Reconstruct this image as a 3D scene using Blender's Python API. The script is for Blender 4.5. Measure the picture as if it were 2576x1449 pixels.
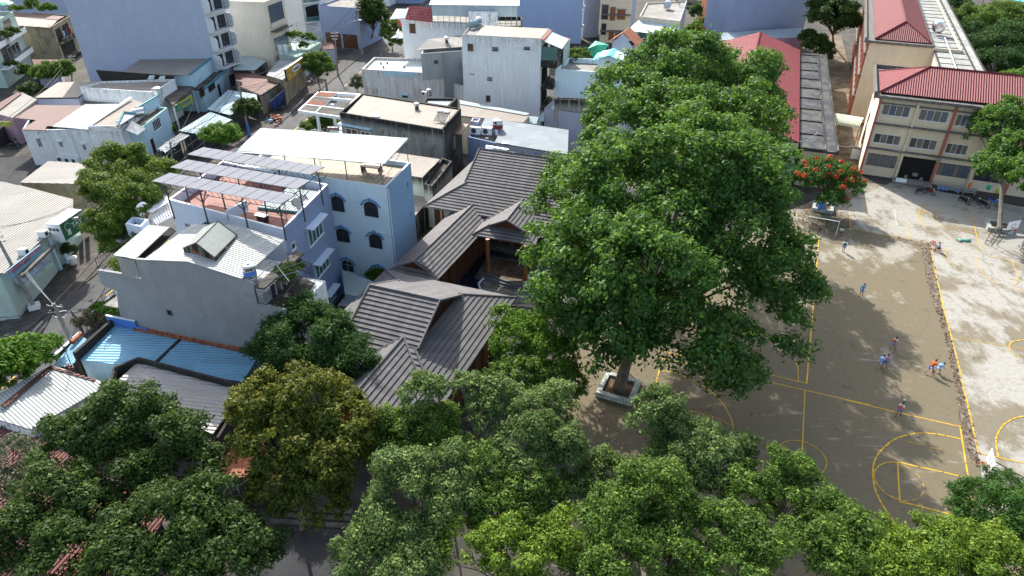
import bpy, math, random
import numpy as np
from mathutils import Vector, Matrix
random.seed(7); R=random.Random(11)
sc=bpy.context.scene
for o in list(bpy.data.objects): bpy.data.objects.remove(o)
# ---------------------------------------------------------------- camera, sky, sun, exposure
PITCH=math.radians(32.5); CAMH=40.0
cam=bpy.data.cameras.new("camera"); cam.lens=24; cam.sensor_width=36; cam.clip_end=3000
co=bpy.data.objects.new("camera",cam); sc.collection.objects.link(co)
co.location=(0,0,CAMH); co.rotation_euler=(math.pi/2-PITCH,0,0); sc.camera=co
SUN_EL=math.radians(37); SUN_AZ=math.radians(-17.5)      # azimuth from +Y towards +X
w=bpy.data.worlds.new("World"); sc.world=w; w.use_nodes=True
nt=w.node_tree; bg=nt.nodes["Background"]; sky=nt.nodes.new("ShaderNodeTexSky")
sky.sky_type='NISHITA'; sky.sun_disc=False; sky.sun_elevation=SUN_EL; sky.sun_rotation=SUN_AZ
sky.air_density=1.0; sky.dust_density=2.5
hs=nt.nodes.new('ShaderNodeHueSaturation'); hs.inputs['Saturation'].default_value=.7; hs.inputs['Hue'].default_value=.492   # a sky whitened by thin cloud
nt.links.new(sky.outputs[0],hs.inputs['Color']); nt.links.new(hs.outputs[0],bg.inputs[0]); bg.inputs[1].default_value=0.12
sl=bpy.data.lights.new("sun","SUN"); sl.energy=3.1; sl.angle=math.radians(0.5); sl.color=(1,.95,.85)
so=bpy.data.objects.new("sun",sl); sc.collection.objects.link(so)
sd=Vector((math.sin(SUN_AZ)*math.cos(SUN_EL),math.cos(SUN_AZ)*math.cos(SUN_EL),math.sin(SUN_EL)))
so.rotation_euler=(-sd).to_track_quat('-Z','Y').to_euler(); so.location=sd*200
sc.view_settings.view_transform='Standard'; sc.view_settings.look='None'; sc.view_settings.exposure=1.42
sc.render.engine='CYCLES'; sc.cycles.max_bounces=6; sc.cycles.diffuse_bounces=3; sc.cycles.transparent_max_bounces=6
# ---------------------------------------------------------------- survey: photo measurements -> places in the world
F_=1717.0; cs,sn=math.cos(PITCH),math.sin(PITCH); CAM=Vector((0,0,CAMH)); UP=Vector((0,0,1))
ZM={0:(1,0,0),1:(.26667,0,0),2:(.26667,579.6,0),3:(.3111,901.6,0),4:(.3555,1738.8,0),5:(.26667,0,322),6:(.2889,193.2,483),
7:(.3111,0,644),8:(.3111,772.8,322),9:(.3111,1932,322),10:(.3111,1932,644),11:(.3111,837.2,644),12:(.3555,1416.8,772.8),
13:(.33343,2125.2,966),14:(.3334,0,966),15:(.3334,644,966),16:(.3,1352.4,1030.4),17:(.26655,0,0),18:(.26655,0,450.8),
19:(.25,1288,0),20:(.185,373.5,354.2),21:(.13335,2292.6,360.6)}
def ray(n,x,y):
    k,a,b=ZM[n]; r=(a+k*x-1288)/F_; d=(b+k*y-724.5)/F_
    return Vector((r,cs-d*sn,-(sn+d*cs)))
def W(n,x,y,z=0.0):
    v=ray(n,x,y); return CAM+v*((z-CAMH)/v.z)
def Wl(n,pts,z=0.0): return [W(n,p[0],p[1],p[2] if len(p)>2 else z) for p in pts]
def onplane(n,x,y,P0,Nr):
    v=ray(n,x,y); return CAM+v*((P0-CAM).dot(Nr)/v.dot(Nr))
def hit(n,x,y,A,B):
    d=(B-A); d.z=0; d.normalize(); N=Vector((d.y,-d.x,0)); p=onplane(n,x,y,A,N)
    return ((p-A).dot(d),p.z)
def zt(n,bx,by,bz,tx,ty):
    p=W(n,bx,by,bz); v=ray(n,tx,ty); return CAMH+v.z*p.y/v.y
def V(x,y,z=0): return Vector((x,y,z))
# ---------------------------------------------------------------- objects
COL=sc.collection
def tagit(o,label=None,cat=None,group=None,kind=None):
    if label: o["label"]=label
    if cat: o["category"]=cat
    if group: o["group"]=group
    if kind: o["kind"]=kind
def thing(name,label,cat,loc=(0,0,0),group=None,rz=0):
    o=bpy.data.objects.new(name,None); COL.objects.link(o); o.location=loc; o.rotation_euler=(0,0,rz)
    o.empty_display_size=.3; tagit(o,label,cat,group); return o
def rootloc(p):
    while p.parent: p=p.parent
    return Vector(p.location)
SPLIT={'gable','sign_lamps','post','column','leg','loggia','floor_ledge','drain_pipe','doorway','balcony_door','balcony_recess','laundry','prop','glazing','timber_post','facade_column','pilaster','bracket','balcony_slab','bag','pipe_support','panel_joint','box','lattice_door','mint_scraps','crossarms_','facade_panel','awning_posts_','dark_gate','hall_chairs','entrance_step','fruit_picture','canopy_edge','pole_'}
class MB:
    def __init__(s,zref=0.0): s.v=[];s.f=[];s.uv=[];s.m=[];s.zref=zref;s.pid=0;s.pc=[]
    def face(s,pts,m=0):
        pts=[Vector(p) for p in pts]; n=Vector((0,0,0))
        for i in range(len(pts)):
            a,b=pts[i],pts[(i+1)%len(pts)]; n+=Vector(((a.y-b.y)*(a.z+b.z),(a.z-b.z)*(a.x+b.x),(a.x-b.x)*(a.y+b.y)))
        if n.length<1e-9: return
        n.normalize(); k=len(s.v)
        if abs(n.z)<.3:
            u=UP.cross(n).normalized(); uv=[(p.dot(u),p.z-s.zref) for p in pts]
        else:
            u=(pts[1]-pts[0]).normalized(); v=n.cross(u); uv=[((p-pts[0]).dot(u),(p-pts[0]).dot(v)) for p in pts]
        s.v+=[tuple(p) for p in pts]; s.f.append(tuple(range(k,k+len(pts)))); s.uv+=uv; s.m.append(m); s.pc.append(s.pid)
    def hexa(s,b,t,m=0,mt=None):
        s.pid+=1
        n=len(b); s.face(list(t),m if mt is None else mt); s.face(list(reversed(b)),m)
        for i in range(n):
            j=(i+1)%n; s.face([b[i],b[j],t[j],t[i]],m)
    def box(s,o,a,b,c,m=0):
        o,a,b,c=map(Vector,(o,a,b,c))
        if a.cross(b).dot(c)<0: a,b=b,a
        s.hexa([o,o+a,o+a+b,o+b],[o+c,o+a+c,o+a+b+c,o+b+c],m)
    def cb(s,c,sz,rz=0,m=0):
        x=Vector((math.cos(rz),math.sin(rz),0))*sz[0]; y=Vector((-math.sin(rz),math.cos(rz),0))*sz[1]; z=Vector((0,0,sz[2]))
        s.box(Vector(c)-x/2-y/2-z/2,x,y,z,m)
    def slab(s,pts,th=.06,m=0,mt=None):
        t=[Vector(p) for p in pts]; b=[p-Vector((0,0,th)) for p in t]; s.hexa(b,t,m,mt)
    def tube(s,path,r,n=6,m=0,cap=True):
        s.pid+=1; path=[Vector(p) for p in path]; rr=r if isinstance(r,(list,tuple)) else [r]*len(path); rings=[]
        for i,p in enumerate(path):
            d=(path[min(i+1,len(path)-1)]-path[max(i-1,0)])
            if d.length<1e-6: d=Vector((0,0,1))
            d.normalize(); a=d.cross(UP if abs(d.z)<.9 else Vector((1,0,0))).normalized(); b=d.cross(a)
            rings.append([p+(a*math.cos(t)+b*math.sin(t))*rr[i] for t in [2*math.pi*k/n for k in range(n)]])
        for i in range(len(path)-1):
            for k in range(n):
                j=(k+1)%n; s.face([rings[i][k],rings[i+1][k],rings[i+1][j],rings[i][j]],m)
        if cap: s.face(rings[0],m); s.face(list(reversed(rings[-1])),m)
    def cyl(s,c,r,h,n=16,m=0,ax=UP,r2=None):
        ax=Vector(ax).normalized(); s.tube([Vector(c),Vector(c)+ax*h],[r,r if r2 is None else r2],n,m)
    def lathe(s,c,prof,n=16,m=0,ax=UP):
        s.tube([Vector(c)+Vector(ax)*h for r,h in prof],[r for r,h in prof],n,m)
    def ell(s,c,r,n=10,m=0):
        s.pid+=1; c=Vector(c); rx,ry,rz=r if isinstance(r,(tuple,list)) else (r,r,r)
        P=lambda i,j:c+Vector((rx*math.sin(math.pi*i/n)*math.cos(2*math.pi*j/n),ry*math.sin(math.pi*i/n)*math.sin(2*math.pi*j/n),rz*math.cos(math.pi*i/n)))
        for i in range(n):
            for j in range(n):
                q=[P(i,j),P(i+1,j),P(i+1,j+1),P(i,j+1)]
                if i==0: q=[q[0],q[1],q[2]]
                elif i==n-1: q=[q[0],q[1],q[3]]
                s.face(q,m)
    def build(s,name,mats,parent=None,smooth=False,**tg):
        if not isinstance(mats,(list,tuple)): mats=[mats]
        ids=sorted(set(s.pc))
        if name in SPLIT and len(ids)>1:
            first=None
            for pid in ids:
                q=MB(s.zref)
                for f,m_,pc in zip(s.f,s.m,s.pc):
                    if pc==pid: k=len(q.v); q.v+=[s.v[i] for i in f]; q.uv+=[s.uv[i] for i in f]; q.f.append(tuple(range(k,k+len(f)))); q.m.append(m_); q.pc.append(0)
                o=q.build(name,mats,parent,smooth,**tg); first=first or o
            return first
        off=rootloc(parent) if parent is not None else Vector((0,0,0))
        me=bpy.data.meshes.new(name)
        me.from_pydata([tuple(Vector(p)-off) for p in s.v],[],s.f)
        ul=me.uv_layers.new(name="UVMap"); ul.data.foreach_set("uv",[c for q in s.uv for c in q])
        me.polygons.foreach_set("material_index",s.m)
        if smooth: me.polygons.foreach_set("use_smooth",[True]*len(s.f))
        for mt in mats: me.materials.append(mt)
        me.update(); o=bpy.data.objects.new(name,me); COL.objects.link(o)
        if parent is not None: o.parent=parent
        tagit(o,**tg); return o
def copy_tree(o,parent=None):
    c=o.copy(); COL.objects.link(c); c.parent=parent
    for ch in [x for x in bpy.data.objects if x.parent==o]: copy_tree(ch,c)
    return c
# ---------------------------------------------------------------- materials
class G:
    def __init__(s,name):
        s.m=bpy.data.materials.new(name); s.m.use_nodes=True; s.t=s.m.node_tree; s.b=s.t.nodes["Principled BSDF"]
        s.uv=s.n('ShaderNodeTexCoord').outputs['UV']
    def n(s,ty,ins=None,**pr):
        nd=s.t.nodes.new(ty)
        for k,v in pr.items(): setattr(nd,k,v)
        for k,v in (ins or {}).items():
            if isinstance(v,bpy.types.NodeSocket): s.t.links.new(v,nd.inputs[k])
            else: nd.inputs[k].default_value=v
        return nd
    def map(s,vec,sc_): return s.n('ShaderNodeMapping',{0:vec,3:sc_}).outputs[0]
    def noise(s,vec,scale,det=3,rough=.55): return s.n('ShaderNodeTexNoise',{'Vector':vec,'Scale':scale,'Detail':det,'Roughness':rough}).outputs[0]
    def math(s,op,a,b=0.0,c=None,clamp=False):
        i={0:a,1:b}
        if c is not None: i[2]=c
        return s.n('ShaderNodeMath',i,operation=op,use_clamp=clamp).outputs[0]
    def rng(s,v,a,b,c=0.0,d=1.0): return s.n('ShaderNodeMapRange',{0:v,1:a,2:b,3:c,4:d}).outputs[0]
    def mix(s,f,a,b,bt='MIX'):
        nd=s.n('ShaderNodeMix',data_type='RGBA',blend_type=bt)
        for k,v in ((0,f),(6,a),(7,b)):
            if isinstance(v,bpy.types.NodeSocket): s.t.links.new(v,nd.inputs[k])
            else: nd.inputs[k].default_value=v if k==0 else (tuple(v)+(1,) if len(v)==3 else v)
        return nd.outputs[2]
    def sep(s,v): return s.n('ShaderNodeSeparateXYZ',{0:v}).outputs
    def pos(s): return s.n('ShaderNodeNewGeometry').outputs['Position']
    def set(s,col=None,rough=.8,bump=None,bs=.3,bd=.02,spec=.3,metal=0):
        if col is not None:
            if isinstance(col,bpy.types.NodeSocket): s.t.links.new(col,s.b.inputs['Base Color'])
            else: s.b.inputs['Base Color'].default_value=tuple(col)+(1,)
        if isinstance(rough,bpy.types.NodeSocket): s.t.links.new(rough,s.b.inputs['Roughness'])
        else: s.b.inputs['Roughness'].default_value=rough
        s.b.inputs['Specular IOR Level'].default_value=spec; s.b.inputs['Metallic'].default_value=metal
        if bump is not None:
            bp=s.n('ShaderNodeBump',{'Height':bump,'Strength':bs,'Distance':bd}); s.t.links.new(bp.outputs[0],s.b.inputs['Normal'])
        return s.m
def plain(name,col,rough=.7,metal=0,spec=.4,var=.12):
    g=G(name); n=g.noise(g.pos(),2.3,3); k=g.rng(n,.3,.7,1-var,1+var*.5)
    c=g.mix(1.0,col,g.n('ShaderNodeCombineColor',{0:k,1:k,2:k}).outputs[0],'MULTIPLY')
    return g.set(c,rough,metal=metal,spec=spec)
def paint(name,col,stain=.35,top=.6,st=(.05,.05,.045),rough=.85,big=.12,patch=None):
    g=G(name); P=g.pos(); uvs=g.map(g.uv,(1.6,.13,1)); s1=g.noise(uvs,1.3,5,.65); b=g.noise(P,.35,4); f=g.noise(P,3.5,4,.65)
    v=g.sep(g.uv)[1]; tf=g.rng(v,-2.6,-.1,0,1)
    m1=g.math('MULTIPLY',g.rng(s1,.47,.72),g.rng(b,.38,.62)); m1=g.math('MULTIPLY',m1,g.rng(f,.2,.65,.5,1))
    if top>.9: m1=g.math('MAXIMUM',m1,g.math('MULTIPLY',g.rng(v,-1.6,-.5),g.rng(s1,.33,.47)),clamp=True)
    m2=g.math('MULTIPLY',g.math('MULTIPLY',tf,g.rng(s1,.4,.66)),top); m2=g.math('MULTIPLY',m2,g.rng(f,.3,.6))
    k=g.rng(b,.3,.7,1-big,1.04); c=g.mix(1.0,col,g.n('ShaderNodeCombineColor',{0:k,1:k,2:k}).outputs[0],'MULTIPLY')
    if patch: c=g.mix(g.rng(g.noise(g.map(P,(1,1,.7)),.6,3),.52,.56),c,patch)
    c=g.mix(g.rng(f,.35,.75,0,.12),c,st)
    c=g.mix(g.math('MAXIMUM',g.math('MULTIPLY',m1,stain),m2,clamp=True),c,st)
    return g.set(c,rough,bump=f,bs=.25,bd=.02,spec=.2)
def ribs(name,col,pitch=.25,depth=.05,dirt=.25,dcol=(.16,.11,.08),sheet=1.0,row=6.0,rough=.55,var=.06,metal=0,rust=0,bands=None,gap=.0):
    g=G(name); u,v,_=g.sep(g.uv); P=g.pos()
    w_=g.math('SINE',g.math('MULTIPLY',u,2*math.pi/pitch))
    iu=g.math('FLOOR',g.math('DIVIDE',u,sheet)); iv=g.math('FLOOR',g.math('DIVIDE',v,row))
    wn=g.n('ShaderNodeTexWhiteNoise',{0:g.n('ShaderNodeCombineXYZ',{0:iu,1:iv}).outputs[0]},noise_dimensions='2D').outputs[0]
    k=g.rng(wn,0,1,1-var,1+var); k=g.math('MULTIPLY',k,g.rng(w_,-1,-.2,.92,1)) if depth>0 else k  # grooves toned darker, shade between the ribs put into the colour
    c=g.mix(1.0,col,g.n('ShaderNodeCombineColor',{0:k,1:k,2:k}).outputs[0],'MULTIPLY')
    ns=g.noise(g.map(g.uv,(1.2,.18,1)),1.1,4,.6); nb=g.noise(P,.5,4,.6)
    c=g.mix(g.math('MULTIPLY',g.math('MULTIPLY',g.rng(ns,.45,.7),g.rng(nb,.35,.65)),dirt),c,dcol)
    fr=g.math('FRACT',g.math('DIVIDE',v,row)); c=g.mix(g.math('MULTIPLY',g.math('LESS_THAN',fr,.05/row*1.0),.55),c,dcol)
    c=g.mix(g.math('MULTIPLY',g.rng(g.noise(P,9,2),.62,.7),.25),c,dcol)
    if rust: c=g.mix(g.math('MULTIPLY',g.rng(g.noise(P,.8,5,.7),.56,.66),rust),c,(.2,.09,.04))
    return g.set(c,rough,bump=w_,bs=1.0,bd=depth,spec=.2,metal=metal)
def concrete(name,c1,c2,scale=.35,dark=(.05,.045,.035),dk=.5,rough=.9,thr=.5):
    g=G(name); P=g.pos(); a=g.noise(P,scale,6,.62); b=g.noise(P,scale*3.1,5,.65); d=g.noise(P,scale*.5,4,.6)
    c=g.mix(g.rng(a,thr-.05,thr+.07),c1,c2); c=g.mix(g.math('MULTIPLY',g.rng(b,.5,.72),dk),c,dark)
    c=g.mix(g.math('MULTIPLY',g.rng(d,.5,.68),dk*.7),c,dark)
    return g.set(c,rough,bump=b,bs=.3,bd=.02,spec=.25)
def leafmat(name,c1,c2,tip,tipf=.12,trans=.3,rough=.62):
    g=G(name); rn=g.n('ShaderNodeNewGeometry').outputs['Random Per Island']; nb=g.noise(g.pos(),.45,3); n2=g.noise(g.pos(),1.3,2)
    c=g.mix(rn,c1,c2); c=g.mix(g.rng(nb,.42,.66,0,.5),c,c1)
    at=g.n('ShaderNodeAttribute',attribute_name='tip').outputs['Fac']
    c=g.mix(g.math('MULTIPLY',g.rng(at,.25,.7,0,.35+tipf*2.6),g.rng(n2,.38,.58,.25,1),clamp=True),c,tip)  # top leaves tinted: lime shoots plus sun highlights put into the colour
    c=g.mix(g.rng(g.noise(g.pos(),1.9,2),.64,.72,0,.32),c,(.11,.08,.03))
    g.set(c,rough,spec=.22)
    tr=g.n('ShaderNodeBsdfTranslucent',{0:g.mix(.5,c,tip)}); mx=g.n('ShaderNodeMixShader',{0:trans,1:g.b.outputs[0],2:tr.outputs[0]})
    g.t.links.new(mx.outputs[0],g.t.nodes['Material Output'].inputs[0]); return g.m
def glassy(name,col,rough=.15): return plain(name,col,rough,spec=.7,var=.05)
def tilemat(name,col,grout,size=.4,var=.15,gw=.06,ang=0.0):
    g=G(name); vec=g.n('ShaderNodeMapping',{0:g.uv,3:(1/size,1/size,1)}).outputs[0]; u,v,_=g.sep(vec)
    wn=g.n('ShaderNodeTexWhiteNoise',{0:g.n('ShaderNodeCombineXYZ',{0:g.math('FLOOR',u),1:g.math('FLOOR',v)}).outputs[0]},noise_dimensions='2D').outputs[0]
    k=g.rng(wn,0,1,1-var,1+var*.4); c=g.mix(1.0,col,g.n('ShaderNodeCombineColor',{0:k,1:k,2:k}).outputs[0],'MULTIPLY')
    ln=g.math('MAXIMUM',g.math('LESS_THAN',g.math('FRACT',u),gw),g.math('LESS_THAN',g.math('FRACT',v),gw))
    c=g.mix(ln,c,grout); c=g.mix(g.rng(g.noise(g.pos(),.8,4,.6),.45,.7,0,.45),c,grout); return g.set(c,.7,spec=.3)
M={}
M['white']=paint('white_render',(.82,.85,.87),.3,.75)
M['whitepeel']=paint('peeling_white_render',(.74,.72,.70),.95,.9,(.09,.08,.075),patch=(.70,.63,.60))
M['whitecl']=paint('clean_white_paint',(.66,.69,.72),.15,.12)
M['blueblk']=paint('blue_grey_render',(.40,.46,.59),.22,.12,big=.10,patch=(.385,.445,.575))
M['blueblk2']=paint('slate_blue_render',(.30,.40,.62),.15,.08,big=.07)
M['purple']=paint('lilac_grey_render',(.40,.42,.53),.2,.1)
M['cream']=paint('cream_render',(.68,.62,.50),.22,.3)
M['school']=paint('school_cream_render',(.74,.64,.48),.22,.25,(.12,.1,.08))
M['schoollit']=paint('school_sunlit_render',(.78,.72,.60),.1,.15,(.2,.17,.13))  # end wall copy of the school render, sunlight put into its paler tone
M['ochre']=paint('ochre_mouldy_render',(.38,.32,.22),.8,.8,(.06,.05,.04),patch=(.25,.22,.16))
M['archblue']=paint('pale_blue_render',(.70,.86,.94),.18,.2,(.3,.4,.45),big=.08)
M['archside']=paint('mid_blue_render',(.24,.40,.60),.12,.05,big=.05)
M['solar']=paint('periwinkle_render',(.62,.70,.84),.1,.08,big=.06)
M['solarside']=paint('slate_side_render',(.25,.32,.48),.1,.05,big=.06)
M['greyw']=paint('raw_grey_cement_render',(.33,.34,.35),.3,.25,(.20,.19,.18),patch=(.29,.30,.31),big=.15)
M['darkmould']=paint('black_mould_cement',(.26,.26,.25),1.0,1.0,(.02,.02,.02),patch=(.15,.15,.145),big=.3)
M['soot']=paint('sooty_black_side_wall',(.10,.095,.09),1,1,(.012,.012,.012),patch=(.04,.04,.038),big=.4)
M['black']=plain('black_mossy_cement',(.035,.034,.03),.95,var=.5)
M['mossy']=paint('mossy_old_cement',(.42,.42,.38),1.0,1.0,(.03,.03,.026),big=.3)
M['lblue']=paint('light_blue_paint',(.48,.68,.80),.15,.2)
M['teal']=plain('teal_trim_paint',(.06,.33,.30),.6)
M['tealb']=plain('blue_teal_trim_paint',(.05,.22,.30),.6)
M['pink']=paint('pink_render',(.42,.27,.36),.5,.3)
M['greenw']=paint('pale_green_render',(.45,.56,.52),.3,.3)
M['yellow']=paint('pale_yellow_render',(.68,.66,.42),.1,.1)
M['wallblue']=plain('bright_blue_paint',(.08,.22,.62),.6)
M['trimblue']=plain('arch_trim_blue',(.10,.27,.52),.6)
M['salmon']=plain('salmon_red_pilaster',(.40,.14,.10),.8)
M['trimwhite']=plain('white_trim',(.75,.77,.8),.6,var=.06)
M['trimgrey']=plain('grey_weathered_ledge',(.16,.15,.14),.9,var=.5)
M['beige']=ribs('beige_metal_sheet',(.31,.27,.235),.28,.05,.35)
M['beige2']=ribs('beige_ribbed_roof',(.42,.39,.37),.36,.05,.25,row=9)
M['beigefar']=ribs('tan_metal_sheet',(.28,.245,.215),.3,.04,.3)
M['whitesheet']=ribs('white_metal_sheet',(.38,.46,.48),.3,.05,.2,(.3,.28,.24))
M['whiterib']=ribs('white_ribbed_roof',(.40,.42,.41),.24,.03,.3,(.35,.3,.25))
M['mint']=ribs('pale_mint_sheet',(.40,.50,.51),.22,.05,.12,(.35,.4,.4),sheet=1.0,row=9)
M['litgrey']=ribs('off_white_sheet',(.31,.30,.28),.34,.06,.35,row=12)
M['greysheet']=ribs('weathered_grey_sheet',(.30,.33,.36),.22,.05,.5,(.12,.12,.13))
M['greysheetl']=ribs('pale_grey_cladding',(.42,.44,.45),.22,.05,.4,(.2,.19,.18))
M['redsheet']=ribs('red_metal_roof',(.25,.055,.062),.3,.07,.12,(.2,.06,.05),sheet=1.1,row=14,var=.04)
M['redsheetd']=ribs('deep_red_metal_roof',(.19,.034,.04),.3,.07,.12,(.2,.06,.05),sheet=1.1,row=14,var=.04)
M['brownsheet']=ribs('red_brown_sheet',(.15,.075,.068),.3,.04,.4,(.08,.05,.05),rust=.3)
M['rustsheet']=ribs('old_red_corrugated',(.17,.07,.06),.3,.08,.6,(.05,.03,.03),rust=.6)
M['bluesheet']=ribs('light_blue_metal_roof',(.18,.38,.53),.33,.035,.35,(.36,.5,.58),sheet=1.0,row=4.5,var=.10)
M['paleblue']=ribs('pale_blue_sheet',(.30,.42,.48),.3,.05,.3,(.2,.25,.28),row=3)
M['silver']=tilemat('silver_roof_panels',(.18,.22,.25),(.14,.17,.2),1.6,.2,.035)
M['tealdeck']=plain('worn_teal_deck',(.48,.55,.54),.8,var=.25)
M['turq']=ribs('turquoise_sheet',(.10,.55,.55),.3,.04,.1)
M['poly']=ribs('bluish_polycarbonate',(.42,.50,.54),.4,.02,.2,(.3,.35,.38),rough=.3)
M['redtile']=tilemat('pink_red_pantile',(.42,.12,.12),(.13,.03,.03),.5,.3,.12)
M['orangetile']=tilemat('orange_pantile',(.40,.145,.07),(.2,.06,.03),.45,.2,.1)
M['brick']=tilemat('brick_red_terrace_tile',(.25,.09,.072),(.22,.10,.08),.4,.2,.05)
M['terrace']=tilemat('beige_terrace_tile',(.46,.38,.29),(.15,.11,.09),.55,.25,.12)
M['slabroof']=concrete('grey_roof_cement',(.25,.24,.22),(.33,.32,.30),.6)
M['darkslab']=concrete('dark_roof_cement',(.06,.055,.05),(.11,.10,.095),.6)
M['paleslab']=concrete('pale_roof_slab',(.27,.275,.27),(.36,.365,.35),.5,dk=.35)
M['wetslab']=concrete('wet_dark_gutter_slab',(.022,.026,.036),(.085,.08,.075),.6,rough=.55)
M['wood']=plain('varnished_orange_wood',(.26,.085,.03),.45,spec=.5,var=.3)
M['wooddk']=plain('dark_brown_wood',(.09,.04,.022),.5,var=.3)
M['brownsh']=plain('brown_shutter',(.10,.06,.04),.6,var=.3)
M['alu']=plain('aluminium_frame',(.36,.38,.40),.7,var=.05)
M['rustpanel']=concrete('rusty_red_panel',(.22,.06,.03),(.13,.05,.035),1.2,dk=.5)
M['steel']=plain('stainless_steel',(.62,.63,.65),.22,metal=1,var=.1)
M['galv']=plain('galvanised_steel',(.25,.27,.29),.5,metal=.5,var=.2)
M['dksteel']=plain('dark_painted_steel',(.05,.06,.07),.5,var=.3)
M['blackm']=plain('black_iron',(.015,.015,.017),.5)
M['glass']=glassy('dark_window_glass',(.025,.03,.04))
M['glassg']=glassy('green_tint_glass',(.05,.14,.14))
M['glassb']=glassy('blue_grey_glass',(.10,.13,.18))
M['curtain']=plain('pale_curtain_panel',(.22,.20,.17),.9)
M['dark']=plain('deep_interior_dark',(.012,.012,.013),.95)
M['pole']=plain('concrete_pole',(.27,.26,.25),.9,var=.3)
M['bark']=plain('brown_bark',(.13,.10,.075),.95,var=.4)
M['barkg']=plain('grey_bark',(.20,.18,.155),.95,var=.4)
M['soil']=plain('brown_leaf_soil',(.13,.075,.045),.95,var=.5)
M['stone']=tilemat('white_pebble_tile',(.50,.55,.53),(.2,.24,.22),.3,.4,.16)
M['red']=plain('red_plastic',(.62,.03,.05),.4); M['orange']=plain('orange_fabric',(.80,.13,.03),.8)
M['bluef']=plain('sky_blue_fabric',(.16,.36,.66),.8); M['blueshort']=plain('blue_shorts_fabric',(.12,.22,.55),.8)
M['greenf']=plain('green_bib_fabric',(.02,.20,.10),.8); M['limef']=plain('lime_vest_fabric',(.30,.55,.06),.8)
M['whitef']=plain('white_fabric',(.70,.72,.78),.8); M['lilac']=plain('lilac_fabric',(.22,.26,.62),.8)
M['skin']=plain('tan_skin',(.28,.15,.095),.6); M['hair']=plain('black_hair',(.012,.01,.01),.7)
M['shoe']=plain('shoe_rubber',(.2,.03,.03),.7); M['tarpg']=plain('green_tarpaulin',(.03,.42,.26),.5)
M['tarpb']=plain('blue_tarpaulin',(.03,.07,.25),.6,var=.4); M['ylwsign']=plain('mustard_sign_board',(.42,.26,.02),.6,var=.05)
M['grnsign']=plain('dark_green_sign',(.01,.12,.05),.5,var=.08); M['ygsign']=plain('lime_yellow_sign',(.36,.42,.04),.5,var=.08)
M['bluesign']=plain('sky_blue_sign',(.13,.34,.46),.6); M['redtxt']=plain('crimson_lettering',(.25,.02,.08),.6,var=0)
M['whitetxt']=plain('white_lettering',(.62,.66,.64),.6,var=0); M['bluetxt']=plain('blue_lettering',(.03,.14,.5),.6,var=0)
M['tilewater']=plain('pool_water',(.006,.02,.045),.06,spec=.8,var=.05); M['poolwall']=tilemat('blue_pool_tile',(.03,.07,.16),(.015,.03,.07),.3,.2,.08)
M['paving']=concrete('villa_stone_paving',(.16,.14,.12),(.26,.235,.21),.8,dk=.4)
M['greystep']=concrete('grey_step_stone',(.11,.115,.12),(.17,.175,.18),1.0,dk=.2)
def slatemat():
    g=G('grey_villa_shingle'); P=g.pos(); u,v,_=g.sep(g.uv)
    wn=g.n('ShaderNodeTexWhiteNoise',{0:g.n('ShaderNodeCombineXYZ',{0:g.math('FLOOR',g.math('DIVIDE',u,1.3)),1:g.math('FLOOR',g.math('DIVIDE',v,.42))}).outputs[0]},noise_dimensions='2D').outputs[0]
    k=g.rng(wn,0,1,.80,1.14); c=g.mix(1.0,(.115,.11,.117),g.n('ShaderNodeCombineColor',{0:k,1:k,2:k}).outputs[0],'MULTIPLY')
    n=g.noise(P,14,3,.7); c=g.mix(g.rng(n,.45,.7,0,.35),c,(.07,.067,.067)); c=g.mix(g.rng(g.noise(P,.6,3),.4,.7,0,.25),c,(.17,.16,.155))
    return g.set(c,.75,bump=n,bs=.4,bd=.015,spec=.3)
M['shingle']=slatemat()
def solarmat():
    g=G('solar_cell_panel'); u,v,_=g.sep(g.uv); a=g.math('FRACT',g.math('DIVIDE',u,.166)); b=g.math('FRACT',g.math('DIVIDE',v,.166))
    ln=g.math('MAXIMUM',g.math('LESS_THAN',a,.10),g.math('LESS_THAN',b,.06)); c=g.mix(g.math('MULTIPLY',ln,.7),(.20,.21,.24),(.33,.34,.37)); return g.set(c,.8,spec=.1)
M['cell']=solarmat()
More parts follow.
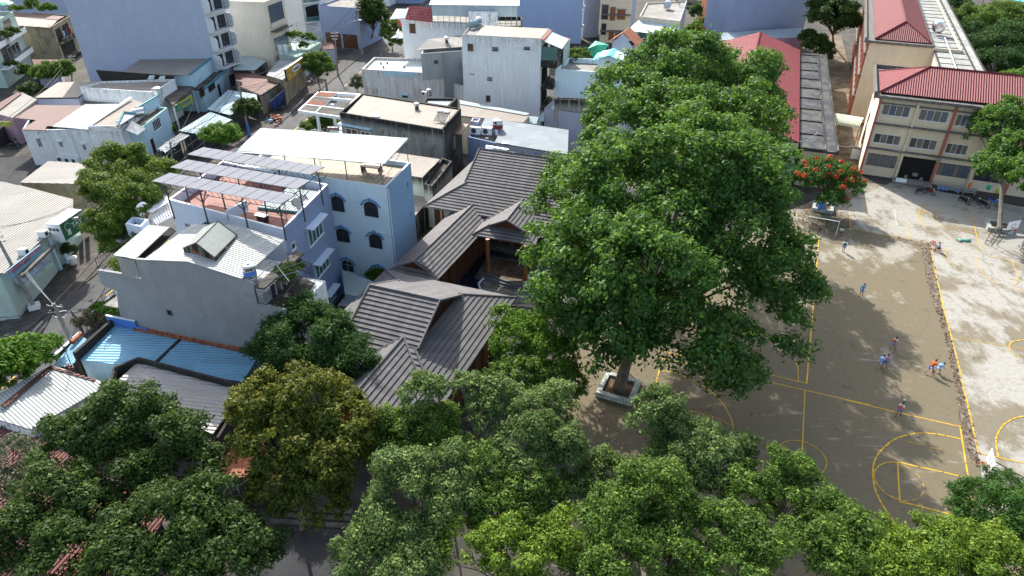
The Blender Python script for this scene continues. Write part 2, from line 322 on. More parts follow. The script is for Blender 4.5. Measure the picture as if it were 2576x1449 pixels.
def courtmat(name,base,pale,thr,far=.05):
    g=G(name); P=g.pos(); mp=g.map(P,(1.0,.85,1)); a=g.noise(mp,.16,7,.66); b=g.noise(g.map(P,(1.6,.5,1)),.55,5,.7); c_=g.noise(P,2.6,4,.7); d=g.noise(P,.09,4,.55)
    tot=g.math('ADD',g.math('MULTIPLY',a,.62),g.math('ADD',g.math('MULTIPLY',b,.25),g.math('MULTIPLY',d,.13)))
    tot=g.math('ADD',tot,g.rng(g.sep(P)[1],52,82,-far*.5,far))
    c=g.mix(g.rng(tot,thr-.02,thr+.045),base,pale); c=g.mix(g.rng(c_,.45,.75,0,.35),c,(.10,.085,.06))
    c=g.mix(g.math('MULTIPLY',g.rng(g.noise(g.map(P,(1,1,1)),.33,6,.7),.60,.66),.55),c,(.085,.07,.05))
    v=g.n('ShaderNodeTexVoronoi',{'Vector':g.n('ShaderNodeVectorMath',{0:P,1:g.n('ShaderNodeTexNoise',{'Vector':P,'Scale':.8,'Detail':4.0}).outputs[1]},operation='ADD').outputs[0],'Scale':.11},feature='DISTANCE_TO_EDGE').outputs[0]
    c=g.mix(g.math('MULTIPLY',g.math('LESS_THAN',v,.0032),.28),c,(.06,.05,.035))
    st=g.noise(g.n('ShaderNodeMapping',{0:P,2:(0,0,.5),3:(.35,2.2,1)}).outputs[0],.9,5,.65); bl=g.noise(P,.11,2)
    c=g.mix(g.math('MULTIPLY',g.math('MULTIPLY',g.rng(st,.60,.66),g.rng(bl,.5,.58)),.6),c,pale)  # pale streaks: scuffs and wet reflections put into the court colour
    return g.set(c,g.rng(c_,.3,.7,.75,.95),bump=c_,bs=.25,bd=.015,spec=.25)
M['court']=courtmat('old_brown_court_concrete',(.155,.13,.085),(.31,.29,.245),.565,.09)
M['court2']=courtmat('pale_court_concrete',(.185,.16,.115),(.335,.325,.295),.475,.03)
M['asphalt']=concrete('street_asphalt',(.065,.067,.073),(.09,.092,.098),.4,dk=.35,dark=(.05,.05,.052),rough=.85)
M['tar']=concrete('dark_near_tarmac',(.028,.03,.036),(.042,.044,.05),.5,dk=.3)  # darker asphalt copy; on the near road its tone carries tree shade
M['pave']=concrete('pavement_slabs',(.065,.06,.058),(.11,.10,.095),.8)
M['ground']=concrete('yard_cement_ground',(.045,.042,.038),(.08,.074,.066),.25)
M['alley']=concrete('stained_alley_cement',(.13,.095,.06),(.23,.19,.14),.4,dk=.7)
M['yl']=plain('yellow_court_paint',(.62,.38,.03),.8,var=.35); M['wl']=plain('faded_white_paint',(.45,.45,.42),.8,var=.3)
M['litter']=plain('dry_leaf_litter',(.17,.10,.06),.95,var=.5)
# foliage
LM={}
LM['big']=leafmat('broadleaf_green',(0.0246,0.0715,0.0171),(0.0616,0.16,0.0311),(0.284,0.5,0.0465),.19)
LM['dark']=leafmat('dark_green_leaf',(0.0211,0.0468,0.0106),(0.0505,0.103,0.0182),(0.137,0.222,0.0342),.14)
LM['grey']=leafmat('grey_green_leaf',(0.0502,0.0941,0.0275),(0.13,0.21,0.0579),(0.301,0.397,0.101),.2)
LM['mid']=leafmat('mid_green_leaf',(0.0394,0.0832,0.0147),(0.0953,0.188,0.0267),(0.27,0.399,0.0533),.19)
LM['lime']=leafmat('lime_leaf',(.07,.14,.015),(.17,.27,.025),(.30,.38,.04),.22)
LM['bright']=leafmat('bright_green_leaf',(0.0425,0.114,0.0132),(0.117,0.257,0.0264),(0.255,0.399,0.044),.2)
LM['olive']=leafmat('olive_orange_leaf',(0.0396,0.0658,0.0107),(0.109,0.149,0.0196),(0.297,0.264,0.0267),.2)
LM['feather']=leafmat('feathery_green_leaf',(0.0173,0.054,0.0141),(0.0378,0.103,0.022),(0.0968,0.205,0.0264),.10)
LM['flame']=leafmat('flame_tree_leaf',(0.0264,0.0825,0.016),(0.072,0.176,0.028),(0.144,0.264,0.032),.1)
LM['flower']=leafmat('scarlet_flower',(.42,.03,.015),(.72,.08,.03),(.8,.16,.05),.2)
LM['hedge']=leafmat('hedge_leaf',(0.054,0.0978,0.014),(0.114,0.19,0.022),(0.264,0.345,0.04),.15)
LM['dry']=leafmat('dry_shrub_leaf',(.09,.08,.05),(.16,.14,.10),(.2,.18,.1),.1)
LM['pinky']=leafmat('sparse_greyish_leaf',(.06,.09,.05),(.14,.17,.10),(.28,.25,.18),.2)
# ---------------------------------------------------------------- leaf meshes
rg=np.random.default_rng(5)
def leaves_mesh(name,C,tip,Nrm,size,asp,mat,fill=None):
    n=len(C); size=size*rg.uniform(.45,1.4,n); t=rg.normal(size=(n,3)); t-= (t*Nrm).sum(1)[:,None]*Nrm; t/=np.linalg.norm(t,axis=1)[:,None]+1e-9
    b=np.cross(Nrm,t); a=t*size[:,None]*.5; b=b*size[:,None]*.5*asp
    v=np.stack([C-a,C-b*1.0+a*.1,C+a,C+b+a*.1],1).reshape(-1,3)
    me=bpy.data.meshes.new(name); me.vertices.add(4*n); me.vertices.foreach_set("co",v.astype(np.float32).ravel())
    me.loops.add(4*n); me.loops.foreach_set("vertex_index",np.arange(4*n,dtype=np.int32)); me.polygons.add(n)
    me.polygons.foreach_set("loop_start",np.arange(0,4*n,4,dtype=np.int32)); me.polygons.foreach_set("loop_total",np.full(n,4,dtype=np.int32))
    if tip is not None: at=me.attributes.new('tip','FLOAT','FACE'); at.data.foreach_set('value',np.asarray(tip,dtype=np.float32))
    me.materials.append(mat); me.update(calc_edges=True); return me
def sph(n):
    d=rg.normal(size=(n,3)); return d/np.linalg.norm(d,axis=1)[:,None]
TREES=0
def crown(ells,cl,leaf,cover=1.15,asp=.55,low=-.35,droop=0,flat=.72,jit=.5,inner=.62,wild=.38):
    """limb ends over the shells of the ellipsoids, a puff of leaves on each, upward leaves tinted lime as young shoots and painted sun highlights"""
    cc=[];cr=[]
    for (x,y,z,rx,ry,rz) in ells:
        rx,ry,rz=[max(q-.38*cl,.5*q) for q in (rx,ry,rz)]
        area=4*math.pi*((rx*ry)**1.6/3+(rx*rz)**1.6/3+(ry*rz)**1.6/3)**(1/1.6)
        n=max(6,int(area/(math.pi*cl*cl)*1.5)); d=sph(n*2); d=d[d[:,2]>low][:n]; rad=rg.uniform(inner,1.0,len(d))**.7
        rad*=1+.16*np.sin(d[:,0]*6+x)*np.cos(d[:,1]*5+y)
        cc.append(np.array([x,y,z])+d*np.array([rx,ry,rz])*rad[:,None]); cr.append(cl*rg.uniform(.5,1.3,len(d)))
    cc=np.concatenate(cc); cr=np.concatenate(cr); keep=np.ones(len(cc),bool)
    for (x,y,z,rx,ry,rz) in ells:
        rx,ry,rz=[max(q-.38*cl,.5*q) for q in (rx,ry,rz)]
        q=(((cc-np.array([x,y,z]))/np.array([rx,ry,rz]))**2).sum(1); keep&=(q>.25)
    cc=cc[keep]; cr=cr[keep]; C=[];N=[];T=[]
    for c,r in zip(cc,cr):
        tot=int(cover*4*math.pi*r*r*.62/(leaf*leaf*asp*.55)); m=rg.integers(4,8)
        sd_=sph(int(m)*2); sd_=sd_[sd_[:,2]>-.3][:int(m)]; puffs=[(c+q*r*np.array([.62,.62,.45]),r*rg.uniform(.42,.62)) for q in sd_]+[(c,r*.6)]
        for pc,pr in puffs:
            k=max(6,int(tot/len(puffs))); d=sph(k*2); d=d[d[:,2]>-.5][:k]
            p=pc+d*pr*np.array([1,1,flat])*(rg.uniform(.35,1.0,len(d))**.5)[:,None]+rg.normal(size=(len(d),3))*leaf*.35
            if droop: p[:,2]-=droop*rg.uniform(0,1,len(p))**2
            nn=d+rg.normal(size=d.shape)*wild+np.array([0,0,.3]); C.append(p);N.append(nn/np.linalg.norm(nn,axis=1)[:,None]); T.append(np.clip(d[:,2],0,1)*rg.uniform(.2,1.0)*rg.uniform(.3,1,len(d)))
    return np.concatenate(C),np.concatenate(N),cc,np.concatenate(T)
def tree(label,base,ells,mat,cl=1.0,leaf=.3,trunk=.3,name='tree',cat='tree',group=None,bark='bark',fork=.35,flowers=None,limbs=22,parts=('trunk','crown'),**kw):
    base=Vector(base); r=thing(name,label,cat,base,group)
    C,N,cc,T=crown(ells,cl,leaf,**kw); b=np.array(base)
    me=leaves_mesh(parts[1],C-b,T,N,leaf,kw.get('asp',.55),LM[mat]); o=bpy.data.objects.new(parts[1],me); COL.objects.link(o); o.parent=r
    ctr=Vector(np.mean([e[:3] for e in ells],axis=0)); zc=min(e[2]-e[5]*.5 for e in ells)
    fk=base.lerp(Vector((ctr.x,ctr.y,max(zc,base.z+.6))),.55 if len(ells)>1 else .7); fk.z=base.z+(max(zc,base.z+1)-base.z)*.7
    mb=MB(); mid=base.lerp(fk,.5)+Vector((R.uniform(-.15,.15),R.uniform(-.15,.15),0))
    mb.tube([base,base+Vector((0,0,.25)),mid,fk],[trunk*1.35,trunk*1.05,trunk*.85,trunk*.7],8)
    sel=[cc[i] for i in rg.choice(len(cc),min(limbs,len(cc)),replace=False)]
    for c in sel:
        c=Vector(c); m1=fk.lerp(c,.45)+Vector((R.uniform(-.3,.3),R.uniform(-.3,.3),.35)); mb.tube([fk,m1,c],[trunk*.5,trunk*.3,trunk*.1],5,cap=False)
        for _ in range(2): mb.tube([m1.lerp(c,.6),c+Vector((R.gauss(0,.5),R.gauss(0,.5),R.uniform(0,.7)))*cl],[.035,.012],3,cap=False)
    mb.build(parts[0],M[bark],r,smooth=True)
    if flowers:
        k=flowers[1]; ids=rg.choice(len(cc),k,replace=False); Cf=[];Nf=[]
        for i in ids:
            d=sph(26); Cf.append(cc[i]+d*np.array([.34,.34,.3])+np.array([R.uniform(-.4,.4),R.uniform(-.5,.1),.42])); Nf.append(d)
        me=leaves_mesh('flowers',np.concatenate(Cf)-b,None,np.concatenate(Nf),.26,.7,LM[flowers[0]]); o=bpy.data.objects.new('flowers',me); COL.objects.link(o); o.parent=r
    return r
def EL(n,*L):
    """(x,y,z,r) or (x,y,z,rx,ry,rz): photo place at height z"""
    out=[]
    for q in L:
        p=W(n,q[0],q[1],q[2]); rr=q[3:] if len(q)>4 else (q[3],q[3],q[3]*.8); out.append((p.x,p.y,p.z)+tuple(rr))
    return out
# ---------------------------------------------------------------- house builder
def rot(p,e): return list(p[e:])+list(p[:e])
def par(a,b,c): return [a,b,c,a+(c-b)]
class H:
    def __init__(s,name,label,cat,c,z1,wall,roof=None,z0=0.0,p=.5,th=.22,group=None,e=0,wallname='wall',coping=None,sides=None,root=None):
        s.c=[V(q.x,q.y,0) for q in c]; s.z1=z1; s.z0=z0; ctr=sum(s.c,V(0,0,0))/len(s.c)
        s.r=root or thing(name,label,cat,(ctr.x,ctr.y,z0),group)
        n=len(s.c); inn=[]
        for i in range(n):
            a,b,d=s.c[i-1],s.c[i],s.c[(i+1)%n]; d1=(b-a).normalized(); d2=(d-b).normalized()
            n1=V(-d1.y,d1.x); n2=V(-d2.y,d2.x); bi=(n1+n2); bi=bi/max(.3,bi.dot(n1)); inn.append(b+bi*th)
        s.inn=inn; mb=MB(zref=z1); mats=[M[wall]]; rz=z1-p
        if sides: mats+= [M[k] for k in sides[1]]
        for i in range(n):
            j=(i+1)%n; A,B,a,b=s.c[i],s.c[j],inn[i],inn[j]; m=(sides[0][i] if sides else 0)
            mb.face([V(A.x,A.y,z0),V(B.x,B.y,z0),V(B.x,B.y,z1),V(A.x,A.y,z1)],m)
            mb.face([V(A.x,A.y,z1),V(B.x,B.y,z1),V(b.x,b.y,z1),V(a.x,a.y,z1)],len(mats) if coping else m)
            mb.face([V(b.x,b.y,rz-.2),V(a.x,a.y,rz-.2),V(a.x,a.y,z1),V(b.x,b.y,z1)],m)
        if coping: mats.append(M[coping])
        s.w=mb.build(wallname,mats,s.r)
        if roof:
            rb=MB(); rb.slab(rot([V(q.x,q.y,rz) for q in inn],e),.15); s.roof=rb.build('roof',M[roof],s.r)
    def wp(s,i,u,z,o=0.0):
        A,B=s.c[i],s.c[(i+1)%len(s.c)]; d=(B-A).normalized(); return V(A.x+d.x*u+d.y*o,A.y+d.y*u-d.x*o,z)
    def uz(s,i,n,x,y): return hit(n,x,y,s.c[i],s.c[(i+1)%len(s.c)])
    def wbox(s,mb,i,u0,u1,z0,z1,o0,o1,m=0):
        a=s.wp(i,u0,z0,o0); mb.box(a,s.wp(i,u1,z0,o0)-a,s.wp(i,u0,z0,o1)-a,V(0,0,z1-z0),m)
    def part(s,name,i,boxes,mat,**t):
        mb=MB(); 
        for b in boxes: s.wbox(mb,i,*b)
        return mb.build(name,M[mat],s.r,**t)
    def win(s,i,q,k=2,fr='trimwhite',gl='glass',name='window',sill=True,hood=0,hm='solar',bars=0,rows=1,alt=None):
        n,x0,y0,x1,y1=q; u0,za=s.uz(i,n,x0,y0); u1,zb=s.uz(i,n,x1,y1); s.winuz(i,min(u0,u1),max(u0,u1),min(za,zb),max(za,zb),k,fr,gl,name,sill,hood,hm,bars,rows,alt)
    def winuz(s,i,u0,u1,z0,z1,k=2,fr='trimwhite',gl='glass',name='window',sill=True,hood=0,hm='solar',bars=0,rows=1,alt=None):
        f=.06; mb=MB()
        for b in ((u0,u0+f,z0,z1),(u1-f,u1,z0,z1),(u0+f,u1-f,z0,z0+f),(u0+f,u1-f,z1-f,z1)): s.wbox(mb,i,*b,-.03,.06)
        W_=(u1-u0-2*f)/k
        for j in range(1,k): s.wbox(mb,i,u0+f+W_*j-.025,u0+f+W_*j+.025,z0+f,z1-f,-.03,.055)
        if sill: s.wbox(mb,i,u0-.06,u1+.06,z0-.06,z0-.003,-.03,.12)
        wo=mb.build(name,M[fr],s.r)
        pb=MB()
        for j in range(k):
            s.wbox(pb,i,u0+f+W_*j+.03,u0+f+W_*(j+1)-.03,z0+f,z1-f,-.02,.015,(1 if alt and (j in alt[1]) else 0))
        pb.build('pane',[M[gl]]+([M[alt[0]]] if alt else []),wo)
        if bars:
            bb=MB(); 
            for j in range(1,bars): 
                zz=z0+(z1-z0)*j/bars; s.wbox(bb,i,u0+f,u1-f,zz-.012,zz+.012,.02,.045)
            bb.build('louver_slats',M['dksteel'],wo)
        if hood:
            hb=MB(); a=s.wp(i,u0-.15,z1+.18,-.01); hb.hexa([s.wp(i,u0-.15,z1+.1,-.01),s.wp(i,u0-.15,z1+.02,hood),s.wp(i,u1+.15,z1+.02,hood),s.wp(i,u1+.15,z1+.1,-.01)],
                [s.wp(i,u0-.15,z1+.2,-.01),s.wp(i,u0-.15,z1+.12,hood),s.wp(i,u1+.15,z1+.12,hood),s.wp(i,u1+.15,z1+.2,-.01)]); hb.build('window_hood',M[hm],wo)
        return wo
def sheet(name,parent,pts,mat,th=.06,e=0,**t):
    mb=MB(); mb.slab(rot([Vector(p) for p in pts],e),th); return mb.build(name,M[mat],parent,**t)
def grid_rail(name,parent,path,h,mat,sp=.18,r=.015,z=None,mid=True,closed=False):
    mb=MB(); P=[Vector(p) for p in path]+([Vector(path[0])] if closed else [])
    for a,b in zip(P[:-1],P[1:]):
        mb.tube([a+V(0,0,h),b+V(0,0,h)],r*2,4); mb.tube([a+V(0,0,.08),b+V(0,0,.08)],r*1.5,4)
        n=max(1,int((b-a).length/sp))
        for k in range(n+1):
            q=a.lerp(b,k/n); mb.tube([q,q+V(0,0,h)],r if k%8 else r*2,4,cap=False)
    return mb.build(name,M[mat],parent)
def text(name,parent,s,org,u,v,size,mat,ex=.01,**t):
    cu=bpy.data.curves.new(name,'FONT'); cu.body=s; cu.size=1; cu.extrude=ex/size
    o=bpy.data.objects.new(name,cu); COL.objects.link(o); dg=bpy.context.evaluated_depsgraph_get()
    me=bpy.data.meshes.new_from_object(o.evaluated_get(dg)); bpy.data.objects.remove(o)
    u=Vector(u).normalized(); v=Vector(v).normalized(); n=u.cross(v); off=rootloc(parent); org=Vector(org)
    for vt in me.vertices: vt.co=org+u*vt.co.x*size+v*vt.co.y*size+n*vt.co.z*size-off
    me.materials.clear(); me.materials.append(M[mat]); o=bpy.data.objects.new(name,me); COL.objects.link(o); o.parent=parent; tagit(o,**t); return o
def scrawl(name,parent,n,org,u,v,size,mat):
    '''a row of unreadable letter strokes, as blurred as in the photo'''
    u=Vector(u).normalized(); v=Vector(v).normalized(); w_=u.cross(v)*.015; mb=MB(); rr=random.Random(n); org=Vector(org)
    for k in range(n):
        o=org+u*k*size*.72
        for j in range(3):
            a=rr.random()*.3; q=o+u*size*(.06+.2*j)+v*size*a*.5; mb.box(q,u*size*.11,v*size*(.72-a),w_)
        mb.box(o+u*size*.06+v*size*rr.choice((.0,.3,.58)),u*size*.45,v*size*.12,w_*1.3)
    return mb.build(name,M[mat],parent)
# ---- props
def tank_h(label,p,L=1.5,r=.45,rz=0,stand=.5,group=None,mat='steel'):
    t=thing('water_tank',label,'water tank',p,group,0); ax=V(math.cos(rz),math.sin(rz)); sd_=V(-ax.y,ax.x); p=Vector(p); c=p+V(0,0,stand+r)-ax*L/2
    mb=MB(); mb.lathe(c,[(r*.2,-.14),(r*.7,-.1),(r,0),(r*1.02,L*.25),(r*.99,L*.27),(r*1.02,L*.5),(r*.99,L*.52),(r*1.02,L*.75),(r,L),(r*.7,L+.1),(r*.2,L+.14)],20,ax=ax)
    mb.build('tank_body',M[mat],t,smooth=True); mb=MB()
    for a in (-.38,.38):
        for b in (-.7,.7): q=p+ax*a*L+sd_*b*r; mb.tube([q,q+V(0,0,stand+r*.4)],.03,4)
        q0=p+ax*a*L-sd_*.7*r+V(0,0,stand); mb.tube([q0,q0+sd_*1.4*r],.03,4)
    for b in (-.7,.7): q0=p-ax*.38*L+sd_*b*r+V(0,0,stand); mb.tube([q0,q0+ax*.76*L],.03,4)
    mb.build('stand',M['galv'],t); mb=MB(); mb.cyl(p+V(0,0,stand+2*r-.02),.12,.1,10); mb.build('lid',M[mat],t); return t
def tank_v(label,p,r=.5,h=1.2,stand=.5,band=None):
    t=thing('water_tank',label,'water tank',p); p=Vector(p); z=p+V(0,0,stand); mb=MB()
    mb.lathe(z,[(r*.9,0),(r,.05),(r,h*.24),(r*.97,h*.26),(r,h*.28),(r,h*.5),(r*.97,h*.52),(r,h*.54),(r,h*.78),(r*.97,h*.8),(r,h*.82),(r,h),(r*.8,h+.12),(r*.3,h+.2)],20); mb.build('tank_body',M['steel'],t,smooth=True)
    mb=MB(); mb.cyl(z+V(0,0,h+.18),r*.3,.1,12); mb.build('lid',M['steel'],t)
    if band: mb=MB(); mb.lathe(z,[(r*1.01,h*.45),(r*1.015,h*.46),(r*1.015,h*.74),(r*1.01,h*.75)],20); mb.build('label_band',M[band],t)
    mb=MB()
    for k in range(4): q=p+V(math.cos(k*1.57+.8),math.sin(k*1.57+.8))*r*.8; mb.tube([q,q+V(0,0,stand)],.035,4)
    mb.lathe(z-V(0,0,.05),[(r*.95,0),(r*.95,.04)],12); mb.build('stand',M['galv'],t); return t
def ac_unit(label,p,rz=0,s=1.0):
    t=thing('air_conditioner',label,'air conditioner',p); p=Vector(p); mb=MB(); mb.cb(p+V(0,0,.4*s),(.9*s,.34*s,.62*s),rz); mb.build('casing',M['trimwhite'],t)
    d=V(math.sin(rz),-math.cos(rz)); ax=V(math.cos(rz),math.sin(rz)); mb=MB(); mb.cyl(p+V(0,0,.4*s)+d*.17*s-ax*.12*s,.23*s,.03,16,ax=d); mb.build('fan_grille',M['dksteel'],t)
    mb=MB(); [mb.cb(p+ax*k*.35*s+V(0,0,.045*s),(.06,.34*s,.09*s),rz) for k in (-1,1)]; mb.build('bracket',M['galv'],t); return t
def vent(label,p,r=.3):
    t=thing('roof_ventilator',label,'roof vent',p); p=Vector(p); mb=MB(); mb.cb(p+V(0,0,.15),(.5,.5,.5)); mb.build('vent_base',M['brownsh'],t)
    mb=MB(); mb.lathe(p+V(0,0,.35),[(r*.5,0),(r*.6,.12),(r,.2),(r*1.1,.4),(r*.8,.58),(r*.2,.66)],14); mb.build('turbine',M['steel'],t,smooth=True)
def dish(label,p,r=.45,face=(.3,-.4,.8)):
    t=thing('satellite_dish',label,'satellite dish',p); p=Vector(p); a=Vector(face).normalized(); c=p+V(0,0,.8); mb=MB()
    mb.lathe(c,[(r*.1,0),(r*.6,.06),(r,.16),(r*.98,.17),(r*.6,.08),(r*.05,.02)],18,ax=a); mb.build('reflector',M['galv'],t,smooth=True)
    mb=MB(); mb.tube([p,p+V(0,0,.8)],.03,5); mb.tube([c,c+a*.45],.012,4); mb.build('mast',M['galv'],t)
def heater(label,p,rz,s=1.0):
    t=thing('solar_water_heater',label,'solar water heater',p); p=Vector(p); ax=V(math.cos(rz),math.sin(rz)); bk=V(-ax.y,ax.x); mb=MB()
    mb.lathe(p+bk*.9*s+V(0,0,1.15*s)-ax*.9*s,[(.1*s,-.05),(.22*s,0),(.24*s,.05),(.24*s,1.75*s),(.22*s,1.8*s),(.1*s,1.85*s)],16,ax=ax); mb.build('tank_body',M['steel'],t,smooth=True)
    mb=MB()
    for k in range(14): q=p+ax*(k/13-.5)*1.6*s; mb.tube([q-bk*.7*s+V(0,0,.25),q+bk*.85*s+V(0,0,1.1*s)],.035*s,5)
    mb.build('collector_tubes',M['dksteel'],t); mb=MB()
    for k in (-.5,.5): q=p+ax*k*1.7*s; mb.tube([q-bk*.75*s,q-bk*.75*s+V(0,0,.22),q+bk*.9*s+V(0,0,1.05*s),q+bk*.9*s],.025,4)
    mb.build('stand',M['galv'],t); return t
def pole(label,base,top,r=.16,arms=True,blue=0,lamp=None,foot=False,name='utility_pole'):
    b=Vector(base); t_=Vector(top); t=thing(name,label,'utility pole' if lamp is None else 'street lamp',b); mb=MB(); mb.tube([b,b.lerp(t_,.5),t_],[r*1.25,r,r*.75],10); mb.build('pole_shaft',M['pole'],t,smooth=True)
    d=(t_-b).normalized()
    if blue: mb=MB(); mb.tube([b+d*.0,b+d*blue],[r*1.3,r*1.24],10); mb.build('painted_base',M['wallblue'],t)
    if foot: mb=MB(); mb.cb(b+V(0,0,.3),(1.0,1.0,.6),.5); mb.build('concrete_foot',M['trimwhite'],t)
    if arms:
        mb=MB()
        for k in (.3,.9,1.5):
            q=t_-d*k; mb.cb(q,(1.5 if k<1 else 1.0,.08,.1),R.uniform(-.3,.3)); [mb.cyl(q+V(x,0,.05),.05,.14,6) for x in (-.6,0,.6)]
        mb.build('crossarms',M['galv'],t)
    if lamp:
        L=Vector(lamp); mb=MB(); s0=t_-d*.5; h=(L-s0); mb.tube([s0,s0+h*.25+V(0,0,.6),s0+h*.65+V(0,0,.55),L],.04,6); mb.build('lamp_arm',M['galv'],t)
        hd=V(h.x,h.y,0).normalized(); mb=MB(); mb.ell(L+hd*.3,(.42,.2,.1),8); mb.build('lamp_head',M['trimwhite'],t,smooth=True)
    return t
def cable(label,a,b,sag=.8,r=.02,mat='blackm',group='overhead street cables'):
    a,b=Vector(a),Vector(b); mb=MB(); N=14; mb.tube([a.lerp(b,k/N)-V(0,0,4*sag*(k/N)*(1-k/N)) for k in range(N+1)],r,4,cap=False)
    o=mb.build('power_cable',M[mat],None); tagit(o,label,'cable',group); return o
def motorbike(label,p,rz,col='blackm',group=None):
    t=thing('motorbike',label,'motorbike',(0,0,0),group); 
    for x in (-.62,.62):
        mb=MB(); 
        for k in range(16): 
            a0,a1=k/16*6.283,(k+1)/16*6.283; mb.tube([V(x+.28*math.cos(a0),0,.3+.28*math.sin(a0)),V(x+.28*math.cos(a1),0,.3+.28*math.sin(a1))],.045,5,cap=False)
        wo=mb.build('wheel',M['blackm'],t); mb=MB(); mb.cyl(V(x,-.05,.3),.09,.1,8,ax=V(0,1,0))
        for k in range(6): mb.tube([V(x,0,.3),V(x+.26*math.cos(k*1.05),0,.3+.26*math.sin(k*1.05))],.012,3,cap=False)
        mb.build('rim',M['galv'],wo)
    mb=MB(); mb.hexa([V(-.75,-.12,.45),V(.15,-.12,.35),V(.15,.12,.35),V(-.75,.12,.45)],[V(-.8,-.15,.7),V(.2,-.13,.6),V(.2,.13,.6),V(-.8,.15,.7)])
    mb.hexa([V(.15,-.12,.3),V(.42,-.14,.45),V(.42,.14,.45),V(.15,.12,.3)],[V(.28,-.14,.95),V(.42,-.12,1.0),V(.42,.12,1.0),V(.28,.14,.95)]); mb.build('body',M[col],t)
    mb=MB(); mb.ell(V(-.3,0,.76),(.42,.15,.08),8); mb.build('seat',M['blackm'],t,smooth=True)
    mb=MB(); mb.tube([V(.62,0,.3),V(.36,0,1.0)],.035,5); mb.tube([V(.3,-.34,1.03),V(.38,0,1.0),V(.3,.34,1.03)],.022,5); mb.build('handlebar',M['galv'],t)
    mb=MB(); mb.ell(V(.46,0,.92),(.07,.09,.08),6); mb.build('headlight',M['trimwhite'],t,smooth=True)
    for y in (-.3,.3): mb=MB(); mb.tube([V(.33,y,1.03),V(.3,y*1.1,1.2)],.01,3); mb.ell(V(.3,y*1.1,1.22),(.02,.07,.05),6); mb.build('mirror',M['dksteel'],t)
    t.location=p; t.rotation_euler=(0,0,rz); return t
def stool(label,p,rz=0,group='red plastic stools'):
    t=thing('plastic_stool',label,'stool',(0,0,0),group); mb=MB(); mb.hexa([V(-.15,-.15,.43),V(.15,-.15,.43),V(.15,.15,.43),V(-.15,.15,.43)],[V(-.14,-.14,.46),V(.14,-.14,.46),V(.14,.14,.46),V(-.14,.14,.46)]); mb.build('seat',M['red'],t)
    for x in (-1,1):
        for y in (-1,1): mb=MB(); mb.tube([V(.13*x,.13*y,.44),V(.19*x,.19*y,0)],[.035,.03],4); mb.build('leg',M['red'],t)
    mb=MB(); 
    for z in (.2,): s=.165; mb.tube([V(-s,-s,z),V(s,-s,z),V(s,s,z),V(-s,s,z),V(-s,-s,z)],.018,4)
    mb.build('brace',M['red'],t); t.location=p; t.rotation_euler=(0,0,rz); return t
def skin(name,J,E_,mat,parent,sub=1):
    ks=list(J); me=bpy.data.meshes.new(name); me.from_pydata([J[k][0] for k in ks],[(ks.index(a),ks.index(b)) for a,b in E_],[])
    me.materials.append(M[mat]); o=bpy.data.objects.new(name,me); COL.objects.link(o); o.parent=parent
    md=o.modifiers.new('skin','SKIN'); md.use_smooth_shade=True
    sv=me.skin_vertices[0].data if me.skin_vertices else None
    if sv is None:
        bpy.context.view_layer.objects.active=o; sv=me.skin_vertices[0].data
    for i,k in enumerate(ks): r=J[k][1]; sv[i].radius=(r,r) if not isinstance(r,tuple) else r; sv[i].use_root=(i==0)
    s=o.modifiers.new('sub','SUBSURF'); s.levels=sub; s.render_levels=sub; return o
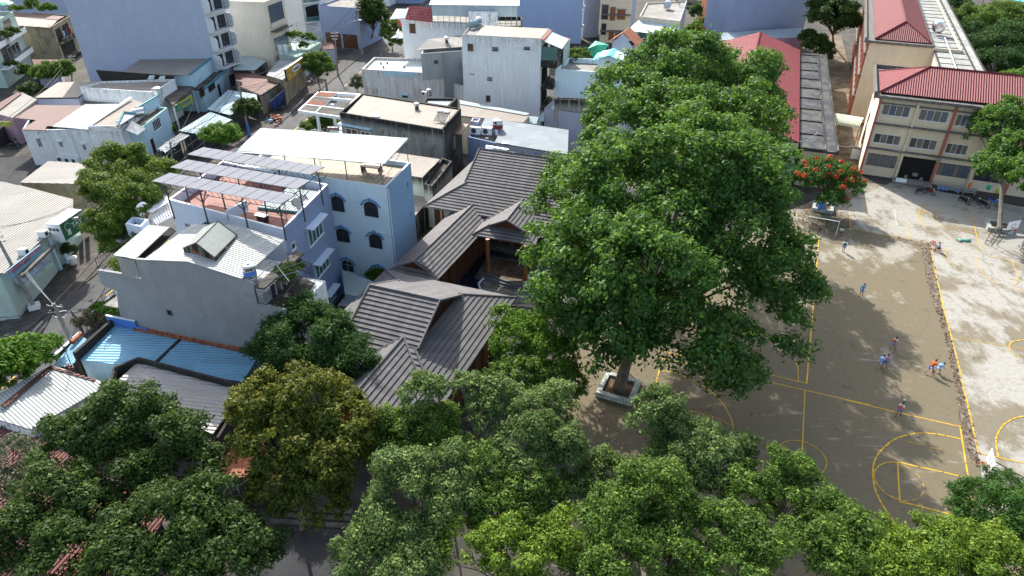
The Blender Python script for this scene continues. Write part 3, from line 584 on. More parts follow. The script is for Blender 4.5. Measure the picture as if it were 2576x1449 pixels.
def person(label,p,rz,pose='stand',top='bluef',bottom='blueshort',vest=None,h=1.55,group=None,shoe='shoe',arm='down'):
    """x right, y forward, z up; joints for the asked pose"""
    t=thing('person',label,'person',(0,0,0),group); s=h/1.55
    pel=V(0,0,.80); lean=V(0,.0,0); step=.0
    kn={1:V(.09,.02,.44),-1:V(-.09,.02,.44)}; an={1:V(.10,0,.07),-1:V(-.10,0,.07)}
    if pose=='walk': kn={1:V(.09,.14,.45),-1:V(-.09,-.02,.44)}; an={1:V(.10,.22,.08),-1:V(-.10,-.26,.10)}; lean=V(0,.05,0)
    if pose=='run': kn={1:V(.1,.22,.5),-1:V(-.1,-.05,.42)}; an={1:V(.12,.2,.12),-1:V(-.12,-.42,.2)}; lean=V(0,.2,0); pel=V(0,0,.76)
    if pose=='bend': kn={1:V(.12,.18,.42),-1:V(-.14,.02,.42)}; an={1:V(.16,.12,.07),-1:V(-.2,-.22,.08)}; lean=V(0,.36,-.2); pel=V(0,-.05,.7)
    if pose=='sit': pel=V(0,0,.53); kn={1:V(.13,.36,.5),-1:V(-.13,.36,.5)}; an={1:V(.14,.42,.08),-1:V(-.15,.34,.08)}; lean=V(0,.10,0)
    che=pel+V(0,0,.36)+lean*.8; nk=pel+V(0,0,.50)+lean*1.1; hd=nk+V(0,.03,.13)+lean*.25; ht=hd+V(0,.0,.09)
    J={'pel':(pel,.11),'sp':(pel.lerp(che,.5),.10),'che':(che,.125),'nk':(nk,.05),'hd':(hd,(.075,.085)),'ht':(ht,.06),'nose':(hd+V(0,.085,.01),.014)}
    E_=[('pel','sp'),('sp','che'),('che','nk'),('nk','hd'),('hd','ht'),('hd','nose')]
    hands=[]
    for k,n in ((1,'r'),(-1,'l')):
        hip=pel+V(.085*k,0,-.04); J['h'+n]=(hip,.085); J['k'+n]=(kn[k],.055); J['a'+n]=(an[k],.038); J['f'+n]=(an[k]+V(0,.13,-.035),.035)
        E_+=[('pel','h'+n),('h'+n,'k'+n),('k'+n,'a'+n),('a'+n,'f'+n)]
        sh=che+V(.17*k,0,.06)
        if pose in('run','bend'): el=sh+V(.08*k,.1*k-.02,-.2); wr=el+V(-.02*k,.18,.02 if pose=='run' else -.12)
        elif pose=='sit': el=sh+V(.05*k,.06,-.24); wr=el+V(-.06*k,.2,.02)
        elif arm=='up' and k==1: el=sh+V(.05,.2,-.05); wr=el+V(-.08,.12,.16)
        else: el=sh+V(.05*k,-.03+(.06*k if pose=='walk' else 0),-.25); wr=el+V(.01*k,.08,-.21)
        J['s'+n]=(sh,.055); J['e'+n]=(el,.036); J['w'+n]=(wr,.026); d=(wr-el).normalized(); pm=wr+d*.05; J['p'+n]=(pm,.03)
        E_+=[('che','s'+n),('s'+n,'e'+n),('e'+n,'w'+n),('w'+n,'p'+n)]; hands.append((pm,d,k,n))
    for pm,d,k,n in hands:
        sdv=V(0,1,0) if abs(d.y)<.8 else V(1,0,0)
        for q,(a,L) in enumerate(((-.024,.058),(-.008,.07),(.008,.066),(.024,.052))):
            J['g%s%d'%(n,q)]=(pm+sdv*a+d*.045,.0095); J['t%s%d'%(n,q)]=(pm+sdv*a*1.15+d*(.03+L)+V(-.012*k,0,0),.008); E_+=[('p'+n,'g%s%d'%(n,q)),('g%s%d'%(n,q),'t%s%d'%(n,q))]
        J['th'+n]=(pm+sdv*.04+d*.02,.01); E_.append(('p'+n,'th'+n))
    skin('body',J,E_,'skin',t)
    T={'a':(pel+V(0,0,.02),.135),'b':(pel.lerp(che,.5),.135),'c':(che,.155),'d':(nk-V(0,0,.03),.07)}; TE=[('a','b'),('b','c'),('c','d')]
    for n in 'rl': T['s'+n]=(J['s'+n][0],.078); T['m'+n]=(J['s'+n][0].lerp(J['e'+n][0],.8),.062); TE+=[('c','s'+n),('s'+n,'m'+n)]
    skin('shirt',T,TE,top,t)
    B={'a':(pel+V(0,0,.04),.135)}; BE=[]
    for n in 'rl': B['h'+n]=(J['h'+n][0],.108); B['k'+n]=(J['h'+n][0].lerp(J['k'+n][0],.8),.092); BE+=[('a','h'+n),('h'+n,'k'+n)]
    skin('shorts',B,BE,bottom,t)
    if vest:
        Q={'a':(pel+V(0,0,.0),.15),'b':(pel.lerp(che,.5),.175),'c':(che+V(0,0,.0),.20),'d':(nk-V(0,0,.05),.085)}; skin('bib',Q,[('a','b'),('b','c'),('c','d')],vest,t)
    mb=MB(); mb.ell(hd+V(0,-.025,.045),(.088,.1,.088),8); mb.build('hair',M['hair'],t,smooth=True)
    for k in (-1,1): mb=MB(); mb.ell(hd+V(.032*k,.078,.015),.012,5); mb.build('eye',M['blackm'],t)
    for n in 'rl': mb=MB(); mb.ell(J['a'+n][0]+V(0,.06,-.03),(.048,.13,.045),8); mb.build('shoe',M[shoe],t,smooth=True)
    t.scale=(s,s,s); t.location=p; t.rotation_euler=(0,0,rz); return t
# ================================================================ THE SETTING
def struct(name,pts,mat,z,th=None):
    mb=MB(); P=[V(p.x,p.y,z) for p in pts]
    if th: mb.slab(P,th)
    else: mb.face(P)
    return mb.build(name,M[mat],None,kind='structure')
struct('ground',[V(-900,-300),V(900,-300),V(900,1500),V(-900,1500)],'ground',0)
rd=V(.119,.993).normalized(); rn=V(rd.y,-rd.x); rc=V(-43.6,60)
def along(s,off,z=0): q=rc+rd*s+rn*off; return V(q.x,q.y,z)
struct('road',[along(-70,-3.8),along(-70,3.8),along(260,3.8),along(260,-3.8)],'asphalt',.004)
struct('pavement',[along(-70,-7.2),along(-70,-3.8),along(260,-3.8),along(260,-7.2)],'pave',.13,.14)
struct('pavement',[along(-70,3.8),along(-70,6.0),along(260,6.0),along(260,3.8)],'pave',.13,.14)
mb=MB()
for k in range(40):
    s=-30+k*5.2; mb.face([along(s,-.08,.009),along(s,.08,.009),along(s+2.2,.08,.009),along(s+2.2,-.08,.009)])
mb.build('road_marking',M['yl'],None,kind='structure')
ct=Wl(9,[(180,1449),(230,740),(760,500),(1100,430),(1900,700),(2300,1000),(2600,1900)]); 
court=[W(12,650,-100),W(9,90,700),W(9,660,470),W(9,720,430),W(9,1050,470),W(9,2400,740),V(95,30),V(60,8),V(5,8),W(12,100,900),W(12,-120,420)]
struct('school_yard',court,'court',.004)
c2=[W(9,640,590),W(9,1000,440),W(9,2400,700),V(95,30),V(60,8),W(13,1100,1100),W(13,1010,560),W(10,1655,1449),W(10,1580,1120),W(10,1470,640),W(10,1315,0),W(9,1305,945),W(9,1030,880),W(9,665,820)]
struct('school_yard',c2,'court2',.008)
dr=[W(9,1050,890),W(9,1250,930),W(9,1312,945),W(10,1320,0),W(10,1472,640),W(10,1582,1120),W(13,960,330),W(13,1012,560),W(13,985,620),W(13,925,500),W(13,868,290),W(10,1522,1100),W(10,1432,650),W(10,1278,0),W(9,1240,965),W(9,1050,925)]
dm=MB(); L=[W(9,1040,905),W(9,1240,960),W(9,1290,1250),W(9,1345,1449),W(10,1432,650),W(10,1522,1100),W(13,868,290),W(13,925,500),W(13,985,620)]
Rr=[W(9,1040,880),W(9,1302,935),W(9,1340,1150),W(9,1395,1449),W(10,1468,640),W(10,1578,1120),W(13,955,330),W(13,1008,560),W(13,1050,620)]
for i in range(len(L)-1): dm.slab([L[i]+V(0,0,.03),L[i+1]+V(0,0,.03),Rr[i+1]+V(0,0,.03),Rr[i]+V(0,0,.03)],.04)
dm.build('drain_strip',concrete('drain_leaf_covered',(.12,.09,.06),(.23,.20,.17),2.2,dk=.8,thr=.5),None,kind='structure')
q=[];nn=[]
for i in range(len(L)-1):
    for k in range(int((L[i+1]-L[i]).length*16)):
        a,b=R.random(),R.random(); p=L[i].lerp(L[i+1],a).lerp(Rr[i].lerp(Rr[i+1],a),b*1.3-.1); q.append((p.x,p.y,.06)); nn.append((R.gauss(0,.5),R.gauss(0,.5),1))
for k in range(1500):
    p=W(9,R.gauss(420,110),R.gauss(740,55)); q.append((p.x,p.y,.03)); nn.append((R.gauss(0,.4),R.gauss(0,.4),1))
for k in range(500):
    p=W(12,R.uniform(200,1500),R.uniform(300,1300)); q.append((p.x,p.y,.02)); nn.append((R.gauss(0,.3),R.gauss(0,.3),1))
nn=np.array(nn); nn/=np.linalg.norm(nn,axis=1)[:,None]
me=leaves_mesh('fallen_leaves',np.array(q),None,nn,.22,.6,M['litter']); o=bpy.data.objects.new('fallen_leaves',me); COL.objects.link(o); tagit(o,kind='stuff',label='brown fallen leaves scattered along the drain and under the goal')
# yard paint
mk=MB()
def line(n,pts,w=.09,z=.014,m=0,dash=None):
    P=[W(n,x,y,0) for x,y in pts] if n is not None else pts
    for a,b in zip(P[:-1],P[1:]):
        d=(b-a).normalized(); s=V(-d.y,d.x)*w*.5; a2=a-d*w*.3; b2=b+d*w*.3
        mk.face([V(a2.x-s.x,a2.y-s.y,z),V(b2.x-s.x,b2.y-s.y,z),V(b2.x+s.x,b2.y+s.y,z),V(a2.x+s.x,a2.y+s.y,z)],m)
zk=[.012]
def ln(n,pts,w=.09,m=0): zk[0]+=.0006; line(n,pts,w,zk[0],m)
ln(12,[(690,362),(1070,440),(1715,588),(2174,692)]); ln(13,[(0,120),(400,215),(865,320)],.11)
ln(12,[(1710,590),(1690,1040),(1660,1449)]); ln(10,[(400,0),(312,1030)],.12); ln(12,[(1724,540),(1068,383),(870,350),(700,312)])
ln(9,[(412,870),(385,1200),(366,1449)],.1); ln(9,[(350,870),(310,1449)],.05,1)
ln(12,[(1640,370),(1660,430),(1665,522)],.07); ln(12,[(690,445),(800,465),(900,505),(1040,590),(1130,680),(1185,780),(1207,860)])
ln(12,[(692,400),(668,490),(640,600),(590,800)],.12); ln(12,[(1100,230),(1066,383)],.06); ln(12,[(840,718),(1060,775),(1055,830)],.08); ln(12,[(1060,775),(1180,830)],.06); ln(12,[(1360,440),(1362,400)],.06)
cc_=W(12,1688,1062); ln(None,[V(cc_.x+1.82*math.cos(a),cc_.y+1.82*math.sin(a)) for a in [k*math.pi/20 for k in range(41)]],.09)
ln(13,[(885,417),(760,390),(690,378),(600,370),(540,372),(480,382),(400,405),(345,435),(300,475),(265,510),(240,545),(222,585),(213,620),(210,670),(212,720),(222,775),(240,830),(275,900),(320,970),(370,1040)],.12)
ln(13,[(398,588),(560,627),(740,665),(930,712)],.11); ln(13,[(398,588),(405,740),(415,888)],.11); ln(13,[(415,888),(570,925),(720,965),(980,1032)],.11)
ln(13,[(398,592),(350,590),(320,592),(285,602),(258,618),(235,640),(222,665),(218,690),(225,720),(243,755),(270,790),(300,820),(330,842),(370,860),(415,875)])
for a in ([(440,612),(490,637)],[(535,675),(565,707)],[(587,748),(594,780)],[(588,820),(570,848)],[(540,870),(505,880)],[(475,882),(430,882)],[(460,432),(590,465)],[(640,480),(730,495)]): ln(13,a,.06)
ln(13,[(868,318),(912,600),(965,910)],.12)
ln(9,[(1300,935),(1340,1120),(1418,1449)],.10); ln(10,[(1395,340),(1480,650),(1540,880),(1590,1120),(1670,1449)],.11); ln(13,[(890,0),(950,260),(1005,520)],.11); ln(13,[(1005,520),(1157,555),(1400,608)],.11)
ln(9,[(655,590),(665,815),(830,845),(1015,878),(1300,932)],.07); ln(13,[(1420,232),(1352,243),(1300,252),(1260,265),(1220,290),(1190,315),(1165,350),(1145,390),(1139,420),(1140,450),(1147,505),(1157,555)],.11)
ln(10,[(1480,655),(1750,700),(2100,760)],.06); ln(10,[(2100,680),(2050,679),(1990,690),(1960,705),(1948,730),(1955,770),(1980,795),(2000,810),(2045,828)],.10)
ln(9,[(1292,615),(1258,632),(1232,660),(1217,700),(1217,735),(1228,765),(1270,800)],.10); ln(9,[(1355,670),(1290,670),(1255,680),(1238,705),(1240,735),(1270,770)],.07)
ln(9,[(1355,670),(1375,795),(1560,825),(1680,852)],.08); ln(9,[(1355,670),(1600,695)],.05); ln(9,[(1605,590),(1650,740),(1720,990)],.10)
ln(9,[(1120,770),(1138,893)],.08); ln(9,[(1035,750),(1118,765)],.06); ln(9,[(1020,655),(1040,790)],.10,1); ln(9,[(1420,985),(1450,1060),(1500,1115)],.07); ln(9,[(1420,985),(1640,1000)],.04)
ln(9,[(1670,1025),(1700,1110),(1735,1180),(1830,1255)],.07); ln(9,[(1780,1040),(1840,1050),(1970,1080),(2050,1110)],.08); ln(9,[(1970,1080),(1995,1140),(2020,1200),(2026,1230),(2015,1255),(1975,1280)],.08); ln(9,[(1950,1222),(2020,1230)],.07); ln(9,[(2005,1310),(2080,1305)],.07)
ln(9,[(790,600),(795,650),(780,690)],.06); ln(9,[(700,670),(780,672)],.05)
mk.build('court_marking',[M['yl'],M['wl']],None,kind='structure')
# alley between hall and classroom block
al=[W(4,895,440),W(4,1120,480),W(4,1130,1240),W(4,900,1150)]; struct('alley_path',[W(4,900,250),W(4,1060,250),W(4,1200,800),W(4,1180,1230),W(4,700,1290),W(4,880,1040)],'alley',.006)
struct('lane',[W(0,-200,400),W(0,85,392),W(0,190,440),W(0,150,480),W(0,-200,500)],'tar',.005)
# ================================================================ SCHOOL
A0=W(4,1180,1212,0); z1=12.0
SB=(W(4,2150,745,z1)-W(4,1320,655,z1)); SB.z=0; SB.normalize(); SA=V(-SB.y,SB.x)
SF=W(4,1338,690,11.3); SF.z=0
h=H('school_building','cream three storey classroom block with red hipped roof, its windows facing the yard','school building',[SF,SF+SB*38,SF+SB*38+SA*14,SF+SA*14],11.4,'school',None,p=.1,sides=([0,0,0,1],['schoollit']))
SCH=h
rm=MB(); o=[SF-SB*.9-SA*.9,SF+SB*38.9-SA*.9,SF+SB*38.9+SA*14.9,SF-SB*.9+SA*14.9]; rm.slab([V(q.x,q.y,11.8) for q in o],.4); 
for a,b in zip(o,o[1:]+o[:1]):
    if a is o[0]: continue
    d=(b-a).normalized(); n_=V(-d.y,d.x); rm.box(V(a.x,a.y,11.803),(b-a),n_*.25,V(0,0,.55))
rm.build('roof_slab',M['trimgrey'],h.r)
def hiproof(H_,name,c,ze,rise,mat,axis=0,ridge='redsheetd'):
    c=[V(q.x,q.y,ze) for q in c]; a=(c[1]-c[0]); b=(c[3]-c[0]); L,Wd=a.length,b.length; ua,ub=a/L,b/Wd
    if axis==0: r0=c[0]+ub*Wd/2+ua*Wd/2; r1=c[1]+ub*Wd/2-ua*Wd/2
    else: r0=c[0]+ua*L/2+ub*L/2; r1=c[3]+ua*L/2-ub*L/2
    r0=r0+V(0,0,rise); r1=r1+V(0,0,rise); mb=MB()
    if axis==0: F=[[c[0],c[1],r1,r0],[c[1],c[2],r1],[c[2],c[3],r0,r1],[c[3],c[0],r0]]
    else: F=[[c[0],c[1],r0],[c[1],c[2],r1,r0],[c[2],c[3],r1],[c[3],c[0],r0,r1]]
    for f in F: mb.slab(f,.08)
    o=mb.build(name,M[mat],H_.r); rb=MB()
    for p,q in ([(r0,r1),(c[0],r0),(c[1],r1),(c[2],r1),(c[3],r0)] if axis==0 else [(r0,r1),(c[0],r0),(c[1],r0),(c[2],r1),(c[3],r1)]): rb.tube([p+V(0,0,.02),q+V(0,0,.02)],.13,5)
    rb.build('ridge_cap',M[ridge],o); return o
R0=W(4,1335,648,12.1); R0.z=0
hiproof(h,'roof',[R0,R0+SB*37.5,R0+SB*37.5+SA*11.5,R0+SA*11.5],12.1,2.6,'redsheet')
pm=MB()
for zz in (7.65,4.05): h.wbox(pm,0,-.02,38,zz,zz+.18,0,.45)
h.wbox(pm,0,0,38,10.55,10.7,0,.3); pm.build('floor_ledge',M['trimgrey'],h.r)
u0,_=h.uz(0,4,1870,755); u1,_=h.uz(0,4,1605,720); dv=u0-u1
for k,(uu,mt,ww) in enumerate([(0,'salmon',.28),(u1,'school',.3),(u0,'salmon',.35),(u0+dv,'school',.3),(u0+2*dv,'salmon',.35),(u0+3*dv,'school',.3)]):
    h.part('pilaster',0,[(uu,uu+ww,0,11.35,-.02,.32)],mt)
FL3=[(4,1362,735,1535,833),(4,1625,770,1803,872),(4,1885,805,2010,905)]; FL2=[(4,1300,940,1468,1030),(4,1555,970,1722,1065),(4,1812,1010,1940,1100)]
e=[]
for q in FL3: h.win(0,q,4,gl='glassb',bars=9,alt=('curtain',(0,2)))
for q in FL2: h.win(0,q,4,gl='glass',bars=9,alt=('curtain',(1,3)))
ua,za=h.uz(0,4,1625,770); ub,zb=h.uz(0,4,1803,872)
for k in (1,2,3): h.winuz(0,ua+dv*(1+k),ub+dv*(1+k),zb,za,4,gl='glassb',bars=9)
h.winuz(0,.6,u1-.3,1.5,3.3,8,'dksteel','glassb',sill=False,bars=8,alt=('curtain',(1,2,4,6)))
h.winuz(0,u0+.5,u0+dv-.2,1.5,3.3,6,'dksteel','glassb',sill=False,bars=8,alt=('curtain',(0,3)))
h.winuz(0,u0+dv+.5,u0+2*dv-.2,1.5,3.3,6,'dksteel','glass',sill=False,bars=8)
h.part('entrance_hall',0,[(u1+.4,u0-.02,0.0,3.5,-.1,.02)],'dark'); h.part('entrance_step',0,[(u1-.2,u0+.4,0,.16,.0,1.6),(u1,u0+.2,.16,.32,0,1.1)],'slabroof')
h.part('hall_chairs',0,[(u1+1.2,u1+1.6,.35,.9,.3,.5),(u1+2.2,u1+2.9,.8,1.3,.03,.1),(u1+3.2,u1+3.6,.35,.9,.3,.5)],'curtain')
for i_,zz in ((3,8.6),(3,5.0),(3,1.8)): h.winuz(3,4,6,zz,zz+1.6,3,'salmon','glassb')
t=thing('loudspeaker','grey round loudspeaker mounted on the red pilaster above the school entrance','loudspeaker',h.wp(0,u0+.1,3.9,.4)); mb=MB(); p=h.wp(0,u0+.1,3.9,.4); mb.lathe(p,[(.05,0),(.1,.15),(.3,.42),(.32,.45)],14,ax=-SA); mb.build('horn',M['galv'],t,smooth=True); mb=MB(); mb.box(p+V(-.06,-.02,-.06),V(.12,0,0),SA*.1,V(0,0,.12)); mb.build('bracket',M['galv'],t)
p=h.wp(0,u1+.2,0,1.6); t=thing('notice_board','white notice board lying against the school entrance step','board',p); sheet('panel',t,[p+V(0,0,.06),p+SB*1.4+V(0,0,.06),p+SB*1.4+SA*.6+V(0,0,.55),p+SA*.6+V(0,0,.55)],'trimwhite',.04); sheet('frame_strip',t,[p+V(-.03,-.03,.04),p+SB*1.43+V(0,-.03,.04),p+SB*1.43+V(0,0,.045),p+V(-.03,0,.045)],'galv',.04)
# rear block
h=H('school_building','tall cream rear classroom block with long red hipped roof and flat terrace on its right','school building',[W(4,1265,300,13.4),W(4,1265,300,13.4)+SB*13.5,W(4,1265,300,13.4)+SB*13.5+SA*62,W(4,1265,300,13.4)+SA*62],13.4,'school',None,p=.1)
c=h.c; rm=MB(); o=[c[0]-SB*.9-SA*.5,c[1]-SB*4.2-SA*.5,c[2]-SB*4.2,c[3]-SB*.9]; rm.slab([V(q.x,q.y,13.8) for q in o],.4); rm.box(V(o[0].x,o[0].y,13.803),V(0,0,.45),SB*.22,SA*62); rm.build('roof_slab',M['trimgrey'],h.r)
hiproof(h,'roof',[c[0]+SB*.6+SA*.3,c[0]+SB*9.0+SA*.3,c[0]+SB*9.0+SA*60,c[0]+SB*.6+SA*60],14.0,2.3,'redsheetd',axis=1)
tm=MB(); t0=c[0]+SB*9.6-SA*13; tm.slab([V(q.x,q.y,12.9) for q in (t0,t0+SB*6,t0+SB*6+SA*75,t0+SA*75)],.5)
tm.build('terrace',M['paleslab'],h.r); tm=MB()
for k in range(20): a=t0+SA*(1+k*3.8); tm.box(V(a.x,a.y,12.903),SB*4.6,SA*.16,V(0,0,.07))
for off in (0,4.6,5.85): a=t0+SB*off; tm.box(V(a.x,a.y,12.905),SB*.2,SA*75,V(0,0,.12))
tm.build('terrace_rib',M['black'],h.r)
tm=MB(); a=t0+SA*.5; tm.hexa([V(a.x,a.y,0),V((a+SB*6).x,(a+SB*6).y,0),V((a+SB*6+SA*12).x,(a+SB*6+SA*12).y,0),V((a+SA*12).x,(a+SA*12).y,0)],[V(a.x,a.y,12.4),V((a+SB*6).x,(a+SB*6).y,12.4),V((a+SB*6+SA*12).x,(a+SB*6+SA*12).y,12.4),V((a+SA*12).x,(a+SA*12).y,12.4)]); tm.build('stair_tower',M['school'],h.r)
for zz in (9.6,6.0,2.4):
    for s in range(14): 
        uu=62-(1.5+s*4.2)-2.4; h.winuz(3,uu,uu+2.2,zz,zz+1.5,4,gl='glassb',sill=True)
h.part('pilaster',3,[(62-(.9+s*4.2),62-(.55+s*4.2),0,13.2,0,.35) for s in range(14)],'salmon'); h.part('floor_ledge',3,[(0,62,zz,zz+.2,0,.55) for zz in (11.5,7.9,4.3)],'trimgrey')
p=W(4,1735,235,13.3); tank_h('big stainless tank on the flat terrace beside the rear school roof',p,2.4,.95,math.atan2(SA.y,SA.x),.2)
t=thing('roof_pipe','white water pipe running along the rear school terrace','pipe',W(4,1700,260,13.2)); mb=MB(); mb.tube([W(4,1690,262,13.3),W(4,1795,268,13.3),W(4,1880,500,13.3),W(4,2120,540,12.6),W(4,2330,570,12.6)],.09,6); mb.build('pipe_run',M['trimwhite'],t)
mb=MB(); 
for k in range(5): mb.cb(W(4,1800+k*18,290+k*45,13.1),(.25,.25,.4))
mb.build('pipe_support',M['slabroof'],t)
# hall
zf=6.2; f0=W(4,770,350,zf); n0=W(4,765,1008,zf); HA=(f0-n0); HA.z=0; LH=HA.length; HA.normalize(); HB=V(HA.y,-HA.x); rgp=W(4,480,262,9.0); wR=(V(f0.x,f0.y)-V(rgp.x,rgp.y)).dot(HB); 
n0=V(n0.x,n0.y); wl=wR
h=H('school_hall','long low school hall with red gabled roof and wet gutter slab along its right','hall',[n0-HB*(wR+wl)+HA*.4,n0+HB*0+HA*.4,n0+HA*(LH-.4),n0-HB*(wR+wl)+HA*(LH-.4)],5.9,'school',None,p=.05)
mb=MB(); rA=n0-HB*wR+V(0,0,9.0); rB=rA+HA*LH; e0=V(n0.x,n0.y,zf); e1=e0+HA*LH; w0=n0-HB*(wR+wl)+V(0,0,zf); w1=w0+HA*LH
mb.slab([e0,e1,rB,rA],.1); mb.slab([w1,w0,rA,rB],.1); ro=mb.build('roof',M['redsheet'],h.r); mb=MB(); mb.tube([rA+V(0,0,.05),rB+V(0,0,.05)],.2,6); mb.build('ridge_cap',M['redsheetd'],ro)
mb=MB(); d=V(0,0,-.12); mb.face([w0+HA*.45+d,V(n0.x,n0.y,zf)+HA*.45+d,rA+HA*.45+d]); mb.pid+=1; mb.face([e1-HA*.45+d,w1-HA*.45+d,rB-HA*.45+d]); mb.build('gable',M['school'],h.r)
mb=MB(); g0=V(n0.x,n0.y,5.6)+HB*.25-HA*.6; gw=HB*4.9; mb.slab([g0,g0+gw,g0+gw+HA*(LH+.6),g0+HA*(LH+.6)],.3); mb.build('gutter_slab',M['wetslab'],h.r)
mb=MB()
for off in (3.1,4.7): a=g0+HB*off; mb.box(V(a.x,a.y,5.603),HB*.22,HA*(LH+.6),V(0,0,.25))
for k in range(10): a=g0+HA*(k*6.1); mb.box(V(a.x,a.y,5.602),HB*3.1,HA*.18,V(0,0,.16))
mb.build('gutter_kerb',M['mossy'],h.r)
mb=MB(); a=g0+HB*.4+HA*.6; mb.hexa([V(q.x,q.y,0) for q in (a,a+HB*4,a+HB*4+HA*(LH-1),a+HA*(LH-1))],[V(q.x,q.y,5.28) for q in (a,a+HB*4,a+HB*4+HA*(LH-1),a+HA*(LH-1))]); mb.build('corridor_wall',M['school'],h.r)
t=thing('lean_to_shed','pale blue corrugated lean-to at the near end of the red hall, by the flame tree','shed',W(4,650,1180,0)); P=Wl(4,[(590,1205,2.8),(700,1280,2.6),(735,1120,3.2),(640,1060,3.4)]); sheet('roof',t,P,'paleblue',.05); mb=MB(); [mb.tube([V(p.x,p.y,0),p],.06,5) for p in P]; mb.build('post',M['galv'],t)
t=thing('covered_walkway','pale green arched metal canopy bridging the alley between the hall and the classroom block','canopy',W(4,1050,870,0)); mb=MB(); a,b=W(4,905,830,4.4),W(4,1205,880,4.4); N=8; ax=(b-a); sdv=V(-ax.y,ax.x).normalized()
for k in range(N):
    t0_,t1_=k/N*math.pi,(k+1)/N*math.pi; f=lambda tt:sdv*(-math.cos(tt))*2.1+V(0,0,math.sin(tt)*.9); mb.slab([a+f(t0_),b+f(t0_),b+f(t1_),a+f(t1_)],.04)
mb.build('canopy_sheet',ribs('pale_green_canopy_sheet',(.55,.60,.46),.25,.05,.15,row=9),t); mb=MB()
for p in (a,b,a.lerp(b,.5)):
    for s_ in (-1,1): q_=p+sdv*2.0*s_; mb.tube([V(q_.x,q_.y,0),q_],.06,5)
mb.build('post',M['salmon'],t)
# hoops, goal, planters, benches, bikes
def hoop(label,base,face,ht=3.0,reach=2.6):
    t=thing('basketball_hoop',label,'basketball hoop',base); b=Vector(base); f=Vector(face).normalized(); s=V(-f.y,f.x); mb=MB()
    back=b-f*reach
    for k in (-.45,.45):
        p0=back+s*k; p1=back+s*k+f*.2+V(0,0,2.2); p2=b+s*k*.7-f*.15+V(0,0,ht+.3); p3=b+s*k*.7-f*.15+V(0,0,ht-.35); p4=back+s*k+f*.9
        mb.tube([p0,p1,p2],.04,5); mb.tube([p4,p4+f*.3+V(0,0,2.0)*.9,p3],.04,5)
        for q in range(9):
            a=[p0.lerp(p1,min(1,q/4.5)) if q<4.5 else p1.lerp(p2,(q-4.5)/4.5)][0]; c=[p4.lerp(p3,q/8)][0]; mb.tube([a,c],.022,4,cap=False); c2=p4.lerp(p3,min(1,(q+1)/8)); mb.tube([a,c2],.018,4,cap=False)
    for q in range(7): z=.3+q*.45; a=back+f*(.05+q*.3)+V(0,0,z); mb.tube([a-s*.45,a+s*.45],.02,4,cap=False)
    mb.build('truss_stand',M['dksteel'],t); mb=MB(); c=b+V(0,0,ht); mb.box(c-s*.9-V(0,0,.15),s*1.8,f*.04,V(0,0,1.05)); bd=mb.build('backboard',M['trimwhite'],t)
    mb=MB(); o=c+f*.045
    for (x0,x1,z0,z1) in ((-.3,.3,.1,.14),(-.3,.3,.51,.55),(-.3,-.26,.14,.51),(.26,.3,.14,.51)): mb.box(o+s*x0+V(0,0,z0),s*(x1-x0),f*.01,V(0,0,z1-z0))
    mb.build('target_square',M['dksteel'],bd); mb=MB(); rc_=c+f*.32+V(0,0,.02); mb.tube([rc_+f*.23*math.cos(a)+s*.23*math.sin(a) for a in [k*math.pi/8 for k in range(17)]],.022,5); mb.tube([c+f*.04,c+f*.12],.05,5); rim=mb.build('rim',M['orange'],t)
    mb=MB()
    for k in range(8): a=k*math.pi/4; mb.tube([rc_+f*.22*math.cos(a)+s*.22*math.sin(a),rc_+f*.13*math.cos(a+.3)+s*.13*math.sin(a+.3)-V(0,0,.38)],.007,3,cap=False)
    mb.build('net',M['red'],rim); return t
p=W(13,945,700,2.6); gx=W(13,925,712,0); hoop('basketball hoop with white backboard over the near end line, partly behind the feathery tree',W(13,975,830,0),-SB,3.0,3.0)
b2=W(9,1850,1010,0); hoop('basketball hoop on a lattice stand beside the square tree planter',b2+V(1.0,.6,0),V(.30,-.95,0),3.0,2.0)
def goal():
    a,b=W(9,308,828),W(9,545,872); up=1.95; d=(b-a); s=V(-d.y,d.x).normalized(); t=thing('football_goal','small football goal with white and green posts and netting, below the flame tree','goal',a); mb=MB()
    mb.tube([a,a+V(0,0,up),b+V(0,0,up),b],.05,6); mb.build('goal_frame',M['trimwhite'],t); mb=MB(); mb.tube([a+V(0,0,up),a+s*.9+V(0,0,up),a+s*1.3,a],.035,5); mb.tube([b+V(0,0,up),b+s*.9+V(0,0,up),b+s*1.3,b],.035,5); mb.tube([a+s*1.3,b+s*1.3],.035,5); mb.tube([a+s*.9+V(0,0,up),b+s*.9+V(0,0,up)],.035,5); mb.build('support_frame',plain('green_goal_paint',(.06,.2,.12),.6),t)
    mb=MB(); N=22
    for k in range(N+1): q=a.lerp(b,k/N); mb.tube([q+s*.9+V(0,0,up),q+s*1.3],.009,3,cap=False); mb.tube([q+V(0,0,up),q+s*.9+V(0,0,up)],.009,3,cap=False)
    for k in range(10): f=k/10; mb.tube([a+s*(.9+.4*f)+V(0,0,up*(1-f)),b+s*(.9+.4*f)+V(0,0,up*(1-f))],.009,3,cap=False)
    mb.build('net',plain('green_net_cord',(.08,.16,.12),.8),t)
goal()
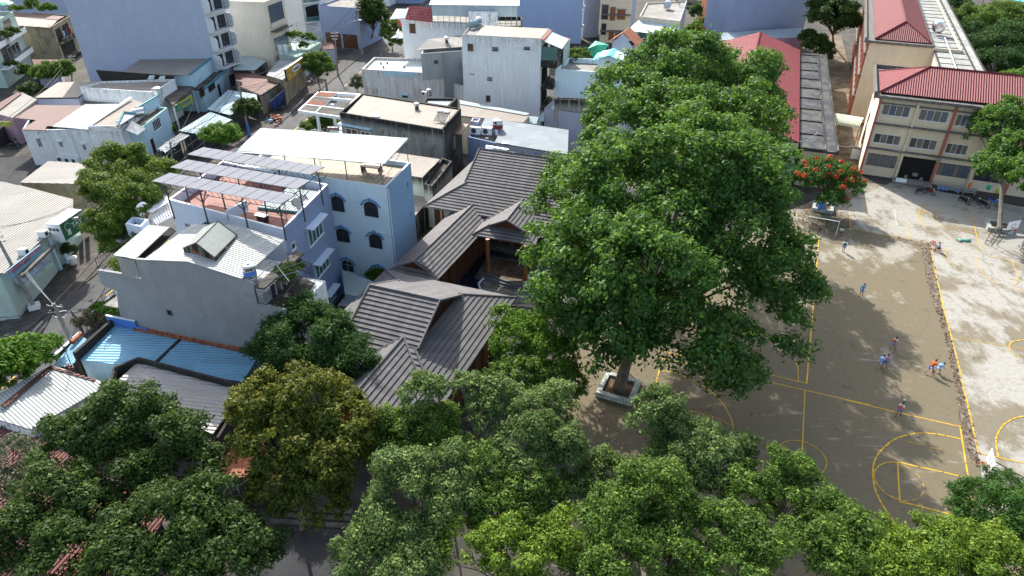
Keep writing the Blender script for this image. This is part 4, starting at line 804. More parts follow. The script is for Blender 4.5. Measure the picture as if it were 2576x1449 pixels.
def planter(label,p,w,rz,h=.5):
    t=thing('tree_planter',label,'planter',p); p=Vector(p); x=V(math.cos(rz),math.sin(rz)); y=V(-x.y,x.x); mb=MB(); q=w/2; k=.42
    for (a,b,c,d) in ((-q,-q,2*q,k),(-q,q-k,2*q,k),(-q,-q+k,k,2*q-2*k),(q-k,-q+k,k,2*q-2*k)): mb.box(p+x*a+y*b,x*c,y*d,V(0,0,h))
    mb.build('stone_rim',M['stone'],t); mb=MB(); mb.box(p-x*(q-k)-y*(q-k),x*2*(q-k),y*2*(q-k),V(0,0,h*.6)); mb.build('soil_bed',M['soil'],t); return t
CR=math.atan2(SB.y,SB.x)
planter('square pebble-tiled planter round the trunk of the biggest tree',W(0,1555,982),3.2,CR); planter('square white-rimmed planter at the foot of the leaning tree on the right',W(9,1860,810),2.8,CR); planter('grey stone planter with a blue drum under the flame tree',W(9,440,655),2.6,CR)
def bench(label,p,rz,n=1.8,group='benches against the classroom wall'):
    t=thing('bench',label,'bench',(0,0,0),group); mb=MB(); mb.cb(V(0,0,.43),(n,.42,.05)); mb.build('seat',M['paleslab'],t); mb=MB(); mb.cb(V(0,.24,.72),(n,.05,.42)); mb.build('backrest',M['paleslab'],t)
    for k in (-.4,.4): mb=MB(); mb.cb(V(n*k,0,.2),(.12,.36,.4)); mb.build('leg',M['slabroof'],t)
    t.location=p; t.rotation_euler=(0,0,rz)
bench('long pale bench with blue bags against the classroom wall',W(21,690,920),CR,3.0); bench('short white bench near the red pennant by the classroom wall',W(21,1070,975),CR,1.7)
t=thing('drink_bags','blue bags and bottles on the long bench by the classroom','bag',W(21,600,880,.46)); mb=MB(); [mb.ell(W(21,520+k*75,850+k*10,.6),(.24,.18,.2),7) for k in (0,1,2)]; mb.ell(W(21,855,900,.6),.2,7); mb.build('bag',M['wallblue'],t,smooth=True)
bk='motorbikes parked before the classrooms'
motorbike('motorbike with grey fairing at the left end of the school bikes',W(21,160,950),.2,'dksteel',bk); motorbike('maroon motorbike leaning by the red pilaster',W(21,330,960),-1.2,'shoe',bk); motorbike('dark motorbike facing the yard below the short bench',W(21,980,1130),-1.25,'blackm',bk)
motorbike('black motorbike between the short bench and the leaning tree',W(21,1190,1130),-1.2,'dksteel',bk); motorbike('grey motorbike standing alone in shade nearest the leaning tree',W(21,1350,1200),-1.25,'blackm',bk); motorbike('blue motorbike under the hanging leaves of the leaning tree',W(21,1530,1160),-1.3,'wallblue',bk)
for lb,x,y,mt in (('orange cloth hanging by the classroom wall',1100,790,'orange'),('lime green cloth hanging by the leaning tree',1460,830,'tarpg'),('yellow round balloon by the leaning tree',1625,905,'ygsign')):
    p=W(21,x,y,1.7); t=thing('hanging_cloth',lb,'cloth',p); mb=MB(); mb.ell(p,(.22,.12,.5) if mt=='orange' else (.33,.3,.36),8); mb.build('fabric',M[mt],t,smooth=True); mb=MB(); mb.tube([p+V(0,0,.4),p+V(0,0,1.4)],.01,3); mb.build('string',M['whitef'],t)
p=W(9,1585,915); t=thing('crumpled_cloth','crumpled sea-green cloth lying on the pale court','cloth',p); mb=MB()
for k in range(9): mb.ell(p+V(R.uniform(-.6,.6),R.uniform(-.25,.25),.1),(R.uniform(.2,.4),R.uniform(.12,.25),R.uniform(.1,.2)),6)
mb.build('fabric',plain('sea_green_cloth',(.15,.42,.34),.7,var=.4),t)
p=W(9,425,650,.5); t=thing('blue_drum','blue plastic drum standing in the planter under the flame tree','drum',p); mb=MB(); mb.lathe(p,[(.42,0),(.46,.1),(.44,.5),(.46,.9),(.4,.95)],14); mb.build('drum_body',M['wallblue'],t,smooth=True); mb=MB(); mb.cyl(p+V(0,0,.93),.4,.04,14); mb.build('lid',M['dksteel'],t)
p=W(9,700,245,.0); t=thing('white_box','white cabinet at the classroom corner beside the flame tree','cabinet',p); mb=MB(); mb.cb(p+V(0,0,.8),(1.3,.7,1.6),CR); mb.build('cabinet_body',M['trimwhite'],t); mb=MB(); mb.cb(p+V(0,0,1.64),(1.4,.8,.07),CR); mb.build('lid',M['curtain'],t)
# people in the yard
pg='children playing in the yard'
def PW(n,x,y): return W(n,x,y,0)
person('child in lime vest sitting on a red stool by the goal',PW(9,582,868),2.9,'sit','whitef','blackm','limef',1.5,pg)
person('child in green bib and lilac shorts standing with a long shadow near the goal',PW(9,605,1000),2.9,'stand','whitef','lilac','greenf',1.55,pg)
person('child in blue kit standing on the yellow touchline at the edge of the tree shade',PW(9,330,1322),-1.3,'stand','bluef','blueshort',None,1.5,pg)
person('child in sky blue shirt walking alone across the middle of the yard',PW(9,748,1362),-.6,'walk','bluef','bluef',None,1.6,pg,arm='up')
person('child in orange bib leaning forward on the wet patch, alone',PW(10,1003,755),-1.1,'walk','whitef','bluef','orange',1.5,pg)
person('child in blue kit running on the left of the pair in the shade',PW(10,895,908),-1.0,'run','bluef','lilac',None,1.5,pg)
person('child in orange bib close on the right of the pair in the shade',PW(10,932,905),-1.0,'walk','lilac','blueshort','orange',1.6,pg)
person('child in orange shirt striding beside the bending player near the drain',PW(10,1300,950),-1.2,'run','orange','blueshort','orange',1.6,pg)
person('child in light blue shirt bending down beside the orange shirted runner',PW(10,1362,945),-1.4,'bend','bluef','bluef',None,1.5,pg)
person('child in orange bib and white sleeves walking along the yellow line nearest the camera',PW(13,398,243),-.9,'walk','whitef','lilac','orange',1.55,pg)
person('child in lilac shirt sitting on a red stool beside the drain',PW(9,1375,1000),1.0,'sit','lilac','blackm',None,1.5,pg)
person('child in orange shirt and blue shorts standing at the right edge by the planter',PW(9,2052,990),2.2,'walk','orange','bluef','orange',1.6,pg)
stool('red stool under the lime vested child by the goal',PW(9,582,868),.2); stool('empty red stool standing beside the seated lilac shirted child',PW(9,1330,940),.5); stool('red stool under the seated lilac shirted child',PW(9,1377,1000),.3)
p=PW(13,447,127)+V(0,0,.11); mb=MB(); mb.ell(p,.11,10); tagit(mb.build('ball',M['whitef'],None,smooth=True),'small white ball on the court near the orange bib child','ball')
# ================================================================ CENTRE: arched house, solar house, grey house
P=Wl(8,[(170,405),(640,475)],11.8); FRc=P[1]; dB=(P[1]-P[0]).normalized(); BRc=W(0,1033,408,11.8)
FLc=FRc-dB*17.0
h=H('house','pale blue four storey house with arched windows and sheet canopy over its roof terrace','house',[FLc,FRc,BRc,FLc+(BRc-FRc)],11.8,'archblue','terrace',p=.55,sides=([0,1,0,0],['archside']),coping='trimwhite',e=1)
ARCH=h
def archwin(h,i,q,bars=False):
    n,x0,y0,x1,y1=q; a=h.uz(i,n,x0,y0); b=h.uz(i,n,x1,y1); u0,u1=min(a[0],b[0]),max(a[0],b[0]); z0,z1=min(a[1],b[1]),max(a[1],b[1]); w_=(u1-u0)/2; uc=(u0+u1)/2; r=w_*1.0; zc=z1-.75*w_
    pts=[(u0,z0),(u1,z0),(u1,zc)]+[(uc+w_*math.cos(t),zc+.75*w_*math.sin(t)) for t in [k*math.pi/10 for k in range(1,10)]]+[(u0,zc)]
    mb=MB(); mb.hexa([h.wp(i,u,z,-.02) for u,z in pts],[h.wp(i,u,z,.015) for u,z in pts]); wo=mb.build('window',M['glass' if not bars else 'dark'],h.r)
    mb=MB(); 
    for s0,s1 in zip(pts,pts[1:]+pts[:1]): mb.tube([h.wp(i,*s0,.03),h.wp(i,*s1,.03)],.04,4,cap=False)
    mb.tube([h.wp(i,uc,z0,.03),h.wp(i,uc,z1,.03)],.03,4)
    mb.tube([h.wp(i,u0,zc,.03),h.wp(i,u1,zc,.03)],.03,4); mb.build('frame',M['brownsh' if not bars else 'trimwhite'],wo)
    if bars:
        mb=MB(); 
        for k in range(1,6): u=u0+(u1-u0)*k/6; mb.tube([h.wp(i,u,z0,.06),h.wp(i,u,zc+.3,.06)],.012,3,cap=False)
        for k in range(1,5): z=z0+(zc-z0)*k/4; mb.tube([h.wp(i,u0,z,.06),h.wp(i,u1,z,.06)],.012,3,cap=False)
        mb.build('grille',M['teal'],wo)
    mb=MB(); R1=w_+.22; A=[h.wp(i,uc+(R1+.12 if k in(0,12) else R1)*math.cos(t),zc+.05+R1*.8*math.sin(t),.08) for k,t in enumerate([.12+k*(math.pi-.24)/12 for k in range(13)])]; mb.tube(A,.1,5); mb.cb(h.wp(i,uc,zc+R1*.8+.08,.1),(.22,.2,.3),0); mb.build('arch_hood',M['trimblue'],wo)
for q in [(8,190,545,305,680),(8,455,590,578,725),(8,232,805,347,928),(8,497,850,610,978)]: archwin(h,0,q)
for q in [(8,272,1060,385,1170),(8,525,1115,640,1215)]: archwin(h,0,q,True)
for q in [(8,807,442,816,468),(8,832,687,840,708)]: h.win(1,q,1,'trimblue','dark',sill=False)
mb=MB(); a,b=W(8,645,478,11.6),0; mb.tube([h.wp(1,.15,11.5,.08),h.wp(1,.15,.3,.08)],.06,6); u,z=h.uz(0,8,385,435); mb.tube([h.wp(0,u,z,.08),h.wp(0,u+.25,z-.8,.08),h.wp(0,u+.45,z-1.5,.08),h.wp(0,u+.2,z-2.1,.08),h.wp(0,u-.15,z-2.2,.08)],.05,5); mb.tube([h.wp(0,h.uz(0,8,560,840)[0],h.uz(0,8,560,840)[1],.08),h.wp(0,h.uz(0,8,685,860)[0],h.uz(0,8,685,860)[1],.08)],.05,5); mb.build('drain_pipe',M['trimwhite'],h.r)
ZC=14.3; P=[W(0,1027,347,ZC),W(0,967,412,ZC),W(0,590,378,ZC),W(0,657,325,ZC)]; 
mb=MB(); mb.slab([P[2]+V(0,0,-.2),P[1],P[0],P[3]+V(0,0,.15)][1:]+[P[2]+V(0,0,-.2)],.06); mb.build('terrace_canopy',M['mint'],h.r)
mb=MB(); mb.tube([P[2]+V(0,0,-.25),P[3]],.09,5); mb.build('canopy_gutter',M['trimblue'],h.r)
mb=MB()
for (x,y) in ((610,470),(325,425),(80,395),(-160,365)): q=W(8,x,y-5,11.3); mb.tube([q,V(q.x,q.y,ZC-.1)],.06,6)
for k in (0,.33,.66): q=BRc.lerp(BRc+(FLc-FRc),k); mb.tube([V(q.x-.2,q.y-.3,11.3),V(q.x-.2,q.y-.3,ZC)],.05,6)
q=W(8,610,470,11.3); mb.tube([q+V(0,0,.2),V(BRc.x-.3,BRc.y-.3,ZC-.2)],.03,4); mb.tube([V(q.x,q.y,ZC-.2),V(BRc.x-.3,BRc.y-.3,11.5)],.03,4)
for k in range(4): a=P[1].lerp(P[2],k/3.)-V(0,0,.12); b=P[0].lerp(P[3],k/3.)-V(0,0,.12); mb.tube([a,b],.05,4)
for f in (.05,.5,.95): a=P[1].lerp(P[0],f)-V(0,0,.16); b=P[2].lerp(P[3],f)-V(0,0,.2); mb.tube([a,b],.05,4)
mb.build('canopy_frame',M['galv'],h.r)
t=thing('lounge_table','old wooden table standing in shade on the tiled roof terrace','table',W(8,520,320,11.3)); mb=MB(); mb.cb(W(8,520,305,12.0),(2.2,1.1,.08),-.3); mb.build('table_top',M['wooddk'],t)
for dx in(-.9,.9): mb=MB(); mb.cb(W(8,520,315,11.6)+V(dx,0,0),(.1,.9,.7),-.3); mb.build('leg',M['wooddk'],t)
# solar house
zs=12.5; FL,FR,BR=W(20,265,795,zs),W(20,1830,1205,zs),W(20,2440,590,zs); BL=FL+(BR-FR)
h=H('house','periwinkle four storey house with three rows of solar panels above its red tiled terrace','house',[FL,FR,BR,BL],zs,'solar','brick',p=1.0,sides=([0,1,0,0],['solarside']),coping='trimwhite')  # right wall takes a darker blue, its shade put into the colour
SOL=h
for q,kk in (((6,2002,328,2147,352),4),((6,2067,640,2201,628),4),((6,2158,915,2252,905),4)): h.win(1,q,kk,gl='glassg',hood=.75,hm='solar',bars=0)
h.win(1,(6,1862,458,1905,482),1,gl='glass',sill=True)
h.win(0,(6,935,262,1045,330),3,gl='curtain')
u,z=h.uz(0,20,1000,935); h.part('stair_block',0,[(u-2.6,u+.4,z-1.9,z-1.75,0,2.2),(u+.38,u+.6,z-1.0,z+.0,-2.4,0)],'solar')
h.part('stair_roof',0,[(u-2.4,u+.3,z-1.74,z-1.70,.1,2.1)],'darkslab')
t=thing('solar_array','three rows of grey solar panels on a trussed steel frame above a red terrace','solar panels',W(20,1200,800,zs)); SZ=15.3
for (a,b,c_,d_) in [((40,545),(285,432),(2005,738),(1800,860)),((290,358),(525,252),(2205,540),(2015,655)),((525,182),(740,85),(2400,350),(2205,460))]:
    A,B,C,D=[W(20,q[0],q[1],SZ+dz) for q,dz in ((a,0),(b,.12),(c_,.12),(d_,0))]; 
    for k in range(11):
        f0,f1=k/11+.003,(k+1)/11-.003
        for g0,g1 in ((.005,.495),(.505,.995)):
            mb=MB(); Q=lambda f,g_:A.lerp(D,f).lerp(B.lerp(C,f),g_)
            mb.slab([Q(f0,g0),Q(f1,g0),Q(f1,g1),Q(f0,g1)],.04); fo=mb.build('solar_panel',M['alu'],t); mb=MB(); e_=.0012; gg=.006; mb.face([Q(f0+e_*.6,g0+gg)+V(0,0,.004),Q(f1-e_*.6,g0+gg)+V(0,0,.004),Q(f1-e_*.6,g1-gg)+V(0,0,.004),Q(f0+e_*.6,g1-gg)+V(0,0,.004)]); mb.build('cells',M['cell'],fo)
    mb=MB(); dn=V(0,0,.55)
    for g_ in (.12,.88):
        p0=Q(0,g_)-V(0,0,.06); p1=Q(1,g_)-V(0,0,.06); mb.tube([p0,p1],.035,4); mb.tube([p0.lerp(p1,.03)-dn,p1.lerp(p0,.03)-dn],.035,4)
        for k in range(20): a_=p0.lerp(p1,.03+k*.047); mb.tube([a_,a_-dn+(p1-p0)*.02],.02,3,cap=False)
    for k in range(12): f=k/11; mb.tube([Q(f,0)-V(0,0,.05),Q(f,1)-V(0,0,.05)],.02,4,cap=False)
    mb.build('truss',M['dksteel'],t)
A1,B1=W(20,40,545,SZ),W(20,525,182,SZ); D1,C1=W(20,1800,860,SZ),W(20,2400,350,SZ); mb=MB()
for f in (.08,.36,.68,.96):
    fr_=A1.lerp(D1,f); bk_=B1.lerp(C1,f); 
    for g_ in (.06,.5,.95): q=fr_.lerp(bk_,g_); zb=11.5; mb.tube([V(q.x,q.y,zb),V(q.x,q.y,SZ-.6)],.07,6); [mb.tube([V(q.x,q.y,SZ-1.5),V(q.x+dx,q.y+dy,SZ-.6)],.03,4) for dx,dy in ((.9,-.3),(-.9,.3),(.2,.8),(-.2,-.8))]
    mb.tube([fr_-V(0,0,.6),bk_-V(0,0,.6)],.05,4)
mb.build('steel_post',M['dksteel'],t)
q=W(20,1560,1100,11.5); t=thing('garden_table','small dark box table on the red terrace behind the front parapet','table',q); mb=MB(); mb.cb(q+V(0,0,.7),(1.2,.7,.06),-.4); mb.build('table_top',M['galv'],t); mb=MB(); mb.cb(q+V(0,0,.35),(.9,.5,.66),-.4); mb.build('leg_frame',M['blackm'],t)
t=thing('terrace_shelter','pale sheet roof at the right end of the red solar terrace','shelter',W(20,1900,900,11.5)); P=Wl(20,[(1480,900,11.75),(2030,960,11.75),(2330,680,11.9),(1900,640,11.9)]); sheet('roof',t,P,'whitesheet',.06); sheet('fascia',t,[P[0]-V(0,0,.06),P[1]-V(0,0,.06),P[1]+V(0,.05,-.06),P[0]+V(0,.05,-.06)],'teal',.2)
P=Wl(20,[(1990,790,12.3),(2010,845,12.2),(2180,790,12.4),(2130,725,12.7)]); t=thing('spare_solar_panel','small tilted dark solar panel by the right parapet of the red terrace','solar panel',P[1]); sheet('panel_frame',t,P,'trimwhite',.05); c_=sum(P,V(0,0,0))/4; mb=MB()
for i in range(4):
    for j in range(3):
        f=lambda a,b:P[1].lerp(P[2],a).lerp(P[0].lerp(P[3],a),b)+V(0,0,.01); mb.face([f(i/4+.02,j/3+.03),f(i/4+.23,j/3+.03),f(i/4+.23,j/3+.3),f(i/4+.02,j/3+.3)])
mb.build('cells',M['cell'],t)
dish('grey satellite dish beside the small tilted solar panel',W(20,2040,960,11.5),.55)
# annex left of solar house
tank_h('big stainless water tank on a white block left of the solar house',W(5,1310,830,8.3),1.9,.75,-.45,.25)
h=H('house','narrow white stair block carrying the big stainless tank, with a pale ledge facing the street','annex',[W(5,1180,905,9.0),W(5,1330,930,9.0),W(5,1400,860,9.0),W(5,1250,835,9.0)],9.0,'solar','slabroof',p=.8)
P=Wl(5,[(1050,1040,7.0),(1215,1080,7.0),(1420,960,7.0),(1190,905,7.0)]); sheet('ledge_slab',h.r,P,'trimwhite',.3); q=[p.lerp(sum(P,V(0,0,0))/4,.12)+V(0,0,.01) for p in P]; sheet('ledge_top',h.r,q,'slabroof',.02)
t=thing('pergola','white lattice pergola with climbing leaves beside the big stainless tank','pergola',W(5,1520,820,0)); mb=MB(); P=Wl(5,[(1420,830),(1480,910),(1650,820),(1610,690)],8.6)
for k in range(9): f=k/8; mb.tube([P[0].lerp(P[3],f),P[1].lerp(P[2],f)],.05,4); mb.tube([P[0].lerp(P[1],f),P[3].lerp(P[2],f)],.05,4)
mb.build('lattice',M['trimwhite'],t); mb=MB(); [mb.tube([V(p.x,p.y,0),p],.07,5) for p in P]; mb.build('post',M['trimwhite'],t)
P=Wl(5,[(1385,790),(1440,790),(1600,690),(1570,610),(1440,700)],9.2); t=thing('awning','crumpled off-white fabric awning between the tank and the solar house','awning',P[0]); sheet('fabric',t,P[:4],'whitef',.04); mb=MB(); mb.tube([P[0],P[3]],.05,5); mb.build('rod',M['galv'],t)
# grey house: long raw cement side wall
A=W(6,510,1180,4.6); B=W(6,1550,1390,4.6); dG=(B-A); dG.z=0; dG.normalize(); nG=V(-dG.y,dG.x); A.z=0
def gp(x,y): u,z=hit(6,x,y,A,A+dG); return (u,z)
t=thing('house','long raw grey cement house with pale ribbed roof, skylight box and a caged rear balcony','house',(A.x,A.y,0)); GH=t
U=lambda u,z,o=0: V(A.x+dG.x*u+nG.x*o,A.y+dG.y*u+nG.y*o,z)
uL=gp(175,680)[0]; zL=gp(175,680)[1]; u2=gp(560,758)[0]; u3=gp(510,585); u4=gp(980,605); u5=gp(1420,750); u6=gp(1530,797); u7=gp(1575,975); u8=gp(1815,1025)
u1=gp(345,1100)[0]
pts=[(u1,0),(u8[0],0),(u8[0],u8[1]),(u7[0]-.05,u7[1]),(u6[0],u7[1]),(u6[0],u6[1]),u5,gp(1130,650),u4,gp(600,592),(u3[0],u3[1]),(u2,gp(560,758)[1]),gp(400,715),(uL,zL),gp(215,805),gp(350,865),gp(360,1000)]
mb=MB(zref=11.0); mb.face([U(*p) for p in pts]); D_=6.0; mb.face([U(p[0],p[1],.25) for p in reversed(pts)])
for a,b in zip(pts,pts[1:]+pts[:1]): mb.face([U(*b),U(*a),U(a[0],a[1],.25),U(b[0],b[1],.25)])
mb.build('side_wall',M['greyw'],t)
zr0=u3[1]-.08; mb=MB(zref=11); 
def gbox(mb,u0,u1_,z0,z1,o0,o1,m=0): mb.box(U(u0,z0,o0),dG*(u1_-u0),nG*(o1-o0),V(0,0,z1-z0),m)
gbox(mb,u3[0],u6[0],0,10.0,.25,D_); gbox(mb,u6[0]-.01,u8[0],0,u8[1]-.9,.25,D_); gbox(mb,uL+.8,u3[0],0,zL-1.0,.26,D_); mb.build('wall',M['white'],t)
mb=MB(); rl=[gp(590,590),(u4[0],u4[1]),(u5[0]+.25,u5[1])]
P0,P1,P2=[U(a,b+.06,-.12) for a,b in rl]; K=nG*(D_+.1); bz=V(0,0,.25)
mb.slab(rot([P0,P1,P1+K+bz,P0+K+bz],1),.07); mb.slab(rot([P1,P2,P2+K+bz,P1+K+bz],1),.07); mb.build('roof',M['whiterib'],t)
mb=MB(); P=Wl(6,[(315,548,11.0),(510,583,11.0),(812,302,11.2),(622,288,11.2)]); mb.slab(rot(P,1),.07); mb.build('front_roof',M['whiterib'],t)
mb=MB(); mb.slab([W(6,512,590,10.6),W(6,590,603,10.6),W(6,860,335,10.6),W(6,812,305,10.6)],.1); mb.build('roof_gap_sheet',M['dark'],t)  # dark sheet closing the gap between the two roofs
mb=MB(); q0,q1,q2,q3=gp(345,562),gp(510,592),gp(558,750),gp(398,712); mb.slab([U(*q3,-.04),U(*q2,-.04),U(*q1,-.04),U(*q0,-.04)],.02); mb.build('balcony_screen',M['greysheetl'],t)
grid_rail('front_balcony_rail',t,[U(uL,zL,.2),U(uL,zL,5.5)],.9,'blackm',.25); mb=MB(); gbox(mb,uL,u2,zL-1.1,zL-.95,.25,5.6); mb.build('balcony_floor',M['slabroof'],t)
# skylight
P=Wl(6,[(925,490,13.0),(1200,570,12.9),(1395,375,12.9),(1110,300,13.1)]); ap0=P[0].lerp(P[1],.5)+V(0,0,.9); ap1=P[3].lerp(P[2],.5)+V(0,0,.9); dn=V(0,0,-.9)
mb=MB(); mb.hexa([p+dn for p in P],P); mb.build('skylight_wall',M['mossy'],t); mb=MB(); mb.face([P[0],P[1],ap0]); mb.face([P[2],P[3],ap1]); so_=mb.build('skylight_gable',M['mossy'],t)
mb=MB(); mb.slab([P[1],P[2],ap1,ap0],.04); mb.slab([P[3],P[0],ap0,ap1],.04); mb.build('skylight_glass',plain('dusty_skylight_glass',(.28,.31,.29),.35),t)
mb=MB(); [mb.tube([a,b],.05,4) for a,b in ((ap0,ap1),(P[0],ap0),(P[1],ap0),(P[2],ap1),(P[3],ap1),(P[1],P[2]))]; mb.build('skylight_frame',M['brownsh'],t)
mb=MB(); f=(P[1]-P[0]).normalized(); n_=V(f.y,-f.x)
for k in range(7): mb.box(P[0]+f*(.9+.28*(k%5))+n_*.0+V(0,0,-.05+.12*(k//5)),f*.22,n_*.03,V(0,0,.09))
mb.build('exposed_bricks',M['orangetile'],so_)
tank_v('slim stainless water tank at the front right corner of the pale ribbed roof',U(u6[0]-.6,u6[1]-.7,.7),.5,1.35,.45,'wallblue')
# rear cage balcony
fz=u8[1]; P=[U(u7[0],fz,.1),U(u8[0],fz,.1),W(6,2060,735,fz),W(6,1850,640,fz)]; 
grid_rail('balcony_cage',t,[P[0],P[1],P[2],P[3]],1.25,'blackm',.16,.012)
mb=MB(); mb.slab([q-V(0,0,.6) for q in P],.15); mb.build('balcony_floor',M['darkslab'],t)
mb=MB(); gbox(mb,u6[0]-.05,u6[0]+.9,u6[1]-.5,u6[1]-.35,.1,D_); mb.build('rear_ledge',M['darkslab'],t)
mb=MB(); p0,p1=U(u7[0]+.3,fz+2.0,.2),U(u8[0]-.2,fz+1.9,2.8); mb.tube([p0,p1],.04,4); mb.tube([U(u7[0]-.5,fz+2.1,3.5),U(u8[0],fz+1.9,1.2)],.04,4); mb.tube([p1,p1-V(0,0,2.2)],.04,4); mb.tube([U(u7[0],fz+1.9,1.4),U(u8[0]-.1,fz+2.1,4.4)],.03,4); mb.build('laundry_poles',M['galv'],t)
mb=MB(); 
for k in range(5): gbox(mb,u6[0]+.9,u6[0]+.95,fz+.2,fz+1.4,.8+k*.75,1.3+k*.75)
mb.build('rear_window',M['glass'],t)
u,z=gp(810,1050); mb=MB(); gbox(mb,u-.28,u+.28,z-.28,z+.28,-.03,.02); wo=mb.build('window',M['trimgrey'],t); mb=MB(); gbox(mb,u-.2,u+.14,z-.2,z+.2,-.045,.01); mb.build('pane',M['dark'],wo)
mb=MB(); us,_=gp(510,1180); ue,_=gp(1590,1395)
for k in range(46): s=us+(ue-us)*k/46; gbox(mb,s,s+(ue-us)/46*.85,4.35+R.uniform(-.05,.05),4.75+R.uniform(-.08,.08),-.30,-.003)
mb.build('brick_footing',M['orangetile'],t)
a=gp(320,1000); mb=MB(); gbox(mb,u1-.9,u1+.6,a[1]-.1,a[1],.0,3); mb.build('lower_balcony',M['slabroof'],t); grid_rail('lower_balcony_rail',t,[U(u1-.9,a[1],.1),U(u1-.9,a[1],3)],.9,'blackm',.2)
a=gp(305,1090); t2=thing('wall_panel','bright blue painted panel wall where the grey house meets the blue roof','wall',U(u1-.8,4.4,-.3)); q0=U(u1-.9,4.3,-.2); mb=MB(); mb.box(q0,dG*3.1,nG*.12,V(0,0,1.15)); mb.box(q0+dG*3.1,dG*1.1,nG*.12,V(0,0,.6)); mb.build('panel',M['wallblue'],t2); mb=MB(); mb.box(q0+V(0,0,1.153)-nG*.03,dG*3.1,nG*.18,V(0,0,.06)); mb.build('cap',M['trimwhite'],t2)
# low blue roof, beige roof, white roof (front left)
zb=4.5; P=Wl(7,[(615,815),(920,560),(2110,775),(1965,1015)],zb); 
h=H('house','long low house with a light blue metal roof beneath the raw grey cement wall','house',[P[0],P[3],P[2],P[1]],4.25,'lblue',None,p=.1); sheet('roof',h.r,[P[0]+V(0,0,-.25),P[3],P[2],P[1]],'bluesheet',.07,e=1)
mb=MB(); a,b=W(7,592,795,4.9),W(7,905,520,4.9); d=(b-a).normalized(); n_=V(d.y,-d.x); mb.box(V(a.x,a.y,0),b-a,n_*.3,V(0,0,5.1)); mb.build('street_parapet',M['black'],h.r)
sm=MB(); a,b=W(7,1465,665,zb+.05),W(7,1270,850,zb-.05); d=(b-a).normalized(); n_=V(-d.y,d.x)*.18; sm.slab([a-n_,a+n_,b+n_,b-n_],.03); 
for k in range(14): q=a.lerp(b,k/13.); sm.cb(q+V(R.uniform(-.1,.1),0,.03),(R.uniform(.12,.3),R.uniform(.1,.2),.04),R.random())
sm.build('cracked_seam',M['black'],h.r)
P=Wl(7,[(940,910),(1130,835),(1985,1045),(1720,1440)],4.9); tlt=[-.15,.25,.1,-.2]
h=H('house','low house with beige ribbed roof and black parapet in front of the blue roof','house',[W(7,890,1020,4.6),P[3],P[2],W(7,1120,820,4.6)],4.55,'mossy',None,p=.1); 
sheet('roof',h.r,[W(7,910,1045,4.9),W(7,1720,1440,4.9),W(7,1965,1095,5.0),W(7,1130,840,5.1)],'beige2',.07,e=1)
mb=MB()
for (p,q,zz) in (((1120,815),(1975,1035),5.55),((920,893),(1120,815),5.5),((875,1030),(920,893),5.3)):
    a,b=W(7,*p,zz),W(7,*q,zz); d=(b-a); d.z=0; d.normalize(); n_=V(d.y,-d.x); mb.box(V(a.x,a.y,3.5),V(b.x-a.x,b.y-a.y,0)+d*.02,n_*.22,V(0,0,zz-3.5)); 
a,b=W(7,1975,1035,5.5),W(7,1740,1449,5.2); d=(b-a); d.z=0; d.normalize(); n_=V(d.y,-d.x); mb.box(V(a.x,a.y,0),V(b.x-a.x,b.y-a.y,0),n_*-.22,V(0,0,5.0))
mb.build('parapet',M['black'],h.r)
P=Wl(7,[(0,1215),(410,885),(870,1035),(240,1395)],3.9)
h=H('house','low white ribbed roof with rusty edges at lower left, house number on its side','house',[W(7,-240,1260,3.7),W(7,250,1410,3.7),W(7,885,1040,3.7),W(7,420,880,3.7)],3.7,'white',None,p=.1)
sheet('roof',h.r,[W(7,-250,1250,3.85),W(7,250,1400,3.85),W(7,885,1035,4.1),W(7,415,882,4.1)],'whiterib',.07,e=1)
sheet('rusty_flashing',h.r,[W(7,0,1210,4.16),W(7,30,1225,4.16),W(7,425,905,4.16),W(7,405,885,4.16)],'rustsheet',.03); sheet('rusty_flashing',h.r,[W(7,400,885,4.18),W(7,392,900,4.18),W(7,760,1010,4.18),W(7,775,995,4.18)],'rustsheet',.03)
a=h.wp(0,0,0,.02); d=(h.c[1]-h.c[0]).normalized(); u,z=h.uz(0,7,15,1385); text('house_number',h.r,'45',h.wp(0,u-.1,z-.2,.02),d,UP,.75,'dksteel')
h.part('canopy_edge',0,[(h.uz(0,7,-10,1360)[0]-3,h.uz(0,7,250,1440)[0],2.0,2.12,0,.9)],'trimwhite')
P=Wl(7,[(430,885),(590,905),(600,810),(660,700),(640,690)],3.5); t=thing('lean_to_roof','small blue sheet lean-to roof between the street and the black parapet','shed',W(7,540,840,0)); sheet('roof',t,[W(7,430,885,3.4),W(7,585,900,3.4),W(7,700,670,3.7),W(7,640,640,3.6)],'bluesheet',.05); mb=MB(); mb.hexa([W(7,440,885,0),W(7,560,895,0),W(7,680,670,0),W(7,640,650,0)],[W(7,440,885,3.25),W(7,560,895,3.25),W(7,680,670,3.4),W(7,640,650,3.3)]); mb.build('wall',M['lblue'],t)
mb=MB(); a,b=W(7,580,700,3.9),W(7,655,630,3.9); mb.tube([a,b],.22,8); mb.build('orange_ridge_tile',M['orangetile'],t)
t=thing('front_wall','white-capped low wall along the street below the concrete pole','wall',W(7,440,800,0)); a,b=W(7,430,800,2.4),W(7,640,612,2.4); mb=MB(); mb.box(V(a.x,a.y,0),V(b.x-a.x,b.y-a.y),V(.2,-.05,0),V(0,0,2.35)); mb.build('wall',M['mossy'],t); mb=MB(); mb.box(V(a.x-.04,a.y,2.353),V(b.x-a.x,b.y-a.y),V(.28,-.05,0),V(0,0,.06)); mb.build('coping',M['trimwhite'],t)
